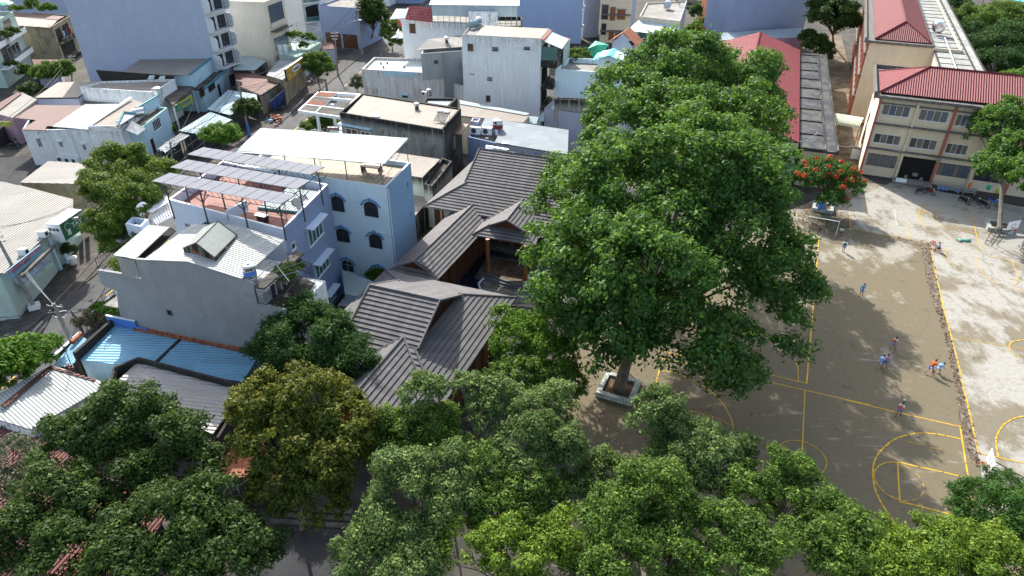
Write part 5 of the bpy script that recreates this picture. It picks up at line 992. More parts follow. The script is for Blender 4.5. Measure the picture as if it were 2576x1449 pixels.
t=thing('front_wall','white capped garden wall beside the road under the grey house balcony','wall',W(7,820,420,0)); a,b=W(7,710,470,1.5),W(7,905,305,1.5); mb=MB(); mb.box(V(a.x,a.y,0),V(b.x-a.x,b.y-a.y),V(.2,-.05,0),V(0,0,1.45)); mb.build('wall',M['mossy'],t); mb=MB(); mb.box(V(a.x-.04,a.y,1.453),V(b.x-a.x,b.y-a.y),V(.28,-.05,0),V(0,0,.06)); mb.build('coping',M['trimwhite'],t)
t=thing('garden_fence','dark iron fence round the dry shrubs next to the concrete pole','fence',W(7,640,520,0)); grid_rail('fence_panel',t,[W(7,620,560,0),W(7,690,640,0),W(7,860,560,0)],1.9,'blackm',.2)
t=thing('roof_clutter','rusty trolley frame and junk on the white ribbed roof','junk',W(7,610,910,4.1)); mb=MB(); q=W(7,585,905,4.1); [mb.cb(q+V(R.uniform(-.4,.4),R.uniform(-.3,.3),.2),(.35,.25,.3),R.random()*3) for k in range(5)]; mb.build('junk_box',M['rustsheet'],t); mb=MB(); mb.tube([q,q+V(.1,0,2.2)],.04,4); mb.tube([q+V(-.5,0,2.1),q+V(.5,.2,2.2)],.03,4); mb.build('aerial_mast',M['dksteel'],t)
for (nm,lb,pp,zz,mt) in (('house','rusty dark red corrugated roof beneath the sparse tree at the lower left',[(0,1075),(85,1092),(420,1290),(300,1500),(-150,1500),(-150,1075)],3.0,'rustsheet'),):
    P=[W(0,x,y,zz) for x,y in pp]; t=thing(nm,lb,'house',(P[0].x,P[0].y,0)); sheet('roof',t,P,mt,.1); mb=MB(); c0=sum(P,V(0,0,0))/len(P); Q=[V(c0.x+(p.x-c0.x)*.93,c0.y+(p.y-c0.y)*.93,0) for p in P]; mb.hexa(Q,[q+V(0,0,2.88) for q in Q]); mb.build('wall',M['mossy'],t)
P=[W(0,x,y,3.0) for x,y in ((548,1085),(575,1080),(592,1130),(560,1160),(540,1140))]; t=thing('house','orange pantiled roof corner between the ribbed beige roof and the olive tree','house',(P[0].x,P[0].y,0)); P=[W(0,x,y,3.0) for x,y in ((535,1080),(640,1060),(700,1200),(560,1200))]; sheet('roof',t,P,'orangetile',.1); mb=MB(); mb.hexa([V(p.x,p.y,0) for p in reversed(P)][::-1],[V(p.x,p.y,2.85) for p in P]); mb.build('wall',M['mossy'],t)
# ================================================================ VILLA
ZE=5.0
def clip(poly,f,lo,hi):
    for s,lim in ((1,lo),(-1,-hi)):
        out=[]
        for a,b in zip(poly,poly[1:]+poly[:1]):
            fa,fb=s*f(a)-lim,s*f(b)-lim
            if fa>=-1e-6: out.append(a)
            if (fa>1e-6)!=(fb>1e-6) and abs(fa-fb)>1e-9: out.append(a.lerp(b,fa/(fa-fb)))
        poly=out
        if len(poly)<3: return []
    return poly
def coursed(mb,poly,down,sp=.44,st=.085):
    """lay tile courses down a slope: every course lifts its lower edge"""
    poly=[Vector(p) for p in poly]; n=Vector((0,0,0))
    for a,b in zip(poly,poly[1:]+poly[:1]): n+=a.cross(b)
    n.normalize(); 
    if n.z<0: poly.reverse(); n=-n
    dn=(Vector(down)-n*Vector(down).dot(n)).normalized(); p0=poly[0]; f=lambda p:(p-p0).dot(dn); lo=min(map(f,poly)); hi=max(map(f,poly)); k=0
    mb.hexa([p-V(0,0,.10) for p in poly],[p-n*.001 for p in poly])
    while lo+k*sp<hi-1e-3:
        a,b=lo+k*sp,min(hi,lo+(k+1)*sp); q=clip(poly,f,a,b)
        if len(q)>=3:
            lift=[p+n*(.004+st*(f(p)-a)/sp) for p in q]; mb.face(lift)
            for i in range(len(q)):
                j=(i+1)%len(q)
                if f(q[i])>b-1e-4 and f(q[j])>b-1e-4 or True: mb.face([q[i]-n*.0,q[j]-n*.0,lift[j],lift[i]])
        k+=1
def irimoya(root,E4,ze,zr,ins,zg,mat='shingle',sp=.44,over=.35):
    """E4 eave corners FL,FR,BR,BL; ridge parallel to FL->FR"""
    E4=[V(p.x,p.y,ze) for p in E4]; ua=(E4[1]-E4[0]).normalized(); ub=(E4[3]-E4[0]); Wd=ub.length; ub.normalize(); L=(E4[1]-E4[0]).length
    P=lambda a,b,z:E4[0]+ua*a+ub*b+V(0,0,z-ze)
    dz=(zr-ze)/(Wd/2); bg=(zg-ze)/dz
    front=[P(0,0,ze),P(L,0,ze),P(L-ins,bg,zg),P(L-ins+over,bg,zg),P(L-ins+over,Wd/2,zr),P(ins-over,Wd/2,zr),P(ins-over,bg,zg),P(ins,bg,zg)]
    back=[P(L,Wd,ze),P(0,Wd,ze),P(ins,Wd-bg,zg),P(ins-over,Wd-bg,zg),P(ins-over,Wd/2,zr),P(L-ins+over,Wd/2,zr),P(L-ins+over,Wd-bg,zg),P(L-ins,Wd-bg,zg)]
    lf=[P(0,Wd,ze),P(0,0,ze),P(ins,bg,zg),P(ins,Wd-bg,zg)]; rt=[P(L,0,ze),P(L,Wd,ze),P(L-ins,Wd-bg,zg),P(L-ins,bg,zg)]
    mb=MB()
    for pl,dn in ((front[:3]+[front[7]],-ub),([front[6],front[3],front[4],front[5]],-ub),(back[:3]+[back[7]],ub),([back[6],back[3],back[4],back[5]],ub),(lf,-ua),(rt,ua)): coursed(mb,pl,dn-V(0,0,.5),sp)
    ro=mb.build('roof',M[mat],root); mb=MB()
    for a in (ins+.02,L-ins-.02): mb.pid+=1; q=[P(a,bg,zg-.05),P(a,Wd-bg,zg-.05),P(a,Wd/2,zr-.12)]; mb.face(q); mb.face(list(reversed(q)))
    mb.build('gable',M['wooddk'],ro); mb=MB()  # gable in darker wood, shade under the roof edge put into the colour
    caps=[(P(ins-over,Wd/2,zr),P(L-ins+over,Wd/2,zr))]
    for s in (0,1): 
        x0=0 if s==0 else L; x1=ins if s==0 else L-ins; xo=ins-over if s==0 else L-ins+over
        caps+=[(P(x0,0,ze),P(x1,bg,zg)),(P(x0,Wd,ze),P(x1,Wd-bg,zg)),(P(xo,bg,zg),P(xo,Wd/2,zr)),(P(xo,Wd-bg,zg),P(xo,Wd/2,zr))]
    for a,b in caps: mb.tube([a+V(0,0,.07),b+V(0,0,.07)],.10,5)
    mb.build('ridge_cap',M['shingle'],ro); return P
def colonnade(mb,P,pts,z0,z1,r=.16):
    for a,b in pts: q=P(a,b,z0); mb.tube([V(q.x,q.y,z0),V(q.x,q.y,z1)],r,10)
# main hall
EFL=W(8,945,635,ZE); q=W(8,1425,715,ZE); ua=(q-EFL).normalized(); ub=V(-ua.y,ua.x)
t=thing('villa','wide timber villa with grey shingle hip-and-gable roof and projecting columned porch','villa',(EFL.x+6,EFL.y+8,0)); VL=t
Pm=irimoya(t,[EFL,EFL+ua*22,EFL+ua*22+ub*17.6,EFL+ub*17.6],ZE,9.4,3.9,7.0)
mb=MB(zref=5); 
for (a,b,c_,d_) in ((1.2,1.6,19.6,.25),): pass
q=[Pm(1.2,2.2,0),Pm(20.8,2.2,0),Pm(20.8,16.4,0),Pm(1.2,16.4,0)]; q=[V(p.x,p.y,.6) for p in q]; mb.hexa(q,[p+V(0,0,4.3) for p in q]); mb.build('wall',M['wooddk'],t)
mb=MB()
for k in range(14): p=Pm(1.2+k*1.5,2.05,0); mb.cb(V(p.x,p.y,2.75),(.28,.22,4.3),math.atan2(ua.y,ua.x))
for zz in (1.1,3.9): mb.box(V(Pm(1.2,2.19,0).x,Pm(1.2,2.19,0).y,zz),ua*19.6,-ub*.12,V(0,0,.2))
mb.build('timber_frame',M['wood'],t); mb=MB()
for k in range(13): p=Pm(1.45+k*1.5,2.15,0); mb.box(V(p.x,p.y,1.35),ua*1.1,-ub*.06,V(0,0,2.45))
mb.build('door_glass',M['glass'],t)
mb=MB(); q=[Pm(-.2,-.3,0),Pm(21,-.3,0),Pm(21,17,0),Pm(-.2,17,0)]; q=[V(p.x,p.y,0) for p in q]
mb.hexa([Pm(6.6,-6.2,0)*1+V(0,0,-ZE)*0,Pm(21,-.2,0),Pm(21,2.2,0),Pm(6.6,2.2,0)] if False else [V(p.x,p.y,0.0) for p in (Pm(1.2,1.2,0),Pm(21,1.2,0),Pm(21,2.2,0),Pm(1.2,2.2,0))],[V(p.x,p.y,.6) for p in (Pm(1.2,1.2,0),Pm(21,1.2,0),Pm(21,2.2,0),Pm(1.2,2.2,0))]); mb.build('plinth',M['greystep'],t)
# porch
PFL,PFR=W(8,1335,865,ZE),W(8,1835,950,ZE); pa=(PFR-PFL).normalized(); pb=V(-pa.y,pa.x); pw=(PFR-PFL).length; sl=.50; zrp=ZE+pw/2*sl; zg2=5.75
Pp=lambda a,b,z:V(PFL.x,PFL.y,z)+pa*a+pb*b
gi=1.5; mb=MB(); o_=.25; DP=9
coursed(mb,[Pp(0,0,ZE),Pp(pw,0,ZE),Pp(pw-gi,gi,ZE+gi*sl),Pp(gi,gi,ZE+gi*sl)],-pb-V(0,0,.5))
coursed(mb,[Pp(0,0,ZE),Pp(gi,gi,ZE+gi*sl),Pp(gi,gi-o_,ZE+gi*sl),Pp(pw/2,gi-o_,zrp),Pp(pw/2,DP-1.5,zrp),Pp(0,3.6,ZE)] if False else [Pp(0,0,ZE),Pp(gi,gi,ZE+gi*sl),Pp(pw/2,gi,zrp),Pp(pw/2,7.0,zrp),Pp(0,3.2,ZE)],-pa-V(0,0,.5))
coursed(mb,[Pp(pw,0,ZE),Pp(pw,3.2,ZE),Pp(pw/2,7.0,zrp),Pp(pw/2,gi,zrp),Pp(pw-gi,gi,ZE+gi*sl)],pa-V(0,0,.5))
for s_,x0 in ((-1,gi),(1,pw-gi)): coursed(mb,[Pp(x0,gi,ZE+gi*sl),Pp(pw/2,gi,zrp),Pp(pw/2,gi-.35,zrp),Pp(x0,gi-.35,ZE+gi*sl)],pa*s_-V(0,0,.5))
ro=mb.build('porch_roof',M['shingle'],t); mb=MB(); q=[Pp(gi+.1,gi-.02,ZE+gi*sl),Pp(pw-gi-.1,gi-.02,ZE+gi*sl),Pp(pw/2,gi-.02,zrp-.12)]; mb.face(q); mb.face(q[::-1]); mb.build('porch_gable',M['wood'],ro)
mb=MB()
for a,b in ((Pp(pw/2,gi-.35,zrp),Pp(pw/2,7,zrp)),(Pp(0,0,ZE),Pp(gi,gi,ZE+gi*sl)),(Pp(pw,0,ZE),Pp(pw-gi,gi,ZE+gi*sl)),(Pp(gi,gi-.35,ZE+gi*sl),Pp(pw/2,gi-.35,zrp)),(Pp(pw-gi,gi-.35,ZE+gi*sl),Pp(pw/2,gi-.35,zrp)),(Pp(0,3.2,ZE),Pp(pw/2,7,zrp)),(Pp(pw,3.2,ZE),Pp(pw/2,7,zrp))): mb.tube([a+V(0,0,.07),b+V(0,0,.07)],.1,5)
mb.build('ridge_cap',M['shingle'],ro)
for x,y in ((1465,1180),(1765,1240)):
    q=W(8,x,y,.6); mb=MB(); mb.tube([q,V(q.x,q.y,5.0)],.22,12); cobj=mb.build('column',M['wood'],t,smooth=True); mb=MB(); mb.cyl(q-V(0,0,.0),.36,.12,12); mb.build('column_base',M['greystep'],cobj)
mb=MB(); c4=[W(8,1430,1175,.6),W(8,1790,1300,.6),W(8,1905,1105,.6),W(8,1500,1035,.6)]
for k in range(3):
    ex=.38*k; zz=.6-.2*k; cen=sum(c4,V(0,0,0))/4; q=[p+(p-cen).normalized()*ex*1.4 for p in c4]; mb.hexa([V(p.x,p.y,-.02) for p in q],[V(p.x,p.y,zz) for p in q])
mb.build('porch_step',M['greystep'],t)
mb=MB(); q=[p.lerp(sum(c4,V(0,0,0))/4,.14)+V(0,0,.004) for p in c4]; mb.face(q); mb.build('porch_floor',concrete('stained_brown_floor',(.10,.06,.04),(.17,.12,.09),1.2),t)
c5=[W(8,1380,1320,0),W(8,1500,1430,0),W(8,2050,1480,0),W(8,2200,1180,0),W(8,1960,1100,0),W(8,1420,1170,0)]; mb=MB(); mb.slab([p+V(0,0,.1) for p in c5],.12); mb.build('paving',M['paving'],None,kind='structure')
for k in range(4):
    a,b=W(8,1950-k*42,1180,0),W(8,1720-k*42,1420,0); mb=MB(); d=(b-a).normalized(); mb.box(V(a.x,a.y,.1),b-a,V(-d.y,d.x)*.5,V(0,0,.12)); mb.build('yard_step',M['greystep'],t)
t=thing('pool','dark unfilled blue tiled pool in the villa courtyard','pool',W(8,1300,1150,0)); q=Wl(8,[(1205,1290),(1385,1320),(1420,1175),(1500,1040),(1285,1010)],0); mb=MB(); mb.face([p+V(0,0,.03) for p in q]); mb.build('pool_water_sheet',M['tilewater'],t)
mb=MB()
for a,b in zip(q,q[1:]+q[:1]): mb.slab([a+V(0,0,.25),b+V(0,0,.25),b+V(.25,.1,.25),a+V(.25,.1,.25)],.25)
mb.build('pool_wall',M['poolwall'],t); mb=MB(); a,b,c_=W(8,1385,1320,.3),W(8,1385,1260,.3),W(8,1440,1200,.3); mb.tube([W(8,1450,1330,.28),W(8,1400,1305,.28),W(8,1385,1260,.28),W(8,1425,1215,.28)],.12,5); mb.build('pool_coping',M['trimwhite'],t)
for lb,x,y in (('white plastic sack at the foot of the right porch column',1765,1285),('small white sack behind the right porch column',1785,1225)):
    q=W(8,x,y,.45); t=thing('sack',lb,'sack',q); mb=MB(); mb.lathe(q,[(.12,0),(.3,.08),(.3,.3),(.14,.5),(.2,.62)],8); mb.build('sack_body',M['whitef'],t,smooth=True)
# link wing
t=thing('villa_wing','grey shingle roofed timber wing along the pool with a small front gable','villa wing',W(8,1000,1000,0)); zl=4.3; 
LFL,LFR=W(8,655,1160,zl),W(8,1040,1245,zl); la=(LFR-LFL); la.z=0; lw=la.length; la.normalize(); lb_=V(-la.y,la.x); Lp=lambda a,b,z:V(LFL.x,LFL.y,z)+la*a+lb_*b; LL=15.0; zr_=zl+lw/2*.5; gi=.9
mb=MB(); coursed(mb,[Lp(0,0,zl),Lp(lw,0,zl),Lp(lw-gi,gi,zl+gi*.5),Lp(gi,gi,zl+gi*.5)],-lb_-V(0,0,.5)); coursed(mb,[Lp(0,0,zl),Lp(gi,gi,zl+gi*.5),Lp(lw/2,gi,zr_),Lp(lw/2,LL,zr_),Lp(0,LL,zl)],-la-V(0,0,.5)); coursed(mb,[Lp(lw,0,zl),Lp(lw,LL,zl),Lp(lw/2,LL,zr_),Lp(lw/2,gi,zr_),Lp(lw-gi,gi,zl+gi*.5)],la-V(0,0,.5))
ro=mb.build('roof',M['shingle'],t); mb=MB(); q=[Lp(gi,gi-.02,zl+gi*.5),Lp(lw-gi,gi-.02,zl+gi*.5),Lp(lw/2,gi-.02,zr_-.1)]; mb.face(q); mb.face(q[::-1]); mb.build('gable',M['wood'],ro)
mb=MB(); [mb.tube([a+V(0,0,.06),b+V(0,0,.06)],.09,5) for a,b in ((Lp(lw/2,gi-.3,zr_),Lp(lw/2,LL,zr_)),(Lp(0,0,zl),Lp(gi,gi,zl+gi*.5)),(Lp(lw,0,zl),Lp(lw-gi,gi,zl+gi*.5)),(Lp(gi,gi-.3,zl+gi*.5),Lp(lw/2,gi-.3,zr_)),(Lp(lw-gi,gi-.3,zl+gi*.5),Lp(lw/2,gi-.3,zr_)))]; mb.build('ridge_cap',M['shingle'],ro)
mb=MB(); [mb.slab([Lp(xa,-.06,zl+.1),Lp(xb,-.06,zl+.1),Lp(xb,.04,zl+.12),Lp(xa,.04,zl+.12)],.06) for xa,xb in ((.1,2.6),(2.9,4.6))]; mb.build('white_flashing',M['trimwhite'],t)
mb=MB(zref=4); q=[Lp(.7,.7,0),Lp(lw-1.1,.7,0),Lp(lw-1.1,LL-.2,0),Lp(.7,LL-.2,0)]; mb.hexa([V(p.x,p.y,0) for p in q],[V(p.x,p.y,4.2) for p in q]); mb.build('wall',M['wooddk'],t); mb=MB()
for k in range(7): p=Lp(lw-1.0,.9+k*2.0,0); mb.cb(V(p.x,p.y,2.2),(.26,.26,4.3),0)
mb.build('timber_post',M['wooddk'],t)  # posts in darker wood, eave shade put into the colour
# front pavilion
zp=4.8; G1,G2,G3=W(11,435,285,8.6),W(11,925,385,8.6),0; BLp,BRp=W(11,425,118,zp),W(11,1485,338,zp); va=(BRp-BLp); va.z=0; vL=va.length; va.normalize(); vb=V(-va.y,va.x); BWd=16.6
t=thing('villa_pavilion','large front pavilion with dark grey shingle hip-and-gable roof and a side gable, half under trees','villa pavilion',(BLp.x+3,BLp.y-8,0))
PV=irimoya(t,[BLp-vb*BWd,BRp-vb*BWd,BRp,BLp],zp,8.75,4.0,6.75)
PQ=lambda a,b,z: V((BLp-vb*BWd).x,(BLp-vb*BWd).y,z)+va*a+vb*b
mb=MB(zref=5); q=[PQ(1.3,1.3,0),PQ(vL-1.3,1.3,0),PQ(vL-1.3,BWd-1.3,0),PQ(1.3,BWd-1.3,0)]; mb.hexa([V(p.x,p.y,0) for p in q],[V(p.x,p.y,4.75) for p in q]); mb.build('wall',M['wooddk'],t)
mb=MB(); 
for k in range(8): p=PQ(vL-1.2,1.4+k*1.95,0); mb.cb(V(p.x,p.y,2.4),(.25,.25,4.8),0)
mb.build('timber_post',M['wooddk'],t)  # darker wood tone carries the shade below the pavilion eaves
apx=onplane(11,570,655,PQ(0,0,zp),Vector((-vb.x*.476,-vb.y*.476,.88)).normalized() if False else (PQ(1,0,zp)-PQ(0,0,zp)).cross(PQ(0,BWd/2,8.75)-PQ(0,0,zp)).normalized())
ab=(apx-PQ(0,0,0)).dot(vb); aa=(apx-PQ(0,0,0)).dot(va); zq=apx.z; hw=(zq-4.4)/.5; fl=ab+2.0
mb=MB(); r0=apx; r1=V(apx.x,apx.y,zq)-vb*fl; z4=4.4
eL0=PQ(aa-hw,ab-hw*.0,z4)-vb*0; rr1=PQ(aa,ab-fl-1.0,zq); 
coursed(mb,[PQ(aa,ab,zq),PQ(aa+hw,-.6,z4),PQ(aa+hw,-3.3,z4),PQ(aa,-3.3,zq)],va-V(0,0,.5)); coursed(mb,[PQ(aa,ab,zq),PQ(aa,-3.3,zq),PQ(aa-hw,-3.3,z4),PQ(aa-hw,-.6,z4)],-va-V(0,0,.5))
ro=mb.build('side_gable_roof',M['shingle'],t); mb=MB(); [mb.tube([a+V(0,0,.07),b+V(0,0,.07)],.11,5) for a,b in ((PQ(aa,ab,zq),PQ(aa,-3.3,zq)),(PQ(aa,ab,zq),PQ(aa+hw,-.6,z4)),(PQ(aa,ab,zq),PQ(aa-hw,-.6,z4)))]; mb.build('ridge_cap',M['shingle'],ro)
mb=MB(); q=[PQ(aa-hw+.3,-3.0,z4-.1),PQ(aa+hw-.3,-3.0,z4-.1),PQ(aa,-3.0,zq-.15)]; mb.face(q); mb.face(q[::-1]); mb.build('side_gable',M['wood'],ro)
# small roofs near villa
P=Wl(8,[(305,1345,2.6),(462,1372,2.9),(558,1250,3.1),(280,1143,2.9)]); t=thing('lean_to_roof','white corrugated lean-to roof wedged between the solar house and the villa pavilion','shed',W(8,400,1280,0)); sheet('roof',t,P,'whitesheet',.06); mb=MB(); mb.hexa([V(p.x,p.y,0) for p in P],[p-V(0,0,.1) for p in P]); mb.build('wall',M['lblue'],t)
t=thing('trellis','white diamond mesh trellis fallen on dark sheet below the white lean-to','trellis',W(8,350,1420,1.6)); P=Wl(8,[(250,1440),(420,1449),(480,1385),(310,1350)],1.8); sheet('dark_sheet',t,P,'blackm',.05); mb=MB()
for k in range(12): f=k/11; mb.tube([P[0].lerp(P[1],f)+V(0,0,.05),P[3].lerp(P[2],min(1,f+.15))+V(0,0,.05)],.015,3,cap=False); mb.tube([P[0].lerp(P[3],f)+V(0,0,.05),P[1].lerp(P[2],f)+V(0,0,.05)],.015,3,cap=False)
mb.build('mesh',M['trimwhite'],t)
P=Wl(8,[(862,720,3.2),(945,625,3.4),(1000,565,3.6),(845,530,3.6),(850,640,3.4)]); t=thing('shed','grey white corrugated shed roof between the arched house and the villa','shed',W(8,900,620,0)); sheet('roof',t,[P[4],P[0],P[2],P[3]],'beige',.06); mb=MB(); q=[P[4],P[0],P[2],P[3]]; mb.hexa([V(p.x,p.y,0) for p in q],[p-V(0,0,.1) for p in q]); mb.build('wall',M['mossy'],t)
# ================================================================ MIDDLE TOWN
def box4(n,a,b,c,z,d=None): 
    P=[W(n,a[0],a[1],z),W(n,b[0],b[1],z),W(n,c[0],c[1],z)]; P.append(W(n,d[0],d[1],z) if d else P[0]+P[2]-P[1]); return P
# mould-black grey house
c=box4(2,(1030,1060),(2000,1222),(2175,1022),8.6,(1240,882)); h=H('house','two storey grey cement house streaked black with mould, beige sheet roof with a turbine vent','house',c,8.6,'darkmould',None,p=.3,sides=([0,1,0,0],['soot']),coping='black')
sheet('roof',h.r,[p.lerp(sum(c,V(0,0,0))/4,.03)+V(0,0,-.12) for p in (W(2,1075,1060,8.6),W(2,2000,1222,8.6),W(2,2165,1030,8.6),W(2,1245,888,8.6))],'beige',.06)
h.win(0,(2,1085,1205,1205,1290),2,'trimwhite','brownsh'); h.win(0,(2,1230,1235,1320,1300),2,'trimwhite','glass'); h.part('window_hood',0,[(h.uz(0,2,1030,1180)[0],h.uz(0,2,1330,1190)[0],h.uz(0,2,1180,1190)[1],h.uz(0,2,1180,1190)[1]+.12,0,.6)],'lblue')
h.win(1,(2,2095,1290,2130,1390),1,'wooddk','curtain'); h.part('window_hood',1,[(h.uz(1,2,2090,1260)[0]-.2,h.uz(1,2,2170,1250)[0],h.uz(1,2,2090,1265)[1],h.uz(1,2,2090,1265)[1]+.12,0,1.3)],'wooddk')
mb=MB(); mb.tube([h.wp(1,.1,8.4,.1),h.wp(1,.1,.2,.1)],.07,6); mb.build('drain_pipe',M['galv'],h.r)
vent('turbine roof vent on the beige sheet roof of the mould-black house',W(2,1760,1030,8.5),.42); heater('solar water heater at the right corner of the beige sheet roof',W(2,1990,1150,8.5),-.35,1.0)
p=W(2,1375,1098,8.55); t=thing('skylight','small clear skylight panel in the beige sheet roof','skylight',p); mb=MB(); mb.cb(p+V(0,0,.05),(1.1,.8,.08),-.35); mb.build('skylight_frame',M['trimwhite'],t); mb=MB(); mb.cb(p+V(0,0,.1),(.95,.65,.03),-.35); mb.build('skylight_pane',M['glassb'],t)
# open frame terrace
t=thing('house','open white concrete frame terrace with red and brown roof patches beside the street','house',W(2,850,1200,0)); zf=7.2
P=Wl(2,[(635,1040),(1035,1100),(1230,885),(830,860)],zf); mb=MB()
for a,b in ((0,1),(1,2),(2,3),(3,0)): d=(P[b]-P[a]).normalized(); n_=V(-d.y,d.x); mb.box(P[a]-V(0,0,.45),P[b]-P[a],n_*.35,V(0,0,.45))
for f in (.42,): a,b=P[0].lerp(P[1],f),P[3].lerp(P[2],f); d=(b-a).normalized(); mb.box(a-V(0,0,.4),b-a,V(-d.y,d.x)*.3,V(0,0,.39))
for f in (.3,.72): a,b=P[0].lerp(P[3],f),P[1].lerp(P[2],f); d=(b-a).normalized(); mb.box(a-V(0,0,.42),b-a,V(-d.y,d.x)*.25,V(0,0,.41))
mb.build('concrete_frame',M['trimwhite'],t); mb=MB(); 
for q in (P[0].lerp(P[1],.42),P[3].lerp(P[2],.42),P[0].lerp(P[2],.5)): mb.box(V(q.x,q.y,0),V(.4,0,0),V(0,.4,0),V(0,0,zf-.46))
mb.build('column',M['trimwhite'],t)
Q=lambda a,b:P[0].lerp(P[1],a).lerp(P[3].lerp(P[2],a),b)+V(0,0,.02)
for a0,a1,b0,b1,mt in ((.03,.4,.03,.28,'darkslab'),(.03,.42,.32,.52,'rustpanel'),(.03,.42,.52,.7,'darkslab'),(.03,.42,.73,.97,'rustpanel'),(.45,.98,.02,.26,'darkslab')): sheet('roof_panel',t,[Q(a0,b0),Q(a1,b0),Q(a1,b1),Q(a0,b1)],mt,.06)
mb=MB(); q=[V(Q(a,b).x,Q(a,b).y,0) for a,b in ((.55,.1),(1,.1),(1,1),(.55,1))]; mb.hexa(q,[p_+V(0,0,3.4) for p_ in q]); mb.build('lower_wall',M['mossy'],t); mb=MB(); mb.face([p_+V(0,0,3.42) for p_ in q]); mb.build('lower_deck',M['tealdeck'],t)
t=thing('planter_box','hanging flower boxes on the wall left of the brown shuttered window','planter',W(2,965,1220,5)); mb=MB(); [mb.cb(W(2,930+k*40,1215,4.8),(.5,.3,.5)) for k in range(3)]; mb.build('box',M['galv'],t); mb=MB(); mb.cb(W(2,965,1213,5.1),(1.2,.35,.1)); mb.build('rim',M['orangetile'],t)
# low beige + mossy troughs
c=[W(8,840,378,6.3),W(8,935,398,6.3),W(8,1068,258,6.3),W(8,690,205,6.3)]; h=H('house','low mossy cement house with tan corrugated roof squeezed between the arched house and the villa','house',c,6.3,'mossy',None,p=.1); sheet('roof',h.r,[W(8,560,345,6.4),W(8,930,400,6.4),W(8,1075,252,6.4),W(8,690,195,6.4)],'beigefar',.06)
c=box4(8,(942,452),(1012,470),(1170,268),5.8,(1090,240)); h=H('house','narrow mossy cement gutter block beside the villa roof','wall',c,5.8,'mossy','darkslab',p=.5)
# beige roof behind + odd small roofs
P=Wl(3,[(825,935),(1335,992),(1385,922),(820,808)],6.2); c=[W(3,830,940,6.0),W(3,1330,992,6.0),W(3,1380,925,6.0),W(3,825,815,6.0)]
h=H('house','cream walled house with long tan sheet roof and white ridge strip behind the mould-black house','house',c,5.9,'cream',None,p=.1); sheet('roof',h.r,P,'beigefar',.07); sheet('ridge_strip',h.r,[W(3,815,810,6.32),W(3,825,840,6.32),W(3,1360,932,6.32),W(3,1385,915,6.32)],'whitesheet',.05)
h.win(0,(3,920,1003,935,1050),1,'galv','dark',sill=False)
c=box4(3,(515,830),(730,862),(800,792),6.8,(545,790)); h=H('house','small flat block with black mossy parapet and pale sheet roof behind the beige vented roof','house',c,6.8,'black','whitesheet',p=.35,th=.35)
tank_v('small old tank and piping beside the peeling white wall',W(3,575,780,6.0),.45,.9,.2); ac_unit('air conditioner beside the small old tank at the peeling wall',W(3,535,775,6.1),-.3)
# silver roof with tanks
P=Wl(3,[(1108,1152,6.0),(1572,1228,6.0),(1660,1075,6.2),(1565,1030,6.3),(1165,972,6.3)]); c=[W(3,1112,1156,5.9),W(3,1570,1230,5.9),W(3,1650,1075,5.9),W(3,1168,975,5.9)]
h=H('house','grey panelled house with wide silver metal roof beside the big tree','house',c,5.8,'purple',None,p=.1); sheet('roof',h.r,[P[0],P[1]+(P[1]-P[0])*.25,P[3]+(P[1]-P[0])*.3,P[4]],'silver',.07); h.part('panel_joint',0,[(k*2.0,k*2.0+.06,.2,5.5,0,.04) for k in range(1,6)],'dksteel'); p=W(3,1187,1158,6.1); mb=MB(); mb.cb(p,(.9,.5,.08),-.2); mb.build('roof_hatch',M['trimwhite'],h.r)
c=box4(3,(882,1105),(1112,1158),(1160,1050),5.6,(915,1055)); h=H('house','dark grey cement ledge block holding air conditioners next to the silver roof','house',c,5.6,'solarside','slabroof',p=.7)
tank_v('upright stainless tank with red and blue bands next to the silver roof',W(3,1128,1100,5.2),.72,2.1,.25,'shoe'); 
for k,(x,y,lb) in enumerate(((948,1090,'left of the two air conditioners by the stainless tank'),(1042,1095,'right of the two air conditioners by the stainless tank'))): ac_unit(lb,W(3,x,y,5.3),-.25,1.7)
c=box4(3,(908,978),(968,990),(988,960),7.0,(925,950)); H('house','small grey stair box with white rim in front of the long tan roof','stair box',c,7.0,'purple','slabroof',p=.2)
P=Wl(3,[(1035,1185),(1210,1220),(1215,1235),(1035,1210)],7.0); t=thing('exhaust_pipe','fat shiny metal duct lying on the villa roof edge','duct',P[0]); mb=MB(); mb.tube([W(8,1450,160,8.2),W(8,1628,190,8.2)],.35,12); mb.build('duct_body',M['steel'],t,smooth=True); mb=MB(); mb.cb(W(8,1540,195,7.7),(4.5,.6,.3),-.3); mb.build('duct_support',M['dksteel'],t)
P=Wl(3,[(990,960,6.9),(1090,1030,6.4),(1125,960,6.9),(1040,945,7.1)]); t=thing('awning','grey-blue panel awning behind the air conditioners','awning',P[0]); sheet('awning_sheet',t,[W(3,990,1020,6.5),W(3,1085,1028,6.5),W(3,1120,965,6.9),W(3,1030,945,6.9)],'silver',.05); mb=MB(); mb.tube([W(3,990,1020,6.4),W(3,990,1020,5.2)],.05,4); mb.build('post',M['dksteel'],t)
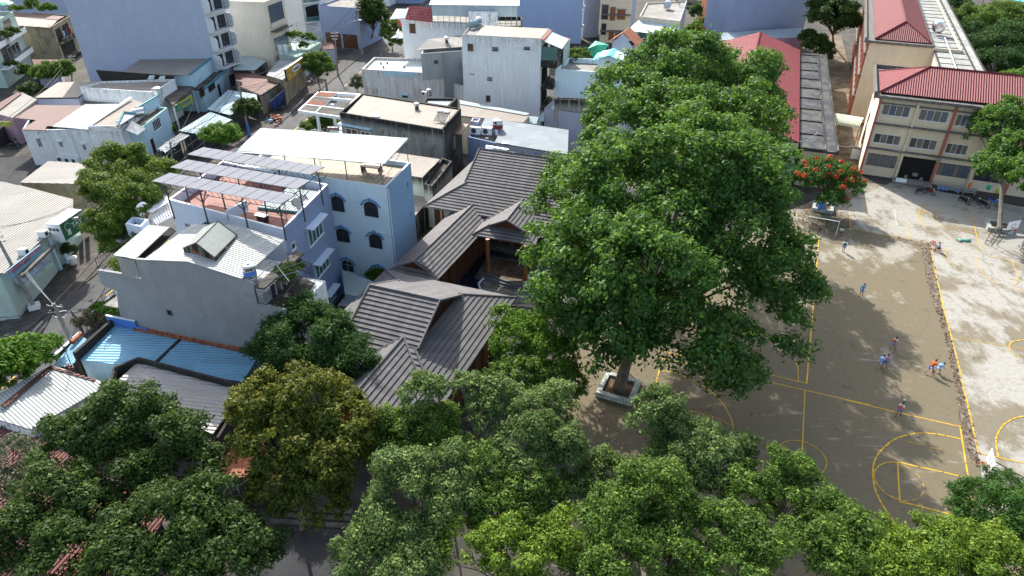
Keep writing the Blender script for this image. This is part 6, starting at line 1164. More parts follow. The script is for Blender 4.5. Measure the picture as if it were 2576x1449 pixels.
# big white four storey
zw=14.8; c=box4(3,(835,282),(1478,316),(1552,232),zw,(905,205)); h=H('house','tall white four storey house with streaked blank side wall and glazed rear balcony','house',c,zw,'white',None,p=.25,coping='trimgrey'); WH=h
sheet('roof',h.r,[W(3,945,285,14.85),W(3,1470,312,14.85),W(3,1540,232,14.85),W(3,1015,205,14.85)],'beigefar',.06)
mb=MB(); q=[W(3,845,278,14.5),W(3,945,283,14.5),W(3,1015,207,14.5),W(3,910,207,14.5)]; mb.slab(q,.1); mb.build('roof_landing',M['slabroof'],h.r)
for q,k,g_ in (((3,882,352,930,412),2,'brownsh'),((3,1083,380,1130,412),1,'glassb'),((3,1338,377,1388,403),2,'glassb'),((3,1042,622,1082,652),1,'galv'),((3,1030,770,1068,822),1,'glass')): h.win(0,q,k,'trimgrey' if g_!='glassb' else 'dksteel',g_)
h.part('pipe_ledge',0,[(h.uz(0,3,898,600)[0],h.uz(0,3,940,600)[0],h.uz(0,3,898,600)[1],h.uz(0,3,898,600)[1]+.1,0,.12)],'trimgrey')
tank_h('pale oval tank on the left corner of the tall white house roof',W(3,930,228,14.6),1.7,.55,.9,.2,mat='paleblue'); tank_v('blue plastic tank on the left corner of the tall white house roof',W(3,975,215,14.6),.55,1.2,.2,'wallblue')
sheet('balcony_awning',h.r,[h.wp(1,.2,14.6,0),h.wp(1,.2,13.4,3.4),h.wp(1,6.8,13.5,3.4),h.wp(1,6.8,14.7,0)],'poly',.06)
mb=MB(); [h.wbox(mb,1,.1+k*.55,.5+k*.55,14.62,14.75,0,.45) for k in range(13)]; mb.build('tile_row',M['orangetile'],h.r)
mb=MB(); h.wbox(mb,1,0,7.4,10.3,10.5,0,2.6); h.wbox(mb,1,0,.15,10.5,11.5,0,2.6); h.wbox(mb,1,0,7.4,10.5,11.5,2.45,2.6); h.wbox(mb,1,0,7.4,3.2,3.4,0,2.2); h.wbox(mb,1,0,7.4,6.8,7.0,0,2.2); h.wbox(mb,1,0,7.4,7.0,7.9,2.05,2.2); mb.build('balcony',M['mossy'],h.r)
mb=MB(); h.wbox(mb,1,.02,.1,11.2,13.6,.1,2.6); mb.build('balcony_glazing',M['glassg'],h.r); h.part('balcony_door',1,[(1,6,3.5,6.5,-.05,.03),(1,6,7.1,9.8,-.05,.03),(.8,6,10.6,13.4,-.05,.03)],'dark')
c=[W(3,1600,345,12.8),W(3,1660,375,12.8),W(3,1712,312,12.8),W(3,1640,290,12.8)]; h=H('house','narrow pale green clad house with red sheet roof right of the tall white house','house',c,12.6,'greenw',None,p=.1); sheet('roof',h.r,[W(3,1595,350,12.8),W(3,1655,380,12.8),W(3,1715,312,12.9),W(3,1640,292,12.9)],'redsheet',.06)
# peeling low white with teal deck
zl=7.4; A_,B_=W(2,1238,652,zl),W(2,2075,700,zl); c=[A_,B_,B_+(W(2,1355,540,zl)-A_)*1.2,W(2,1355,540,zl)]; h=H('house','wide low white house with peeling stained wall and pale teal roof deck','house',c,zl,'whitepeel','tealdeck',p=.45)
h.part('teal_coping',0,[(h.uz(0,2,1425,660)[0],h.uz(0,2,1770,680)[0],6.55,7.42,.01,.06)],'lblue'); h.win(0,(2,1620,895,1675,920),1,'teal','dark',hood=.4,hm='lblue'); c2=[B_,W(2,2200,800,6.3),W(2,2200,800,6.3)+V(.8,9,0),B_+V(.8,9,0)]; h2=H('annex','lower white end of the peeling wall with a small hooded window','wall',c2,6.0,'whitepeel','slabroof',p=.2); h2.win(0,(2,2062,888,2105,910),1,'trimgrey','dark',hood=.35,hm='trimgrey')
for k,(x,y) in enumerate(((1420,603),(1480,600),(1445,640),(1640,640))):
    p=W(2,x,y,7.0); t=thing('roof_junk',['upturned bucket left on the pale teal deck','clay pot on the pale teal deck','dark can on the pale teal deck edge','pale brick on the right of the pale teal deck'][k],'pot',p); mb=MB(); mb.lathe(p,[(.16,0),(.22,.3),(.2,.32)],8); mb.build('pot_body',M['brownsh'],t)
# corrugated clad annex
zc=11.6; c=[W(3,505,425,zc),W(3,846,400,zc),W(3,846,300,zc),W(3,555,320,zc)]; h=H('house','grey corrugated iron clad upper annex leaning on the tall white house','house',c,11.4,'greysheetl',None,z0=6.9,p=.1)
u,_=h.uz(0,3,682,480); 
mb=MB(); h.wbox(mb,0,u,h.uz(0,3,846,500)[0]+.1,3.0,11.35,.0,.08); mb.build('dark_cladding',M['greysheet'],h.r)
P=[W(3,452,405,11.5),W(3,840,378,11.9),W(3,838,285,12.6),W(3,550,312,12.6)]; sheet('roof',h.r,P,'litgrey',.06); h.win(0,(3,610,488,645,512),1,'trimgrey','dksteel'); h.win(0,(3,780,612,812,635),1,'trimgrey','dksteel'); vent('turbine vent on the corrugated annex roof',W(3,715,345,12.2),.4)
# white house with pantile
zt_=13.6; A_,B_=W(2,1612,180,zt_),W(2,2255,215,zt_); dd=V(-.3,11,0); h=H('house','white house with pink pantile roof piece, green awnings and a corrugated rooftop shed','house',[A_,B_,B_+dd,A_+dd],zt_,'white','slabroof',p=.9)
h.win(0,(2,1685,222,1750,312),2,'brownsh','brownsh'); 
mb=MB(); mb.slab([W(2,1648,178,13.8),W(2,1905,205,13.8),W(2,1902,75,16.0),W(2,1690,50,16.0)],.12); mb.build('pantile_roof',M['redtile'],h.r)
sheet('side_awning',h.r,[W(2,1503,182,13.7),W(2,1648,172,13.7),W(2,1680,85,14.6),W(2,1565,82,14.6)],'whitesheet',.08); sheet('lower_awning',h.r,[W(2,1512,360,9.8),W(2,1612,350,9.9),W(2,1612,290,10.3),W(2,1570,312,10.2)],'whitesheet',.08)
h.part('balcony_slab',3,[(7,10.8,10.0,10.2,0,1.2),(7,10.8,10.2,11.0,1.1,1.2)],'trimwhite'); p=W(2,1575,190,12.8); t=thing('flag','small red flag under the green awning of the pantiled white house','flag',p); mb=MB(); mb.slab([p,p+V(.5,0,-.1),p+V(.75,.1,-1.3),p+V(.3,.1,-1.1)],.02); mb.build('cloth',M['red'],t); mb=MB(); mb.tube([p,p+V(0,0,-1.5)],.02,4); mb.build('flagpole',M['galv'],t)
# roof shed upper part
a,b=W(3,592,38,16.8),W(3,1282,46,16.8); dd=V(.2,8,0); mb=MB(); mb.box(V(a.x,a.y,14.9),V(b.x-a.x,b.y-a.y,0),V(0,.1,0),V(0,0,1.9)); mb.box(V(b.x,b.y,14.4),dd,V(-.1,0,0),V(0,0,2.4)); mb.build('rooftop_cladding',M['poly'],h.r)
sheet('rooftop_roof',h.r,[V(a.x-.4,a.y-.4,16.85),V(b.x+.5,b.y-.4,16.85),V(b.x+.5,b.y+8.2,17.6),V(a.x-.4,a.y+8.2,17.6)],'whitesheet',.08); mb=MB()
for k in range(16): q=a.lerp(b,k/15); mb.tube([V(q.x,q.y+.1,12.8),V(q.x,q.y+.1,16.8)],.05,4,cap=False)
for k in range(1,6): q=b+dd*k/6; mb.tube([V(q.x-.1,q.y,12.8),V(q.x-.1,q.y,16.8)],.05,4,cap=False)
mb.tube([V(a.x,a.y,13.7),V(b.x,b.y,13.7)],.04,4); mb.build('rail_posts',M['galv'],h.r)
q0,q1=hit(3,892,85,a,b),hit(3,1127,190,a,b); d=(b-a).normalized(); mb=MB(); mb.box(V(a.x,a.y-1.6,0)+d*q0[0]+V(0,0,11.0),d*(q1[0]-q0[0]),V(0,1.4,0),V(0,0,q0[1]-11.0)); mb.build('stair_box',M['white'],h.r)
c=[V(b.x-8,b.y+.5,0),V(b.x+1.0,b.y+.5,0),V(b.x+1.0,b.y+9,0),V(b.x-8,b.y+9,0)]; H('house','mossy walled block under the right end of the rooftop shed','house',c,13.2,'mossy','slabroof',p=.6)
# gabled turquoise house and neighbours
zg=9.8; c=[W(3,1592,558,zg),W(3,1592,558,zg)+V(16,-4.5,0),W(3,1592,558,zg)+V(18.5,4,0),W(3,1700,465,zg)]; h=H('house','blue-white house with roof garden and turquoise gabled stair roof beside the big tree','house',c,zg,'archblue','slabroof',p=.8)
g0,g1=h.uz(0,3,1935,540),h.uz(0,3,2115,500); gm=h.uz(0,3,2032,448); mb=MB(zref=zg); F=[h.wp(0,g0[0],9.5,0),h.wp(0,g1[0]+.4,9.5,0),h.wp(0,g1[0]+.4,g1[1]+.3,0),h.wp(0,gm[0],gm[1],0),h.wp(0,g0[0],g0[1]+1.6,0)]; off=h.wp(0,0,0,-4)-h.wp(0,0,0,0); mb.hexa([p+off for p in F],F); mb.build('gable_wall',M['archblue'],h.r)
ap=h.wp(0,gm[0],gm[1]+.12,.5); ap2=ap+off*1.25; ee=h.wp(0,g0[0]-.9,g0[1]+1.1,.5); ef=h.wp(0,g1[0]+.9,g1[1]-.2,.5); mb=MB(); mb.slab([ee,ap,ap2,ee+off*1.25],.08); mb.slab([ap,ef,ef+off*1.25,ap2],.08); mb.build('gable_roof',M['turq'],h.r)
h.part('wall_vent',0,[(h.uz(0,3,2005,500)[0],h.uz(0,3,2035,500)[0],h.uz(0,3,2005,505)[1],h.uz(0,3,2005,505)[1]+.25,0,.12)],'brownsh')
P=Wl(19,[(760,490,11.6),(840,410,12.6),(975,450,11.8),(900,560,10.6),(815,575,10.2)]); t=thing('tarpaulin','bright green tarpaulin tent over the roof garden','tarpaulin',P[1]); mb=MB(); ct_=W(19,860,450,12.9)
for a_,b_ in zip(P,P[1:]+P[:1]): mb.face([a_,b_,ct_]); mb.face([b_,a_,ct_-V(0,0,.03)])
mb.build('tarpaulin_sheet',M['tarpg'],t); mb=MB(); [mb.tube([V(p.x,p.y,9),p],.03,4) for p in P]; mb.build('prop',M['galv'],t)
c=box4(19,(1010,430),(1210,470),(1270,420),11.5); h=H('house','small grey house with bright orange pantile roof behind the turquoise gable','house',c,11.5,'purple',None,p=.1); q=h.c; rA_=V(*( (q[0]+(q[1]-q[0])*.5).xy),13.6); bk_=q[3]-q[0]; mb=MB(); e0_=V(q[0].x-.8,q[0].y,11.6); e1_=V(q[1].x+.8,q[1].y,11.6); dk=V(bk_.x,bk_.y,0)*1.1; mb.slab([e0_,rA_,rA_+dk,e0_+dk],.1); mb.slab([rA_,e1_,e1_+dk,rA_+dk],.1); mb.build('roof',M['orangetile'],h.r); mb=MB(); mb.face([V(q[0].x,q[0].y,11.5),V(q[1].x,q[1].y,11.5),rA_-V(0,0,.15)]); mb.build('gable',M['purple'],h.r)
c=box4(3,(1505,872),(1900,935),(1980,850),6.6,(1590,790)); h=H('house','lilac grey low house with flaking patches under the big tree crown','house',c,6.6,'purple','greenw',p=.6,coping='trimgrey')
h=H('wall','black streaked parapet wall behind the lilac grey low house','wall',box4(3,(1585,800),(1900,815),(1910,800),8.3),8.3,'mossy',None,p=.2)
P=Wl(3,[(1500,1000,4.8),(1440,985,5.0),(1505,895,6.0)]); t=thing('awning','small mint green awning on the side of the lilac grey house','awning',P[0]); sheet('awning_sheet',t,[W(3,1440,985,5.0),W(3,1500,980,5.0),W(3,1505,900,6.0),W(3,1490,905,6.0)],'mint',.05); sheet('side_flap',t,[W(3,1345,1000,5.2),W(3,1440,1000,5.2),W(3,1460,940,5.6),W(3,1380,935,5.6)],'mint',.05)
# far towers
def tower(lb,n,fr,zb,L,dirx,z1,wall,D=10,z0=0,sides=None,**k):
    F_r=W(n,fr[0],fr[1],zb); F_r.z=0; d=V(*dirx).normalized(); F_l=F_r-d*L; nb=V(-d.y,d.x)*D
    return H('apartment_building',lb,'apartment building',[F_l,F_r,F_r+nb,F_l+nb],z1,wall,'slabroof',z0=z0,p=.4,sides=sides,**k)
h=tower('tall slate blue blank walled building with pale yellow street front','19',(0,0),0,1,(1,0),1,'white') if False else tower('tall slate blue blank walled building with pale yellow street front',19,(690,440),0,24,(1,-.12),26,'blueblk2',D=5,sides=([0,1,0,0],['yellow']))
for q in ((19,727,28,761,82),(19,716,285,744,325)): h.win(1,q,3,'trimwhite','glassb')
h.part('floor_ledge',1,[(0,5,zz,zz+.35,0,.5) for zz in (3.2,7.8,12.4)],'trimwhite')
q=h.c[1]+(h.c[2]-h.c[1])*1.02; d=(V(7,6,0)).normalized(); hh=H('apartment_building','pale lilac side walled tower between the yellow front and the brown shuttered house','apartment building',[q+V(.3,1,0),q+V(4.5,2.2,0),q+V(2.5,14,0),q+V(-2,12,0)],25,'purple','slabroof')
zz=11; c=[W(19,878,430,0),W(19,1190,470,0)]; dd=(c[1]-c[0]); dd=V(dd.x,-dd.x*.13,0); A_=V(c[0].x,c[0].y); h=H('house','grey three storey house with brown carved window shutters and balconies','house',[A_,A_+dd,A_+dd+V(3,12,0),A_+V(2,12,0)],13.2,'cream','slabroof',p=.4,sides=([0,1,0,0],['blueblk']))
h.part('floor_ledge',0,[(0,dd.length,zz,zz+.3,0,.7) for zz in (2.8,6.6,10.6,12.6)],'trimgrey')
for q,k in (((19,1062,95,1137,195),2),((19,990,70,1035,205),1),((19,975,300,1020,400),1),((19,1040,335,1140,400),2)): h.win(0,q,k,'wooddk','wood')
for q in ((19,905,45,965,195),(19,900,235,945,350)): h.win(0,q,1,'trimgrey','glass')
for (x0,x1,y) in ((1050,1150,92),(1035,1140,325)): a_,b_=h.uz(0,19,x0,y),h.uz(0,19,x1,y); h.part('window_hood',0,[(a_[0],b_[0],a_[1],a_[1]+.12,0,.8)],'galv')
# roof with tank, awning, side
zq=11.2; c=box4(19,(1283,162),(1692,212),(1762,5),zq,(1355,28)); h=H('house','house with mossy flat roof, tank and pale polycarbonate awning behind the big tree','house',c,zq,'cream','slabroof',p=.35,sides=([0,1,0,0],['purple']))
sheet('front_awning',h.r,[h.wp(0,-.8,8.9,3.6),h.wp(0,9.6,8.9,3.6),h.wp(0,9.3,10.3,0),h.wp(0,-.2,10.3,0)],'poly',.08); mb=MB()
for k in range(5): a=h.wp(0,-.6+k*2.4,8.8,3.4); mb.tube([V(a.x,a.y,0),a],.06,4)
mb.tube([h.wp(0,-.6,6.5,3.4),h.wp(0,9.2,6.5,3.4)],.05,4); mb.tube([h.wp(0,-.6,4.8,3.4),h.wp(0,9.2,4.8,3.4)],.05,4); mb.build('awning_posts',M['galv'],h.r); h.part('glazing',0,[(0,4.2,1,8.5,.0,.05)],'glassg'); h.part('glazing',0,[(4.5,9,1,8.5,.0,.05)],'solarside')
tank_h('pale water tank on the mossy flat roof behind the big tree',W(19,1560,95,10.9),1.8,.75,1.2,.3,mat='poly'); tank_h('stainless tank on a rusty stand before the polycarbonate awning',W(19,1400,430,7.5),2.0,.7,0,.6)
mb=MB(); p=W(19,1690,60,11.2); [mb.tube([p+V(0,k*.6,0),p+V(0,k*.6,2.2)],.04,4) for k in range(6)]; [mb.tube([p+V(0,0,z),p+V(0,3,z)],.04,4) for z in (1,1.6,2.2)]; mb.build('roof_ladder',M['galv'],h.r)
h=tower('small red brick house at the top beyond the mossy roof',19,(1830,30),0,6,(1,-.1),7,'ochre',D=8)
# lane right & top right grey wall
struct('lane',[W(19,1960,420),W(19,2120,420),W(19,2190,-60),W(19,2060,-60)],'asphalt',.006)
A_,B_=W(4,262,228,5),W(4,800,180,5); A_.z=B_.z=0; d=(B_-A_).normalized(); nb=V(-d.y,d.x)*10; h=H('apartment_building','tall slate grey blank wall behind the red roofed hall','apartment building',[A_,B_,B_+nb,A_+nb],24,'solarside','slabroof')
t=thing('lean_to_roof','long pale blue strip roof at the foot of the slate grey wall behind the hall','shed',W(4,500,240,0)); P=[W(4,200,285,4.2),W(4,775,262,4.6),W(4,782,195,5.0),W(4,225,232,5.0)]; sheet('roof',t,P,'poly',.08); mb=MB(); mb.hexa([V(p.x,p.y,0) for p in P],[p-V(0,0,.1) for p in P]); mb.build('wall',M['pink'],t)
t=thing('rear_wall','mouldy cream boundary wall between the red hall and the dark trees','wall',W(4,700,300,0)); a,b=W(4,485,262,0),W(4,790,350,0); a,b=W(4,640,290,3.5),W(4,800,262,3.5); mb=MB(); mb.box(V(a.x,a.y,0),V(b.x-a.x,b.y-a.y),V(0,.3,0),V(0,0,3.4)); mb.build('wall',M['ochre'],t); mb=MB(); mb.box(V(a.x,a.y-.05,3.403),V(b.x-a.x,b.y-a.y),V(0,.4,0),V(0,0,.1)); mb.build('coping',M['black'],t)
h=tower('small orange brick fronted house by the lane at the top',4,(262,130),3,5,(1,.1),8,'orangetile',D=8)
P=Wl(4,[(225,205,4.5),(262,225,4.5),(275,130,4.8),(245,130,4.8)]); t=thing('lean_to_roof','small mint sheet roof by the lane under the slate grey wall','shed',P[0]); sheet('roof',t,P,'mint',.06); mb=MB(); [mb.tube([V(p.x,p.y,0),p],.06,4) for p in P]; mb.build('post',M['galv'],t)
P=[W(4,2080,-30,6),W(4,2400,20,6),W(4,2500,-80,6),W(4,2100,-90,6)]; t=thing('market_roof','teal sheet roof at the top right corner beyond the trees','roof',P[0]); sheet('roof',t,P,'turq',.1); mb=MB(); [mb.tube([V(p.x,p.y,0),p],.12,5) for p in P]; mb.build('post',M['galv'],t)
# ================================================================ LEFT AND TOP LEFT TOWN
FLt=V(-81.6,133); FRt=V(-57.2,134.2); h=H('apartment_building','very tall blue-grey apartment block with blank side wall and curved white balconies','apartment building',[FLt,FRt,V(-55.4,140.2),V(-80,139.5)],20.5,'blueblk','slabroof',sides=([0,1,0,0],['whitecl']))
mb=MB()
for zz in (4.6,8.0,11.4,14.8,18.2):
    for u_,w2 in ((.1,.16),(5.9,.16)):
        pr=[(0,0),(1.0,0),(1.45,.5),(1.5,2.1),(1.1,2.6),(0,2.7)]; a=[h.wp(1,u_,zz+z,o) for o,z in pr]; b=[h.wp(1,u_+w2,zz+z,o) for o,z in pr]; mb.hexa(a[::-1],b[::-1]) if True else None
    h.wbox(mb,1,.26,5.9,zz,zz+.16,0,1.3)
mb.build('balcony',M['whitecl'],h.r); bb=MB()
for zz in (4.6,8.0,11.4,14.8): h.wbox(bb,1,.4,2.6,zz+.2,zz+2.5,-.05,.02); h.wbox(bb,1,3.3,5.6,zz+.2,zz+2.5,-.05,.02)
bb.build('balcony_door',M['glass'],h.r); bb=MB()
for zz in (4.6,8.0,11.4,14.8):
    for u_ in (.8,1.7,2.6,3.4,4.4,5.4): h.wbox(bb,1,u_,u_+.05,zz+.16,zz+2.4,.55,.6)
    h.wbox(bb,1,.3,5.8,zz+1.1,zz+1.15,1.2,1.25)
bb.build('door_frame',M['dksteel'],h.r)
h.win(1,(1,2120,610,2165,635),1,'trimwhite','glass'); h.win(1,(1,2053,686,2085,712),1,'trimwhite','glass'); h.winuz(1,3.0,5.9,.3,2.7,4,'dksteel','glassb',bars=6,sill=False)
# light blue shop-house (teal trim)
z6=6.6; c=[W(1,1135,697,z6),W(1,1795,708,z6),W(1,2008,545,z6),W(1,1330,562,z6)]; h=H('house','light blue two storey shophouse with teal trim, beige sheet roof and brown windows','house',c,z6,'lblue',None,p=.1)
sheet('roof',h.r,[W(1,1120,697,6.75),W(1,1780,708,6.75),W(1,1990,545,6.75),W(1,1325,560,6.75)],'beigefar',.06,e=0); mb=MB(); h.wbox(mb,1,-.1,12.5,6.6,6.95,-.1,.15); h.wbox(mb,1,-.3,12.3,4.1,4.45,2.0,2.15); mb.build('teal_trim',M['tealb'],h.r)
mb=MB(); h.wbox(mb,1,-.3,12.3,3.95,4.15,0,2.0); mb.build('ledge',M['darkslab'],h.r); mb=MB(); h.wbox(mb,1,-.2,12.2,0,3.9,.0,1.4); mb.build('shop_front',M['lblue'],h.r)
h.c=[V(p.x,p.y) for p in h.c]; n_=(h.wp(1,0,0,1.42)-h.wp(1,0,0,0)); hs=h.c[:]; h.c=[p+n_ for p in h.c]
for q,k in (((1,1872,838,1932,890),2),((1,1952,782,2030,822),3)): h.win(1,q,k,'wooddk','glass')
h.winuz(1,7.5,8.6,.2,2.6,2,'wooddk','glass'); h.c=hs
h.winuz(1,10,12,.2,2.8,3,'dksteel','glassb',sill=False)
# dark canopy with sign
P=Wl(1,[(1530,985,4.6),(1632,992,4.6),(1832,818,4.6),(1665,778,4.6),(1640,800,4.6)]); t=thing('shop_canopy','dark cement shop canopy with a lime green and yellow sign along its front edge','shop',W(1,1600,900,0)); mb=MB(); mb.slab([W(1,1540,900,4.6),W(1,1632,990,4.6),W(1,1832,820,4.6),W(1,1660,785,4.6)],.35); mb.build('canopy_slab',M['darkslab'],t)
a,b=W(1,1640,1000,4.35),W(1,1798,895,4.35); d=(b-a); d.z=0; L=d.length; d.normalize(); n_=V(d.y,-d.x); mb=MB(); mb.box(V(a.x,a.y,3.2)+n_*.12,d*L,n_*.08,V(0,0,1.2)); sg=mb.build('shop_sign',M['ygsign'],t); mb=MB(); mb.box(V(a.x,a.y,3.22)+n_*.2,d*L*.3,n_*.02,V(0,0,1.16)); mb.build('sign_picture',M['greenf'],sg)
mb=MB(); [mb.ell(V(a.x,a.y,3.8)+d*L*x+n_*.22+V(0,0,z),(.2,.06,r_),6) for x,z,r_ in ((.12,.1,.35),(.2,-.1,.45),(.07,-.3,.2))]; mb.build('fruit_picture',M['greenw'],sg); scrawl('sign_lettering',sg,7,V(a.x,a.y,3.65)+d*L*.37+n_*.21,d,UP,.62,'bluetxt')
mb=MB(); [mb.tube([V(q.x,q.y,0),V(q.x,q.y,4.3)],.14,6) for q in (W(1,1632,985,4.6),W(1,1815,830,4.6))]; mb.build('post',M['trimwhite'],t); mb=MB(); q=[W(1,1560,1000,0),W(1,1700,1000,0),W(1,1850,870,0),W(1,1700,860,0)]; mb.hexa([W(1,1500,960,0),W(1,1560,1010,0),W(1,1760,840,0),W(1,1700,800,0)],[p+V(0,0,4.2) for p in (W(1,1500,960,0),W(1,1560,1010,0),W(1,1760,840,0),W(1,1700,800,0))]); mb.build('shop_wall',M['dksteel'],t)
# long beige roof house
c=[W(1,345,925,5.2),W(1,735,920,5.2),W(1,965,765,5.2),W(1,560,780,5.2)]; h=H('house','low lilac walled house with tan sheet roof at the foot of the tall blue block','house',c,5.0,'purple',None,p=.1); sheet('roof',h.r,[W(1,328,922,5.3),W(1,735,918,5.3),W(1,965,765,5.4),W(1,550,776,5.4)],'beigefar',.06,e=0)
c=[W(1,752,824,6.4),W(1,1448,870,6.4),W(1,1650,745,6.4),W(1,965,768,6.4)]; h=H('house','tan roofed house framed by a whitish parapet wall with rain stains','house',c,6.4,'white','beigefar',p=.35); h.part('lower_ledge',0,[(-.5,13.6,3.9,4.1,0,1.2)],'trimgrey')
t=thing('parapet_wall','black mossy parapet wall between the two tan roofs and the tall blue block','wall',W(1,1300,750,0)); a,b=W(1,960,755,6.0),W(1,1640,745,6.4); mb=MB(); mb.hexa([V(a.x,a.y,5.5),V(b.x,b.y,5.5),V(b.x,b.y+.3,5.5),V(a.x,a.y+.3,5.5)],[V(a.x-.5,a.y,7.7),V(b.x,b.y,6.9),V(b.x,b.y+.3,6.9),V(a.x-.5,a.y+.3,7.7)]); mb.build('wall',M['black'],t); mb=MB(); [mb.slab([W(1,x,y,7.1),W(1,x+60,y-5,7.1),W(1,x+70,y-40,7.3),W(1,x+20,y-38,7.3)],.05) for x,y in ((1390,750),(1490,755))]; mb.build('mint_scraps',M['mint'],t)
# corner white house
zc=5.6; c=[W(1,205,1222,zc),W(1,1130,1208,zc),W(1,1395,990,zc),W(1,345,992,zc)]; c[0]=W(1,205,1222,zc); h=H('house','long white corner house with brown, white and tan metal roofs side by side','house',c,zc-.1,'white',None,p=.1,sides=([0,0,0,0],[]))
for P,mt,zz in (([(205,1222),(428,1230),(440,1190),(500,1190),(795,995),(335,990),(135,1112),(340,1132)],'brownsheet',5.62),([(495,1193),(835,1222),(1115,978),(800,985)],'whitesheet',5.7),([(835,1182),(1122,1206),(1395,990),(1215,920)],'beige',5.9)):
    Q_=Wl(1,P,zz); mb=MB(); mb.slab(Q_,.07); mb.build('roof',M[mt],h.r)
a,b=W(1,835,1178,6.1),W(1,1220,915,6.4); mb=MB(); mb.slab([a,a+V(.5,0,0),b+V(.5,0,0),b],.12); mb.build('roof_coping',M['trimwhite'],h.r); h.part('upper_panel',0,[(h.uz(0,1,832,1200)[0],h.c[1].x-h.c[0].x,5.2,6.0,0,.12)],'trimwhite')
for q in ((5,335,95,410,180),(5,550,125,605,180),(5,770,150,825,210)): h.win(0,q,2,'trimwhite','brownsh',hood=.35,hm='trimwhite')
mb=MB()
for x in (440,640): u,z=h.uz(0,1,x,1200); mb.tube([h.wp(0,u,5.5,.08),h.wp(0,u+.15,.4,.08)],.06,5)
mb.build('drain_pipe',M['trimwhite'],h.r)
for k,(x,y) in enumerate(((590,290),(660,300),(720,305))): u,z=h.uz(0,5,x,y); ac_unit(['leftmost air conditioner low on the white corner house wall','middle air conditioner low on the white corner house wall','rightmost air conditioner low on the white corner house wall, by the tree'][k],h.wp(0,u,z-.4,.35),0,1.3)
# green trim house
zc=4.9; c=[W(1,1128,1208,zc),W(1,1345,1195,zc),W(1,1578,1015,zc),W(1,1395,995,zc)]; h=H('house','small house with green trimmed pediment and balcony edges, solar heater on its roof','house',c,zc,'lblue','darkslab',p=.35,coping='teal')
h.win(1,(1,1430,1150,1525,1192),5,'trimwhite','glass',bars=0); h.winuz(1,1.0,1.9,.1,2.4,1,'wooddk','dark',sill=False)
mb=MB(zref=7); a,b=W(1,1290,1045,6.0),W(1,1487,930,6.0); mb.box(V(a.x,a.y,4.8),V(b.x-a.x,b.y-a.y),V(.12,.1,0),V(0,0,1.6)); mb.build('parapet_panel',M['lblue'],h.r); mb=MB(); mb.box(V(a.x,a.y,6.4),V(b.x-a.x,b.y-a.y),V(.2,.15,0),V(0,0,.15)); g=[W(1,1100,1190,6.2),W(1,1168,1055,6.6),W(1,1285,1070,6.5)]; [mb.tube([p,q],.12,4) for p,q in zip(g,g[1:])]; [mb.tube([V(p.x,p.y,4.8),V(p.x,p.y,6.6)],.14,4) for p in (a,b)]; mb.build('green_trim',M['teal'],h.r)
mb=MB(); q=[W(1,1105,1190,6.1),W(1,1168,1062,6.5),W(1,1285,1075,6.4),W(1,1200,1160,5.2)]; mb.slab(q,.1); mb.build('pediment_back',M['purple'],h.r)
tank_h('small stainless tank by the green pediment',W(1,1170,1185,5.2),1.5,.32,.7,.3); tank_h('shiny stainless tank behind the tilted collector on the green trimmed house',W(1,1325,1130,5.0),1.6,.65,.6,.5); P=Wl(1,[(1162,1215,5.3),(1300,1275,5.0),(1378,1212,5.3),(1245,1140,5.9)]); t=thing('solar_collector','tilted dark ribbed solar collector on the green trimmed house','solar collector',P[0]); sheet('collector',t,P,'greysheet',.08); mb=MB(); [mb.tube([V(p.x,p.y,4.6),p],.03,4) for p in P]; mb.build('stand',M['galv'],t)
tank_v('stainless tank on a tall stand behind the green trimmed pediment',W(1,1510,960,4.6),.75,1.0,1.3)
# street side sheets
for lb,pts,zz,mt in (('pale blue corrugated shop canopy nearest the streetlamp on the left street',[(1690,1232),(1905,1272),(2190,1130),(1985,1055)],3.3,'paleblue'),('broad pale blue sheet canopy below the tall blue block balconies',[(1950,1030),(2170,1085),(2430,960),(2420,890),(2155,848)],3.4,'paleblue'),('dark grey ribbed awning strip under the streetlamp arm',[(1500,1400),(1560,1440),(1790,1275),(1700,1255)],3.0,'greysheet')):
    P=Wl(1,pts,zz); t=thing('shop_canopy',lb,'canopy',(P[0].x,P[0].y,0)); sheet('roof',t,P,mt,.07); mb=MB(); [mb.tube([V(p.x,p.y,0),p],.07,5) for p in P]; mb.build('post',M['galv'],t); mb=MB(); c0=sum(P,V(0,0,0))/len(P); q=[V(c0.x+(p.x-c0.x)*.7-1,c0.y+(p.y-c0.y)*.7,0) for p in P]; mb.hexa(q,[p+V(0,0,zz-.4) for p in q]); mb.build('stall_wall',M['dksteel'],t)
# yellow sign shop, red and grey low roofs, blue tarp
P=Wl(2,[(340,710),(495,755),(690,585),(450,570)],4.6); t=thing('shop','shop with mustard yellow sign box and weathered grey roofs by the street tree','shop',(P[1].x,P[1].y,0)); sheet('roof',t,P,'greysheet',.08); mb=MB(); mb.hexa([V(p.x,p.y,0) for p in P],[p-V(0,0,.12) for p in P]); mb.build('wall',M['ochre'],t)
a,b=W(2,505,655,6.3),W(2,672,540,6.3); d=(b-a); d.z=0; L=d.length; d.normalize(); n_=V(d.y,-d.x); mb=MB(); mb.box(V(a.x,a.y,4.1),d*L,n_*.35,V(0,0,2.2)); sg=mb.build('sign_box',[M['ylwsign']],t); mb=MB(); mb.box(V(a.x,a.y,4.1)-d*.03,d*.025,n_*.36,V(0,0,2.2)); mb.build('sign_side',M['blackm'],sg); mb=MB(); mb.box(V(a.x,a.y,6.303),d*L,n_*.36,V(0,0,.06)); mb.build('sign_rim',M['trimwhite'],sg)
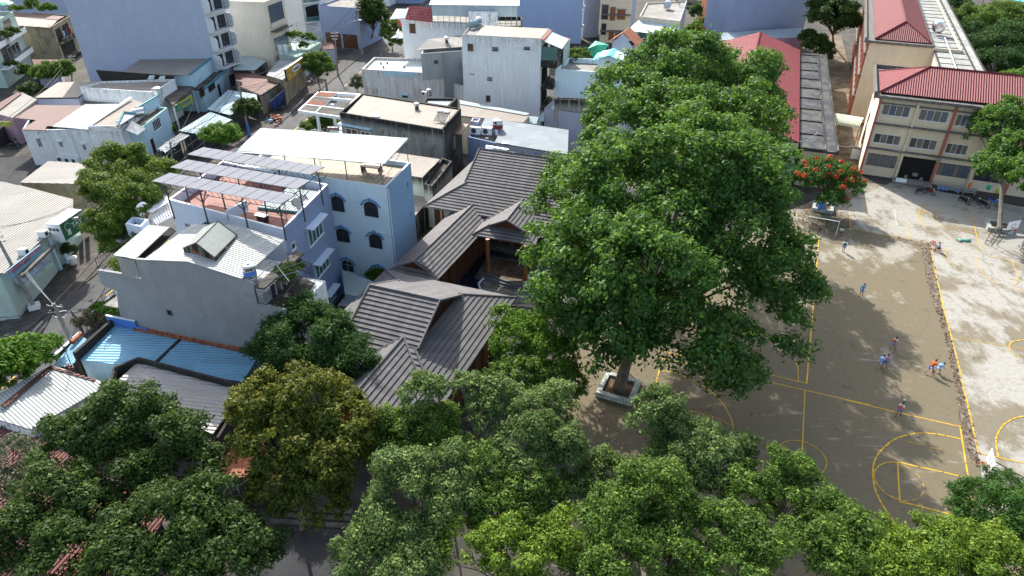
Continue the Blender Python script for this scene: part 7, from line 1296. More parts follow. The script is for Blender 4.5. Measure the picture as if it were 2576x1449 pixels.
mb=MB(); o=V(a.x,a.y,0)+n_*.36; f=[o+d*(L*.55+L*.25*math.cos(k*.4189))+V(0,0,5.35+.55*math.sin(k*.4189)) for k in range(15)]; mb.hexa(f,[p+n_*.02 for p in f]); [mb.hexa(*(lambda r:( r,[p+n_*.02 for p in r]))([o+d*(L*x+.18*math.cos(k*.785))+V(0,0,zz+.9+.3*math.sin(k*.785)) for k in range(8)])) for x,zz in ((.14,3.9),(.42,3.6))]; mb.build('sign_shapes',M['whitef'],sg); scrawl('sign_lettering',sg,7,o+d*(L*.36)+V(0,0,5.15)+n_*.03,d,UP,.55,'dksteel')
h=t; P=Wl(2,[(50,800),(280,895),(490,760),(200,690),(40,680)],3.6); t=thing('house','low rusty red roofs beside the mustard sign, with a sagging blue tarpaulin','house',(P[1].x,P[1].y,0)); sheet('roof',t,P,'rustsheet',.1); mb=MB(); mb.hexa([V(p.x,p.y,0) for p in P],[p-V(0,0,.14) for p in P]); mb.build('wall',M['ochre'],t); a,b=W(2,280,900,3.7),W(2,500,760,3.7); mb=MB(); mb.box(V(a.x,a.y,3.5),b-a,V(.3,0,0),V(0,0,.3)); mb.build('tiled_edge',M['mossy'],t)
P=[W(2,370,960,2.8),W(2,515,840,3.0),W(2,515,955,.2),W(2,400,1050,.1)]; t=thing('tarpaulin','blue tarpaulin hanging below the rusty red roof by the street','tarpaulin',(P[0].x,P[0].y,0)); mb=MB(); N=6
for k in range(N): 
    s=.12*(k%2); s2=.12*((k+1)%2); mb.face([P[3].lerp(P[2],k/N)+V(s,0,0),P[3].lerp(P[2],(k+1)/N)+V(s2,0,0),P[0].lerp(P[1],(k+1)/N)+V(s2,0,0),P[0].lerp(P[1],k/N)+V(s,0,0)])
mb.build('tarpaulin_sheet',M['tarpb'],t); mb=MB(); mb.tube([P[0],P[1]],.03,4); mb.build('rope',M['galv'],t)
t=thing('brick_pile','stack of red bricks and a blue basin on the pavement edge','bricks',W(2,430,1120)); mb=MB()
for k in range(40): mb.cb(W(2,R.gauss(435,24),R.gauss(1110,22),.12+R.random()*.7),(.45,.25,.22),R.random()*3)
mb.build('bricks',M['orangetile'],t); t=thing('basin','blue plastic basin beside the red brick stack','basin',W(2,380,1135)); mb=MB(); mb.lathe(W(2,380,1135),[(.3,0),(.55,.5),(.5,.5),(.28,.08)],12); mb.build('basin_body',M['wallblue'],t); mb=MB(); mb.ell(W(2,380,1135,.5),(.45,.45,.2),8); mb.build('laundry',M['bluef'],t)
bk='motorbikes parked in the street'; motorbike('motorbike parked nearest the red brick stack',W(2,480,1060),.6,'blackm',bk); motorbike('motorbike parked just beyond the brick stack bike',W(2,520,1035),.7,'dksteel',bk); motorbike('dark motorbike in the alley by the pink wall, nearer one',W(17,140,1400),.3,'blackm',bk); motorbike('dark motorbike in the alley by the white corner house, farther one',W(17,205,1340),.5,'dksteel',bk); motorbike('motorbike in shade under the street tree near the mustard sign',W(2,760,800),.8,'blackm',bk)
P=Wl(2,[(30,660),(235,660),(340,575),(70,490),(30,520)],4.2); t=thing('house','pale green sheet roof below the tall cream house','house',(P[0].x,P[0].y,0)); sheet('roof',t,P,'mint',.08,e=0); mb=MB(); mb.hexa([V(p.x,p.y,0) for p in P],[p-V(0,0,.12) for p in P]); mb.build('wall',M['mossy'],t)
# cream tall
zb=16; fr=W(2,410,540,4.2); zb=zt(2,410,540,4.2,372,20); h=H('house','tall cream blank walled house with recessed loggia facing the street','house',[fr+V(-17,3.0,0),fr,fr+V(1.6,8.0,0),fr+V(-15,11,0)],zb,'cream','slabroof',p=.3)
h.part('loggia',1,[(1.2,7.2,10.6,14.0,-.1,.02),(1.2,7.2,5.2,7.6,-.1,.02)],'glassb'); h.part('loggia_bars',1,[(1.2+k*.9,1.3+k*.9,10.6,14.0,.02,.08) for k in range(7)],'dksteel'); h.part('loggia_sill',1,[(.6,7.6,9.0,9.2,0,1.4)],'darkslab'); h.part('loggia_parapet',1,[(1.0,7.4,9.7,10.6,.0,.3)],'cream')
t=thing('pergola','green plant filled terrace with steel pergola in front of the cream house','terrace',W(2,640,480,0)); P=Wl(2,[(455,520),(640,540),(860,400),(640,330)],4.6); mb=MB(); mb.hexa([V(p.x,p.y,0) for p in P],P); mb.build('terrace_base',M['greenw'],t); P2=[p+V(0,0,2.8) for p in P]; mb=MB(); [mb.tube([P2[a],P2[b]],.06,4) for a,b in ((0,1),(1,2),(2,3),(3,0))]; [mb.tube([P[k],P2[k]],.06,4) for k in range(4)]; [mb.tube([P2[0].lerp(P2[3],k/7),P2[1].lerp(P2[2],k/7)],.04,4) for k in range(8)]; mb.build('pergola_frame',M['galv'],t); grid_rail('terrace_rail',t,P,.9,'teal',.3); mb=MB(); [mb.cb(W(2,470+k*50,470-k*6,5.6),(.8,.1,1.9)) for k in range(2)]; mb.build('lattice_door',M['trimwhite'],t)
# white curved balcony house
fr=W(2,735,430,0); h=H('house','white house with curved glass balconies and dark doorways','house',[fr+V(-6,2.5,0),fr,fr+V(3.5,8,0),fr+V(-3,10,0)],20,'whitecl','slabroof')
for zz in (5.5,9.8,14.1): 
    mb=MB(); arc=[h.wp(1,.3+6.8*k/10,zz,.4+1.6*math.sin(k/10*math.pi)) for k in range(11)]; base=[h.wp(1,.3,zz,0)]+arc+[h.wp(1,7.1,zz,0)]; mb.hexa([p-V(0,0,.35) for p in base],base); bo=mb.build('balcony',M['whitecl'],h.r); mb=MB(); [mb.face([a,b,b+V(0,0,1.0),a+V(0,0,1.0)]) for a,b in zip(arc,arc[1:])]; mb.build('balcony_glass',M['glassg'],bo); mb=MB(); mb.tube([a+V(0,0,1.02) for a in arc],.04,4); mb.build('handrail',M['galv'],bo); h.part('doorway',1,[(1.0,6.2,zz+.05,zz+3.2,-.05,.03)],'dark')
# dark gated building beyond, further street
h=tower('dark gated building with steel roof grid behind the left street trees',2,(1230,470),0,10,(1,-.3),9.5,'solarside',D=12); h.part('dark_gate',0,[(1,5,.1,3.5,0,.06),(5.6,9.4,.1,3.4,0,.06)],'wooddk'); h.part('upper_glazing',0,[(.6,9.4,4.4,7.6,0,.05)],'solarside'); mb=MB(); [mb.tube([V(h.c[0].x+k*1.4,h.c[0].y-k*.4,11),V(h.c[3].x+k*1.4,h.c[3].y-k*.4,11)],.08,4) for k in range(8)]; [mb.tube([V(a.x,a.y,9.4),V(a.x,a.y,11)],.08,4) for a in h.c]; mb.build('roof_grid',M['galv'],h.r)
P=Wl(2,[(860,470),(985,460),(960,400),(850,400)],3.6); t=thing('house','dark red low roof tucked between the gated building and the terrace','house',(P[0].x,P[0].y,0)); sheet('roof',t,P,'rustsheet',.1); mb=MB(); mb.hexa([V(p.x,p.y,0) for p in P],[p-V(0,0,.12) for p in P]); mb.build('wall',M['purple'],t)
for lb,x,y,L,dx,z1,wl in (('distant white townhouse at the top left of centre',1500,60,10,(1,-.25),9,'white'),('distant dark billboard fronted building by the far street',1800,40,14,(1,-.2),8,'solarside'),):
    h=tower(lb,2,(x,y),0,L,dx,z1,wl,D=12); 
    if wl=='solarside': h.part('billboard',0,[(1,12,3,7.5,0,.2)],'blackm'); scrawl('sign_lettering',h.r,4,h.wp(0,2,4.2,.22),h.c[1]-h.c[0],UP,3.2,'whitetxt'); h.part('awning',0,[(1,6,2.4,2.6,0,2)],'wallblue')
    else: [h.winuz(0,1+k*3,2.6+k*3,z,z+1.6,2,gl='glassb') for k in range(3) for z in (1.4,5)]
# far left houses
h=H('apartment_building','distant pale blue flat wall at the top left edge','apartment building',[W(17,-60,60,6),W(17,650,105,6),W(17,650,105,6)+V(0,14,0),W(17,-60,60,6)+V(0,14,0)],24,'blueblk','slabroof')
zo=zt(17,600,600,0,490,250); F0=W(17,490,250,zo); h=H('house','old ochre house with mould streaked side wall, tan roof and cluttered balconies','house',[W(17,60,250,zo),F0,W(17,672,145,zo),W(17,300,120,zo)],zo,'ochre',None,p=.3); sheet('roof',h.r,[W(17,120,238,zo+.1),W(17,470,262,zo+.1),W(17,545,190,zo+.1),W(17,115,150,zo+.1)],'beigefar',.07); sheet('roof_brown',h.r,[W(17,115,148,zo+.2),W(17,545,188,zo+.2),W(17,610,155,zo+.2),W(17,110,112,zo+.2)],'brownsheet',.07)
zz=zo-3.9; h.part('balcony_slab',1,[(.3,13,zz,zz+.2,0,1.2),(.3,13,zz+.2,zz+1.1,1.1,1.2),(.3,13,zz-3.5,zz-3.3,0,1.0)],'mossy'); h.part('balcony_recess',1,[(.8,4,zz+.3,zz+3,-.05,.03),(5,9,zz+.3,zz+3,-.05,.03),(1,9,zz-3.2,zz-.4,-.05,.03)],'dark'); h.part('laundry',1,[(4.4,4.8,zz+1.0,zz+2.2,.8,.9),(6.5,7.2,zz+1.1,zz+2.3,.8,.9)],'shoe'); h.part('laundry',1,[(2.5,3.3,zz+1.2,zz+2.2,.8,.9)],'bluef')
P=Wl(17,[(300,560),(550,562),(545,640),(340,655)],3.8); t=thing('house','low dark red sheet roof below the old ochre house','house',(P[0].x,P[0].y,0)); sheet('roof',t,[P[3],P[2],P[1],P[0]],'rustsheet',.08); mb=MB(); mb.hexa([V(p.x,p.y,0) for p in (P[3],P[2],P[1],P[0])],[p-V(0,0,.12) for p in (P[3],P[2],P[1],P[0])]); mb.build('wall',M['purple'],t)
za=zt(17,320,640,0,100,112); BRq=W(17,320,640,0); near=W(17,20,880,0); dq=(near-BRq).normalized(); c=[BRq+dq*16+V(-8,0,0),BRq+dq*16,BRq,BRq+V(-8,1.5,0)]; h=H('house','cream balconied house at the left edge with white window grilles and plants','house',c,za,'greenw','slabroof',p=.7)
h.win(1,(17,60,455,205,490),3,'trimwhite','glass'); 
for z in (3.5,7.6): h.part('balcony',1,[(0,15.8,z,z+.3,0,1.3),(0,15.8,z+.3,z+1.0,1.2,1.3)],'trimwhite'); h.part('balcony_rail',1,[(.2+k*.5,.28+k*.5,z+1.0,z+1.5,1.2,1.28) for k in range(30)],'dksteel')
h.part('balcony_recess',1,[(9,13,8.2,11,-.05,.03),(2,6,8.2,11,-.05,.03),(3,8,4.1,6.9,-.05,.03)],'glass'); p=W(17,20,75,za+1); t=thing('parasol','teal rooftop parasol at the upper left corner','parasol',p); mb=MB(); mb.lathe(p+V(0,0,.8),[(2.4,0),(1.6,.5),(.7,.8),(.05,.95)],10); mb.build('canopy',M['tarpg'],t); mb=MB(); mb.tube([p-V(0,0,1),p+V(0,0,1.7)],.05,5); mb.build('pole',M['galv'],t)
P=Wl(17,[(-10,1075,4.4),(118,1112,4.4),(352,938,4.4),(205,872,4.4),(60,960,4.4)]); t=thing('house','weathered pale sheet roof with a dark red edge over pink walls at the left edge','house',(P[1].x,P[1].y,0)); sheet('roof',t,[W(17,-60,1065,4.4),P[1],P[2],P[3],W(17,-60,1000,4.4)],'litgrey',.08); sheet('red_edge',t,[W(17,-60,1050,4.6),W(17,0,1035,4.6),W(17,205,880,4.6),W(17,170,870,4.6),W(17,-60,1000,4.6)],'rustsheet',.06); mb=MB(); q=[W(17,-60,1065,4.4),P[1],P[2],P[3],W(17,-60,1000,4.4)]; mb.hexa([V(p.x,p.y,0) for p in q],[p-V(0,0,.1) for p in q]); mb.build('wall',M['pink'],t)
a,b=W(17,0,1130,3.9),W(17,140,1130,3.9); mb=MB(); mb.box(V(a.x,a.y-1.2,3.2),V(b.x-a.x,b.y-a.y),V(0,.1,0),V(0,0,.8)); mb.build('shop_sign',M['ygsign'],t)
P=Wl(17,[(0,1360,2.6),(110,1240,2.8)],2.6); t=thing('gate','dark sliding gate in the alley beside the pink wall','gate',W(17,60,1400)); a,b=W(17,0,1400,0),W(17,150,1270,0); mb=MB(); mb.box(a,b-a,V(.1,.05,0),V(0,0,2.3)); mb.build('gate_panel',M['dksteel'],t); mb=MB(); mb.tube([a+V(0,0,2.35),b+V(0,0,2.35)],.05,4); mb.build('top_rail',M['galv'],t)
# big left roof with signs
z5=5.4; RT=W(5,690,672,z5); RB=W(5,50,1372,z5); c=[W(5,50,1372,z5)+V(-26,-7,0),RB,RT,RT+V(-26,10,0)]; 
t=thing('house','broad off-white sheet roofed shop building along the left street with two shop signs','house',(RB.x-6,RB.y+5,0)); SH=t
sheet('roof',t,[V(RB.x-26,RB.y+1.5,6.6),RB,W(5,560,905,z5),W(5,690,790,z5),RT,W(5,190,540,z5+.4),W(5,0,490,z5+.8),V(RT.x-30,RT.y+8,6.8)],'litgrey',.1)
mb=MB(zref=5); d=(RT-RB); d.z=0; L=d.length; d.normalize(); n_=V(-d.y,d.x); q=[RB+n_*.6,RB+n_*.6+d*L,RB+n_*18+d*L,RB+n_*18]; q=[V(p.x,p.y,0) for p in q]; mb.hexa(q,[p+V(0,0,5.2) for p in q]); mb.build('wall',M['greenw'],t)
def onface(A,B): 
    d=(B-A); d.z=0; L=d.length; d.normalize(); return d,V(d.y,-d.x),L
a,b=W(18,556,428,6.4),W(18,770,285,6.4); d,n_,L=onface(a,b); zb_=hit(18,610,595,a,b)[1]; mb=MB(); mb.box(V(a.x,a.y,zb_),d*L,-n_*1.6,V(0,0,6.4-zb_)); sg=mb.build('sign_box',M['trimwhite'],t); mb=MB(); mb.box(V(a.x,a.y,zb_+.05)+d*.05,d*(L-.1),n_*.05,V(0,0,6.25-zb_)); mb.build('sign_face',M['grnsign'],sg)
hh_=6.4-zb_; o=V(a.x,a.y,zb_)+n_*.06; text('sign_lettering',sg,'TÂY THI',o+d*1.55+V(0,0,hh_*.40),d,UP,.85,'whitetxt'); scrawl('sign_lettering',sg,8,o+d*1.9+V(0,0,hh_*.74),d,UP,.45,'whitetxt')
mb=MB(); mb.tube([o+d*(.95+.42*math.cos(k*.45+.3))+V(0,0,hh_*.64+.42*math.sin(k*.45+.3)) for k in range(10)],.03,4)
for x,z,s in ((.95,.38,.3),(.75,.26,.16),(1.05,.2,.12)): f=[o+d*(x+s*(-.6 if k%2 else 1)*math.cos(k*.9))+V(0,0,hh_*z+s*1.2*math.sin(k*.9)) for k in range(7)]; f=[o+d*(x+s*math.cos(k*.9)*(1 if k%2 else .75))+V(0,0,hh_*z+s*math.sin(k*.9)) for k in range(7)]; mb.hexa(f,[p+n_*.02 for p in f])
mb.build('lotus_emblem',M['whitetxt'],sg); scrawl('side_lettering',sg,3,V(a.x,a.y,5.5)-n_*1.45-d*.02,n_,UP,.6,'dksteel')
mb=MB(); [mb.tube([V(a.x,a.y,6.4)+d*x-n_*.2,V(a.x,a.y,6.55)+d*x+n_*.9],.03,4) for x in (1.5,3.2)]; [mb.cb(V(a.x,a.y,6.5)+d*x+n_*1.0,(.4,.25,.15),.5) for x in (1.5,3.2)]; mb.build('sign_lamps',M['galv'],sg)
a,b=W(18,52,868,5.9),W(18,372,618,5.9); d,n_,L=onface(a,b); zb_=hit(18,95,932,a,b)[1]; mb=MB(); mb.box(V(a.x,a.y,zb_),d*L,n_*.12,V(0,0,5.9-zb_)); sg=mb.build('sign_board',M['bluesign'],t); hh_=5.9-zb_; mb=MB(); mb.box(V(a.x,a.y,zb_+hh_*.5)+n_*.12,d*L,n_*.02,V(0,0,hh_*.48)); mb.build('sign_band',M['pink'],sg); text('sign_lettering',sg,'QUẢNG BÌNH',V(a.x,a.y,zb_+hh_*.34)+n_*.15+d*L*.10,d,UP,hh_*.52,'redtxt'); scrawl('sign_lettering',sg,9,V(a.x,a.y,zb_+hh_*.8)+n_*.15+d*L*.15,d,UP,hh_*.18,'redtxt')
mb=MB(); P=[W(18,115,955,3.7),W(18,198,1005,3.0),W(18,487,770,3.0),W(18,392,745,3.7)]; mb.slab(rot(P,1),.06); mb.build('striped_awning',ribs('blue_white_striped_awning',(.40,.48,.62),.5,.1,.2,(.08,.12,.25),sheet=.5,var=.25),t); mb=MB(); a,b=P[1],P[2]; mb.box(V(a.x,a.y,2.45),b-a,V(.05,0,0),V(0,0,.5)); mb.build('awning_valance',M['greenw'],t)
mb=MB(); a,b=W(18,200,930,4.3),W(18,510,630,4.3); mb.box(a,b-a,V(.35,-.2,0),V(0,0,.3)); mb.build('cement_ledge',M['trimgrey'],t)
mb=MB(); [mb.box(W(18,x,y,0),V(.35,0,0),V(0,.35,0),V(0,0,4.2)) for x,y in ((550,860),(615,800))]; mb.build('facade_column',M['lblue'],t); mb=MB(); q=W(18,440,900,0); mb.box(W(18,400,960,0)-V(.2,0,0),W(18,540,860,0)-W(18,400,960,0),V(.1,0,0),V(0,0,1.1)); mb.build('low_front_wall',M['cream'],t)
for lb,x,y in (('boxy air vent on the off-white roof nearer the blue sign',215,690),('boxy air vent with aerials on the off-white roof nearer the green sign',400,520)): p=W(18,x,y,5.6); p=W(18,x+12,y+12,5.5); tt=thing('roof_vent_box',lb,'roof vent',p); mb=MB(); mb.hexa([p+V(-.4,-.3,-.1),p+V(.4,-.3,-.1),p+V(.4,.3,-.1),p+V(-.4,.3,-.1)],[p+V(-.4,-.3,.6),p+V(.4,-.3,.6),p+V(.4,.3,.5),p+V(-.4,.3,.5)]); mb.build('vent_casing',M['trimwhite'],tt); mb=MB(); mb.box(p+V(.403,-.2,.05),V(.02,0,0),V(0,.4,0),V(0,0,.35)); mb.build('louver',M['dark'],tt)
p=W(18,700,800,0); t2=thing('potted_plant','white flowerpot with a bush on the shaded pavement','planter',p); mb=MB(); mb.lathe(p,[(.35,0),(.5,.8),(.55,.85),(.45,.85)],12); mb.build('pot',M['trimwhite'],t2,smooth=True); C,N_,_,_t=crown([(p.x,p.y,1.8,.8,.8,1.0)],.35,.16); b=np.array([p.x,p.y,0]); me=leaves_mesh('foliage',C-b,None,N_,.16,.5,LM['dark']); o=bpy.data.objects.new('foliage',me); COL.objects.link(o); o.parent=t2
t2=thing('magazine_rack','yellow and white leaflet rack boards under the green sign','rack',W(18,790,620,0)); [sheet('board',t2,[W(18,x,y,2.4)+V(0,.02,0),W(18,x+40,y-25,2.4),W(18,x+40,y-25,.4),W(18,x,y,.4)],mt,.05) for x,y,mt in ((740,540,'trimwhite'),(800,520,'ygsign'))]
# narrow roof building behind it
P=Wl(5,[(185,515,5.2),(695,525,5.2),(830,335,5.2),(455,312,5.2)]); t=thing('house','smaller pale sheet roofed house with dark cement side, left of the round green tree','house',(P[0].x,P[0].y,0)); sheet('roof',t,P,'litgrey',.08,e=1); mb=MB(zref=5); q=[p.lerp(sum(P,V(0,0,0))/4,.03) for p in P]; mb.hexa([V(p.x,p.y,0) for p in q],[p-V(0,0,.12) for p in q]); mb.build('wall',M['ochre'],t)
# pink building lower left
P=Wl(7,[(-60,245,4.6),(95,150,4.6),(105,235,4.6),(-60,330,4.6)]); t=thing('house','pink walled shop at the left edge beside the striped awning','house',W(7,20,400,0)); q=[W(7,-150,520,0),W(7,25,470,0),W(7,140,390,0),W(7,-60,300,0)]; mb=MB(zref=4.6); mb.hexa(q,[p+V(0,0,4.5) for p in q]); mb.build('wall',M['pink'],t); mb=MB(); a=q[1]; b=q[2]; mb.box(V(a.x,a.y,3.5)+V(.1,-.1,0),b-a,V(.5,-.3,0),V(0,0,.7)); mb.build('fascia',M['pink'],t); mb=MB(); mb.box(a+V(.03,-.03,.1)+(b-a)*.1,(b-a)*.35,V(.04,-.03,0),V(0,0,2.8)); mb.build('doorway',M['dark'],t)
# ================================================================ POLES AND CABLES
pA=pole('grey concrete pole with a white foot beside the blue sign on the left street',W(18,335,1225),W(18,335,1225)*1+V(-.4,-.3,9.6),.17,foot=True)
bB=W(7,575,655,3.0); bB=V(bB.x,bB.y,0); tB=V(bB.x-.3,bB.y+.6,8.0); u,z=hit(7,432,385,V(bB.x-5,bB.y),V(bB.x+5,bB.y)); tB=V(bB.x-5+u,bB.y,z); pB=pole('thick leaning cement pole with a tangle of wires above the small blue roof',bB,tB,.2)
bC=W(1,2355,1290); u,z=hit(1,2243,755,V(bC.x-9,bC.y),V(bC.x+9,bC.y)); tC=V(bC.x-9+u,bC.y,z); pole('slim concrete pole with blue painted foot among the street trees',bC,tC,.17,blue=2.6,arms=False)
bD=W(2,1243,518); u,z=hit(2,1195,30,V(bD.x-9,bD.y),V(bD.x+9,bD.y)); tD=V(bD.x-9+u,bD.y,z); pole('tall pale concrete pole standing before the dark gated building',bD,tD,.2)
bE=W(2,1015,710); u,z=hit(2,980,300,V(bE.x-9,bE.y),V(bE.x+9,bE.y)); tE=V(bE.x-9+u,bE.y,z); pole('dark pole with curved streetlamp arm beside the round street tree',bE,tE,.15,lamp=tE+V(5.2,.5,2.2),name='street_lamp')
bF=W(1,1640,1449+120); u,z=hit(1,1600,1330,V(bF.x-9,bF.y),V(bF.x+9,bF.y)); tF=V(bF.x-9+u,bF.y,z); pole('streetlamp with white head over the grey awning strip, near the lime green trees',bF,tF,.15,lamp=tF+V(4.2,.5,1.8),name='street_lamp')
bG=W(17,680,790); u,z=hit(17,675,520,V(bG.x-9,bG.y),V(bG.x+9,bG.y)); tG=V(bG.x-9+u,bG.y,z); pole('thin pole by the old ochre house with drooping wires',bG,tG,.12)
tA=W(18,335,1225)+V(-.4,-.3,9.4)
def cz(lb,a,b,**k): cable('black cable '+lb,a,b,**k)
cz('from the white-footed pole up towards the round tree',tA,W(18,880,160,8),sag=.4); cz('running parallel just above over the off-white roof',tA+V(.3,0,.3),W(18,860,190,9),sag=.5)
cz('from the leaning cement pole to the streetlamp pole, upper',tB,tF-V(0,0,1),sag=1.2,r=.035); cz('from the leaning cement pole to the streetlamp pole, lower and thicker',tB-V(0,0,.5),tF-V(0,0,1.8),sag=1.8,r=.05)
cz('from the leaning cement pole out over the left edge, upper',tB,W(18,-60,1300,6.2),sag=.5,r=.03); cz('from the leaning cement pole out over the left edge, middle',tB-V(0,0,.2),W(18,-60,1350,6.2),sag=.6,r=.03); cz('from the leaning cement pole out over the left edge, lowest',tB-V(0,0,.5),W(18,-60,1445,6.0),sag=.4,r=.03)
cz('pair guying down from the awning to the leaning cement pole',W(18,235,880,6.5),tB-V(0,0,.1),sag=.2,r=.03,mat='galv'); cz('pale twin beside the guy from the awning',W(18,250,865,6.5),tB-V(0,0,.2),sag=.2,r=.03,mat='galv')
cz('from the leaning cement pole down towards the lower left trees, thick',tB-V(0,0,.5),W(7,-60,1010,5),sag=.8,r=.05); cz('from the leaning cement pole down towards the lower left trees, thin',tB-V(0,0,.3),W(7,60,870,5.5),sag=.8,r=.025)
cz('looping low from the leaning cement pole over the road',tB-V(0,0,.8),W(18,1000,1010,6.0),sag=1.2,r=.04)
cz('from the lamp pole to the far pale pole',tF,tD,sag=2.2,r=.04); cz('from the lamp pole to the blue footed pole, upper',tF-V(0,0,.3),tC,sag=1.0,r=.035); cz('from the lamp pole to the blue footed pole, lower',tF-V(0,0,.8),tC-V(0,0,.6),sag=1.3,r=.035)
cz('from the blue footed pole to the dark lamp pole',tC,tE,sag=1.2,r=.035); cz('from the dark lamp pole to the tall pale pole, upper',tE,tD-V(0,0,.8),sag=.8,r=.035); cz('from the dark lamp pole to the tall pale pole, lower',tE-V(0,0,.6),tD-V(0,0,1.6),sag=1.1,r=.035)
cz('from the tall pale pole across the street to the pantiled house',tD-V(0,0,4.5),W(2,1600,440,6),sag=.3,r=.03,mat='galv'); cz('from the thin pole by the ochre house over the left alley',tG,W(17,-50,1190,7),sag=1.0,r=.04); cz('second one over the left alley roofs',tG-V(0,0,.5),W(17,-50,1230,7),sag=1.2,r=.04)
cable('pale green hose line from the mustard sign down to the road pole',W(2,635,640,4.6),W(2,890,795,1.5),sag=.6,r=.04,mat='greenw'); bH=W(2,915,870); pole('short square post in the road median by the red roof panels',bH,bH+V(0,0,2.6),.2,arms=False)
cable('white cable sagging along the classroom wall to the loudspeaker',SCH.wp(0,2.5,4.6,.4),SCH.wp(0,9.8,4.1,.4),sag=.3,r=.03,mat='trimwhite',group='school yard wires'); cable('white wire sagging between the hall gutter and the classroom corner',W(4,895,935,5.8),SCH.wp(0,.2,5.0,.2),sag=1.4,r=.035,mat='trimwhite',group='school yard wires'); cable('white wire looping over the wet gutter slab',W(4,760,1000,6.0),W(4,895,935,6.2),sag=.5,r=.035,mat='trimwhite',group='school yard wires')
for k,(a,b,lb) in enumerate(((tF,tC,'third strand between the lamp pole and the blue footed pole'),(tF,tC,'fourth strand between the lamp pole and the blue footed pole'),(tB,tF,'third strand from the leaning cement pole to the lamp pole'),(tC,tE,'second strand between the blue footed pole and the dark lamp pole'),(tC,tE,'third strand between the blue footed pole and the dark lamp pole'),(tE,tD,'third strand between the dark lamp pole and the tall pale pole'))):
    cz(lb,a-V(.1*k,0,.5+.25*k),b-V(0,.1*k,.4+.3*k),sag=1.0+.3*k,r=.03)
for x0,y0,x1,y1,lb in ((1900,560,1700,1240,'drooping from the awning strip towards the tall block'),(1640,1330,2120,1000,'crossing above the pale blue canopies'),(1560,1500,2330,880,'running up over the clipped round bush')):
    cz(lb,W(1,x0,y0+120,5.2),W(1,x1,y1,6.0),sag=.9,r=.03)
# ================================================================ TREES
GB='big yard trees'; 
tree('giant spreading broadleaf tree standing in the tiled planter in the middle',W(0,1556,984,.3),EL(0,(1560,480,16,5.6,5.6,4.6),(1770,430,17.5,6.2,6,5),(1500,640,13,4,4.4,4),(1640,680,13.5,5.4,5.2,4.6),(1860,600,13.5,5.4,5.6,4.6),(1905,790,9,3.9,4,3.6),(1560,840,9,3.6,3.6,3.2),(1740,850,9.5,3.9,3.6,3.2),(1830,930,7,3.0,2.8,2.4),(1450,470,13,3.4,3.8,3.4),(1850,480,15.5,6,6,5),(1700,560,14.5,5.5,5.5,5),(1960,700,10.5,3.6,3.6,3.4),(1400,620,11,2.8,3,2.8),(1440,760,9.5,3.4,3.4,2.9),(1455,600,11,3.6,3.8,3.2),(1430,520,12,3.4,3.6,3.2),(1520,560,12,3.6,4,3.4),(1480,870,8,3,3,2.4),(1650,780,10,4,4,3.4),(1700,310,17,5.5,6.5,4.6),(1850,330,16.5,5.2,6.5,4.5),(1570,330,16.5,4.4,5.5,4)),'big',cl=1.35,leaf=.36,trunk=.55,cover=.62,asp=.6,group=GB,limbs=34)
tree('tall rounded broadleaf tree rising behind the giant spreading one',W(0,1800,560),EL(0,(1720,185,19.5,6.6,6,4.6),(1590,250,17.5,4.6,5,4.4),(1860,220,17.5,5.2,5.4,4.4),(1720,250,16.5,6,5,4),(1910,300,14,3.4,4,3.6)),'big',cl=1.5,leaf=.42,trunk=.5,cover=.62,asp=.6,group=GB,limbs=20)
tree('broadleaf tree leaning over a tiled planter at the right edge',W(0,2512,584,.4),EL(0,(2530,330,9.5,4.6,4.4,3.9),(2480,300,9,2.6,2.6,2.4),(2560,390,8.5,3.6,3.6,3.2),(2560,230,12,3.9,3.9,3.4),(2500,430,7.5,2.6,2.8,2.4),(2590,450,8,3,3,2.8)),'big',cl=.8,leaf=.34,trunk=.3,cover=.8,asp=.6,group=GB,bark='barkg')
tree('flame tree with scarlet flowers in a stone planter by the goal',W(9,450,650,.3),EL(0,(2080,430,5.2,3.7,3.2,1.5),(2030,445,4.6,2.4,2.4,1.3),(2130,470,4.2,2.3,2.3,1.4),(2090,500,3.2,1.8,1.8,1.0)),'flame',cl=.7,leaf=.34,trunk=.22,asp=.35,cover=1.0,flowers=('flower',46),cat='flame tree',name='flame_tree',droop=.3)
tree('bushy bright green tree beside the villa steps',W(0,1400,960),EL(0,(1310,850,5.5,2.6,2.4,1.8),(1270,800,6.5,1.6,1.5,1.1),(1390,830,6,2.4,2.4,2.0),(1380,900,5,2.6,2.4,2.0)),'bright',cl=.6,leaf=.34,trunk=.16,asp=.4,cover=.75,low=-.5,wild=.8)
tree('dense shrubby green tree below the villa pavilion corner',W(0,1330,1000),EL(0,(1310,945,4.5,2.6,2.0,1.7),(1400,960,4.2,2.4,2,1.6)),'mid',cl=.55,leaf=.24,trunk=.14)
tree('dark feathery tree between the grey house and the villa pavilion',W(0,790,990),EL(0,(780,850,8,3.6,3.4,2.3),(700,870,7.5,2.4,2.4,1.9),(880,900,7,2.4,2.4,2.0),(800,930,6.5,3.3,2.4,2.0),(780,780,9,2.1,1.9,1.2)),'feather',cl=.85,leaf=.32,trunk=.25,asp=.28,cover=1.0,droop=.5,wild=.7)
tree('low palm-leafed shrub at the corner of the blue metal roof',W(0,640,1010),EL(0,(640,985,3.8,1.5,1.3,.9),(690,960,3.6,1.2,1.2,.9)),'bright',cl=.45,leaf=.42,trunk=.08,asp=.25,cover=.9,cat='shrub',name='shrub')
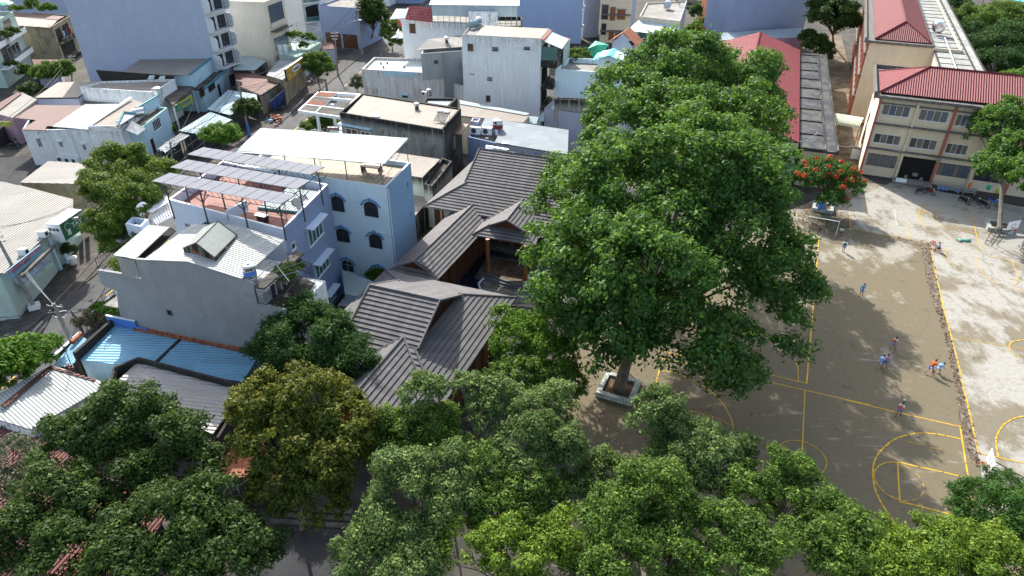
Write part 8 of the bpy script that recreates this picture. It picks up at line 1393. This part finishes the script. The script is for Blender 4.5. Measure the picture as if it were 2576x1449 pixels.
q_=W(0,320,500,9); tree('big round dark green street tree left of the solar house',V(q_.x,q_.y,0),EL(0,(310,425,10.6,3.6,3.4,2.6),(268,480,9.8,3.0,3.0,2.4),(340,495,9.4,3.0,3.0,2.4),(295,560,8.2,2.5,2.6,2.2),(318,600,7.2,2.1,2.3,2.0),(392,435,10.2,2.3,2.3,1.9),(320,500,9.6,3.3,3.3,2.6),(300,610,6.5,2.0,2.0,1.6)),'hedge',cl=.9,leaf=.25,trunk=.28,cover=1.1)
tree('slim leafy tree climbing behind the white ledge of the stair block',W(5,1120,1160),EL(5,(1170,870,6.5,.9,.9,1.2),(1090,1040,5,1.1,1.1,1.3),(1050,1130,3.8,1.3,1.2,1.0),(1150,950,5.8,.9,.9,1.1)),'bright',cl=.42,leaf=.26,trunk=.08,asp=.5)
tree('clipped round bright green bush by the street at the canopies',W(1,2080,1400),EL(1,(2080,1270,4.2,3.1,2.8,1.7),(2000,1290,3.6,1.8,1.8,1.4),(2170,1300,3.6,1.8,1.8,1.4)),'bright',cl=.55,leaf=.28,trunk=.15,cat='bush',name='bush',cover=1.0)
tree('small dark street tree beside the blue footed pole',W(1,2340,1150),EL(1,(2350,1040,4.5,2.4,2.2,1.8),(2290,1030,4.2,1.7,1.7,1.5)),'dark',cl=.55,leaf=.28,trunk=.14)
tree('round street tree over the pavement near the mustard sign',W(2,830,780),EL(2,(815,610,4.8,3.3,3.0,2.6),(760,640,4.2,2.2,2.2,2.0),(880,660,4,2.3,2.2,2.0)),'mid',cl=.7,leaf=.34,trunk=.17)
tree('tall dark street tree at the top beyond the pale pole',W(2,1335,400),EL(2,(1340,120,8.5,3.6,3.5,3.4),(1390,180,6.5,3,3,2.6),(1320,50,10.5,3,3,2.4)),'dark',cl=.9,leaf=.4,trunk=.22)
tree('yellow-green street tree against the pantiled white house',W(2,1530,480),EL(2,(1520,270,5.8,2.5,2.4,2.2),(1560,390,3.8,2.1,2.1,2.0),(1480,330,4.6,1.8,1.8,1.8)),'mid',cl=.65,leaf=.34,trunk=.15)
tree('leafy bush growing under the open concrete frame terrace',W(2,920,1250),EL(2,(900,1160,2.8,2.5,1.6,1.9),(980,1190,2.6,1.6,1.4,1.5),(740,1200,1.6,1.6,1.3,1.0)),'mid',cl=.5,leaf=.24,trunk=.08,cat='bush',name='bush')
tree('flowering white shrub at the edge of the peeling white wall',W(2,1190,830),EL(2,(1190,790,2.6,1.3,1.4,1.8)),'pinky',cl=.45,leaf=.28,trunk=.08,cat='shrub',name='shrub')
tree('bright round tree at the left edge below the concrete pole',W(0,40,960),EL(0,(60,900,5,2.4,2.2,1.6),(0,910,5.2,2.2,2.2,1.7),(110,880,4.6,1.5,1.5,1.1),(20,940,4,2,2,1.5)),'bright',cl=.6,leaf=.30,trunk=.16)
tree('small tree between the ochre house and the tan roof, upper left',W(17,500,760),EL(17,(480,690,4.2,3.6,2.6,2.0),(580,660,4.6,2.4,2.2,1.8),(380,700,3.6,2.4,2,1.8)),'mid',cl=.7,leaf=.34,trunk=.15)
tree('dark shrub in the shaded alley at the upper left',W(17,330,870),EL(17,(310,850,2.2,2.6,1.6,1.4),(250,680,3.4,2.0,1.8,1.6)),'dark',cl=.6,leaf=.3,trunk=.1,cat='shrub',name='shrub')
tree('left of the two rooftop shrubs on the brown roof, top left corner',W(17,315,85,10.6),EL(17,(315,55,11.8,1.9,1.2,1.6),(150,85,11.2,1.6,1,.8)),'mid',cl=.5,leaf=.34,trunk=.08,cat='shrub',name='shrub')
tree('right of the two rooftop shrubs on the brown roof, top left corner',W(17,460,90,10.6),EL(17,(455,80,11.4,2.2,1,1.0)),'mid',cl=.45,leaf=.34,trunk=.08,cat='shrub',name='shrub')
tree('leafy garden plants growing along the turquoise gabled roof garden',W(19,700,580,9.0),EL(19,(680,540,9.7,2.4,1.2,.9),(760,560,9.6,2,1.2,.8),(640,600,9.4,1.2,.8,.8)),'mid',cl=.4,leaf=.34,trunk=.05,cat='roof garden',name='roof_garden')
tree('pink flowered shrub by the lane at the top',W(19,1850,370),EL(19,(1850,310,3.2,2.6,2.2,2.2),(1900,250,4,1.8,1.8,1.8)),'mid',cl=.6,leaf=.4,trunk=.1,flowers=('flower',6),cat='shrub',name='shrub')
tree('lane side tree above the pink flowered shrub',W(19,1860,190),EL(19,(1840,120,4.5,2.0,2.4,2.2),(1980,20,5,1.8,2,2)),'dark',cl=.7,leaf=.45,trunk=.12)
tree('dark tree mass shading the alley end, taller one behind the hall',W(4,1000,330),EL(4,(1010,120,10,5.5,5,4.5),(950,60,11,4,4,3.8),(1090,170,8,3.4,3.4,3.4)),'dark',cl=1.1,leaf=.48,trunk=.3,cover=1.0)
tree('smaller mango-like tree at the alley mouth behind the hall',W(4,920,440),EL(4,(900,330,4.5,2.9,2.8,2.6),(830,270,5.5,2.4,2.4,1.8),(940,400,3,2.3,2.2,2)),'dark',cl=.8,leaf=.42,trunk=.18)
GT='tree row beyond the rear terrace'
for k,(x,y,z,r_,lb) in enumerate(((1830,30,8,5,'topmost tree of the row beyond the rear terrace'),(2010,150,8,6,'broad tree of the row beyond the rear terrace, under the teal roof'),(1950,250,7,5,'tree of the row leaning over the flat terrace edge'),(2200,120,8,6,'tree at the top right corner beyond the terrace'),(2120,330,7,5.5,'lower tree of the row behind the red hipped classroom roof'),(2290,260,8,5.5,'tree at the right edge behind the red hipped classroom roof'),(2180,430,6,4.5,'nearest tree of the row, touching the red hipped classroom roof'))):
    p=W(4,x,y,z); tree(lb,V(p.x,p.y,0),[(p.x,p.y,z,r_,r_,r_*.6),(p.x+r_*.5,p.y-r_*.4,z-1.2,r_*.6,r_*.6,r_*.45),(p.x-r_*.5,p.y+r_*.2,z-.5,r_*.6,r_*.6,r_*.5)],('mid' if k in(1,3) else 'feather'),cl=1.15,leaf=.5,trunk=.22,asp=.3,cover=.8,group=GT,droop=.5)
tree('feathery tree over the court corner at the lower right',W(0,2500,1400),EL(0,(2480,1270,5.5,2.2,2,1.1),(2560,1290,5.5,2.2,2.2,1.3),(2420,1285,5,1.2,1.1,.6),(2500,1350,4.5,2.2,1.8,1.3),(2520,1220,5,1.6,1.3,.7)),'flame',cl=.5,leaf=.22,trunk=.14,asp=.3,cover=.85,droop=.2)
# the belt of trees along the near street
def belt(lb,base,L,mat,**k):
    p=W(0,base[0],base[1],0); k.setdefault('leaf',.185); k.setdefault('cl',.75); k.setdefault('cover',.9); k.setdefault('trunk',.15); k.setdefault('bark','barkg'); k.setdefault('jit',.6)
    return tree(lb,V(p.x,p.y,0),EL(0,*L),mat,group='trees along the near street',**k)
belt('dark leafy tree left in the near row, its top against the beige ribbed roof',(320,1320),[(300,1060,10,3.2,3,2.4),(200,1120,9.5,2.6,2.6,2.2),(410,1110,9.5,2.8,2.6,2.2),(300,1190,8.5,3.2,2.8,2.2),(470,1180,8.5,2.2,2.4,2.0)],'dark',leaf=.22,cl=.8)
belt('dark leafy tree at the left edge of the near row over the rusty roof',(100,1500),[(130,1260,9,2.6,2.6,2.2),(60,1340,8.5,2.6,2.4,2.0),(170,1390,8.5,2.4,2.4,2.0),(220,1290,8.5,2,2,1.8)],'dark',leaf=.22,cl=.8)
belt('darkest tree in the lower left of the near row, mostly in shade',(430,1560),[(400,1330,9,3,2.8,2.4),(520,1280,8.5,2.4,2.4,2.0),(560,1390,8,2.6,2.4,2.1),(330,1430,8.5,2.6,2.4,2.0),(460,1450,8,2.6,2.4,2.0),(650,1370,7,1.5,1.6,1.4)],'dark',leaf=.22,cl=.8)
belt('sparse pale leaved tree over the rusty red roof at the left edge',(30,1360),[(40,1150,7,2.0,1.8,1.2),(20,1230,6.5,1.8,1.6,1.2)],'pinky',cover=.35,cl=.5)
belt('olive tree with orange tinted shoots in the near row',(760,1330),[(660,1020,11,2.3,2.2,1.9),(770,1000,11.5,2.6,2.4,2.0),(860,1060,10.5,2.2,2.2,1.9),(700,1110,10,2.8,2.4,2.1),(820,1150,9.5,2.6,2.4,2.0),(700,1210,8.5,1.9,2.0,1.8),(790,1260,7.5,2.2,2.0,1.7)],'olive',leaf=.24,cl=.6,droop=.25)
belt('slender pale tree with small round crown before the villa roof',(1135,1300),[(1066,985,11.5,1.5,1.4,1.2)],'grey',cl=.45,trunk=.09,limbs=8)
belt('slender pale tree with forked stem right of the small crowned one',(1190,1290),[(1175,975,11.5,1.2,1.2,1.0),(1250,1000,11.2,1.6,1.5,1.3),(1215,1040,10.8,1.1,1.1,.9)],'grey',cl=.45,trunk=.1,limbs=10)
belt('pale green tree below the small crowned pair in the near row',(1060,1320),[(1010,1090,9,2.0,2.0,1.7),(1090,1070,9.5,1.9,1.9,1.5),(960,1130,8,1.6,1.6,1.6),(1120,1120,8.8,1.7,1.7,1.4)],'mid')
belt('silvery green tree in the centre of the near row',(1380,1290),[(1340,1060,11,2.0,1.9,1.6),(1400,1010,10.5,1.6,1.6,1.4),(1310,1130,10,2.2,2.0,1.7),(1410,1110,10,1.8,1.8,1.6)],'grey')
belt('domed grey-green tree left of centre in the near row',(1040,1480),[(1010,1190,10.5,1.8,1.8,1.5),(1110,1180,10,1.9,1.9,1.5),(1030,1270,9.5,2.4,2.2,1.9),(1140,1250,9.2,1.7,1.7,1.5)],'grey')
belt('grey-green tree over the dark road at the bottom left of centre',(1000,1600),[(960,1340,9,1.7,1.7,1.5),(1040,1370,8.8,1.8,1.8,1.6),(900,1410,8,1.5,1.5,1.5),(1030,1440,8.5,2,1.8,1.6)],'grey')
belt('yellow tipped tree between the domed tree and the silvery tree',(1250,1480),[(1230,1180,9.5,1.7,1.7,1.5),(1330,1220,9.2,2.1,2.0,1.7),(1240,1280,8.5,1.9,1.9,1.6),(1330,1310,8.2,1.9,1.8,1.6)],'mid')
belt('mixed olive and green tree at the bottom centre',(1250,1620),[(1180,1380,8.6,2.0,1.9,1.6),(1290,1400,8.6,2.0,1.9,1.6),(1400,1350,8.8,1.7,1.7,1.5),(1380,1430,8.2,1.9,1.8,1.6)],'lime')
belt('slender tree with small crown beside the dark court corner',(1640,1250),[(1655,1020,11,1.5,1.4,1.2),(1625,1060,10.5,1.1,1.1,.9),(1700,1060,10.6,1.0,1.0,.9)],'grey',cl=.45,trunk=.09,limbs=8)
belt('low grey-green tree beside the shaded trunk of the giant tree',(1480,1400),[(1440,1170,8,1.9,1.8,1.5),(1520,1190,8.2,1.8,1.7,1.4),(1470,1250,7.8,1.9,1.8,1.5)],'grey')
belt('broad green tree below the centre circle side of the court',(1790,1360),[(1740,1110,9.5,1.9,1.8,1.5),(1830,1120,9,1.7,1.7,1.4),(1690,1170,9,2.2,2.0,1.6),(1800,1180,8.8,2.1,1.9,1.6)],'grey')
belt('domed tree with pale branches in the lower middle of the near row',(1640,1500),[(1640,1240,10,2.2,2.0,1.7),(1560,1290,9.4,1.9,1.9,1.6),(1700,1300,9,1.9,1.8,1.6)],'mid')
belt('green tree touching the lower edge of the centre circle',(1970,1440),[(1930,1180,8.6,1.7,1.7,1.4),(2000,1200,8.2,1.6,1.6,1.3),(1880,1250,8.4,1.9,1.8,1.5),(1990,1270,7.8,2.0,1.8,1.5)],'bright' if False else 'mid')
belt('bushy tree at the bottom below the domed tree',(1620,1640),[(1560,1390,9,2.0,1.9,1.6),(1660,1390,8.8,2.0,1.9,1.6),(1500,1330,8.8,1.6,1.6,1.4),(1740,1420,8.4,1.8,1.8,1.5)],'mid')
belt('bright tree right of the bottom middle, in full sun',(1880,1600),[(1800,1340,8.8,2.0,1.9,1.6),(1890,1360,8.6,2.0,1.9,1.6),(1840,1430,8.2,2,1.9,1.6)],'mid')
belt('green tree along the bottom right below the three point arc',(2090,1540),[(2080,1290,7.8,1.6,1.6,1.3),(2050,1370,8,2.0,1.9,1.6),(2150,1350,7.6,1.8,1.8,1.5),(2110,1430,7.6,2.1,1.9,1.5)],'mid')
belt('lime tinged tree along the bottom right edge of the court',(2230,1560),[(2220,1370,7.2,1.7,1.7,1.4),(2190,1440,7.4,1.8,1.7,1.4)],'lime')
belt('glowing yellow-green tree in the lower right corner',(2450,1600),[(2370,1370,7.2,1.9,1.8,1.3),(2460,1390,7.2,2.1,1.9,1.5),(2320,1430,7.4,1.9,1.8,1.5),(2540,1420,7.2,2.0,1.8,1.5),(2420,1450,7.4,2.2,1.8,1.5)],'lime')
belt('small tree at the bottom edge between dark gaps',(1500,1620),[(1480,1440,8.5,1.1,1.1,1.0)],'bright' if False else 'mid',cl=.4)
tree('climbing plant on the laundry frame of the caged rear balcony',U(u8[0]-1.2,fz-.55,3),[(*U(u8[0]-1.6,fz+1.3,3.2),1.2,1.0,.8),(*U(u8[0]-2.2,fz+.7,5),.9,.8,.9)],'mid',cl=.35,leaf=.2,trunk=.04,cat='plant',name='climbing_plant',cover=.6)
tree('tall grass-like plants in the front balcony of the grey house',U(uL+1,zL-.95,1.5),[(*U(uL+1.6,zL-.2,1.6),1.6,1.2,.6)],'hedge',cl=.4,leaf=.35,trunk=.03,asp=.2,cat='plant',name='balcony_plant')
tree('green vegetable patch behind the white capped garden wall',W(7,830,470),EL(7,(820,430,1.2,1.1,1.0,.7),(880,450,1.4,1.1,1.1,.8)),'bright',cl=.4,leaf=.3,trunk=.05,cat='shrub',name='shrub')
tree('dry brown shrub inside the dark iron fence',W(7,740,540),EL(7,(750,510,1.2,1.6,1.2,.8),(690,550,1.0,.9,.9,.7)),'dry',cl=.4,leaf=.22,trunk=.05,cat='shrub',name='shrub',cover=.6)
tree('potted greenery on the pergola terrace below the cream house',W(2,640,430,4.6),EL(2,(600,330,7.2,1.8,1.6,.8),(740,360,6.8,1.6,1.6,1.2),(690,430,5.4,1.2,1.2,.7)),'mid',cl=.45,leaf=.3,trunk=.06,cat='plant',name='terrace_plant')
tree('plants crowding the left edge house balcony',h.r.location*0+W(17,95,320,8.6),EL(17,(110,300,9.4,1.6,1.2,1.0),(60,330,9.2,1.4,1,.8),(110,610,4.6,1.4,1,.8)),'dark',cl=.4,leaf=.28,trunk=.05,cat='plant',name='balcony_plant')
tree('shrub against the wall of the green trimmed house',W(1,1540,1250),EL(1,(1540,1220,1.2,1.8,1.2,1.0),(1600,1200,1.0,1.2,1,.8)),'mid',cl=.4,leaf=.22,trunk=.05,cat='shrub',name='shrub')
tree('small courtyard shrub beneath the arched house grille windows',W(8,560,1240),EL(8,(560,1190,1.4,1.3,.9,.8)),'mid',cl=.35,leaf=.2,trunk=.05,cat='shrub',name='shrub')
# near street under the trees
rp=[W(0,560,1449+200),W(0,900,1449+200),W(0,870,1322),W(0,690,1322)]; struct('road',rp,'tar',.005)  # shade of the trees above is put into the dark road colour
t=thing('kerb_step','stepped grey kerb crossing the dark near street opening','kerb',W(0,780,1310)); mb=MB(); a,b=W(0,680,1318),W(0,880,1330)
for k in range(3): mb.box(a+V(0,k*.5,0),b-a,V(0,.38,0),V(0,0,.16+.12*k))
mb.build('step',M['darkslab'],t)
t=thing('blue_post','bright blue post standing among the bottom trees','post',W(0,1508,1440,0)); p=W(0,1509,1430,4.5); mb=MB(); mb.box(V(p.x-.12,p.y,0),V(.24,0,0),V(0,.2,0),V(0,0,5.0)); mb.build('post_body',M['wallblue'],t); mb=MB(); mb.cb(V(p.x,p.y+.1,5.03),(.3,.28,.06)); mb.build('cap',M['trimwhite'],t)
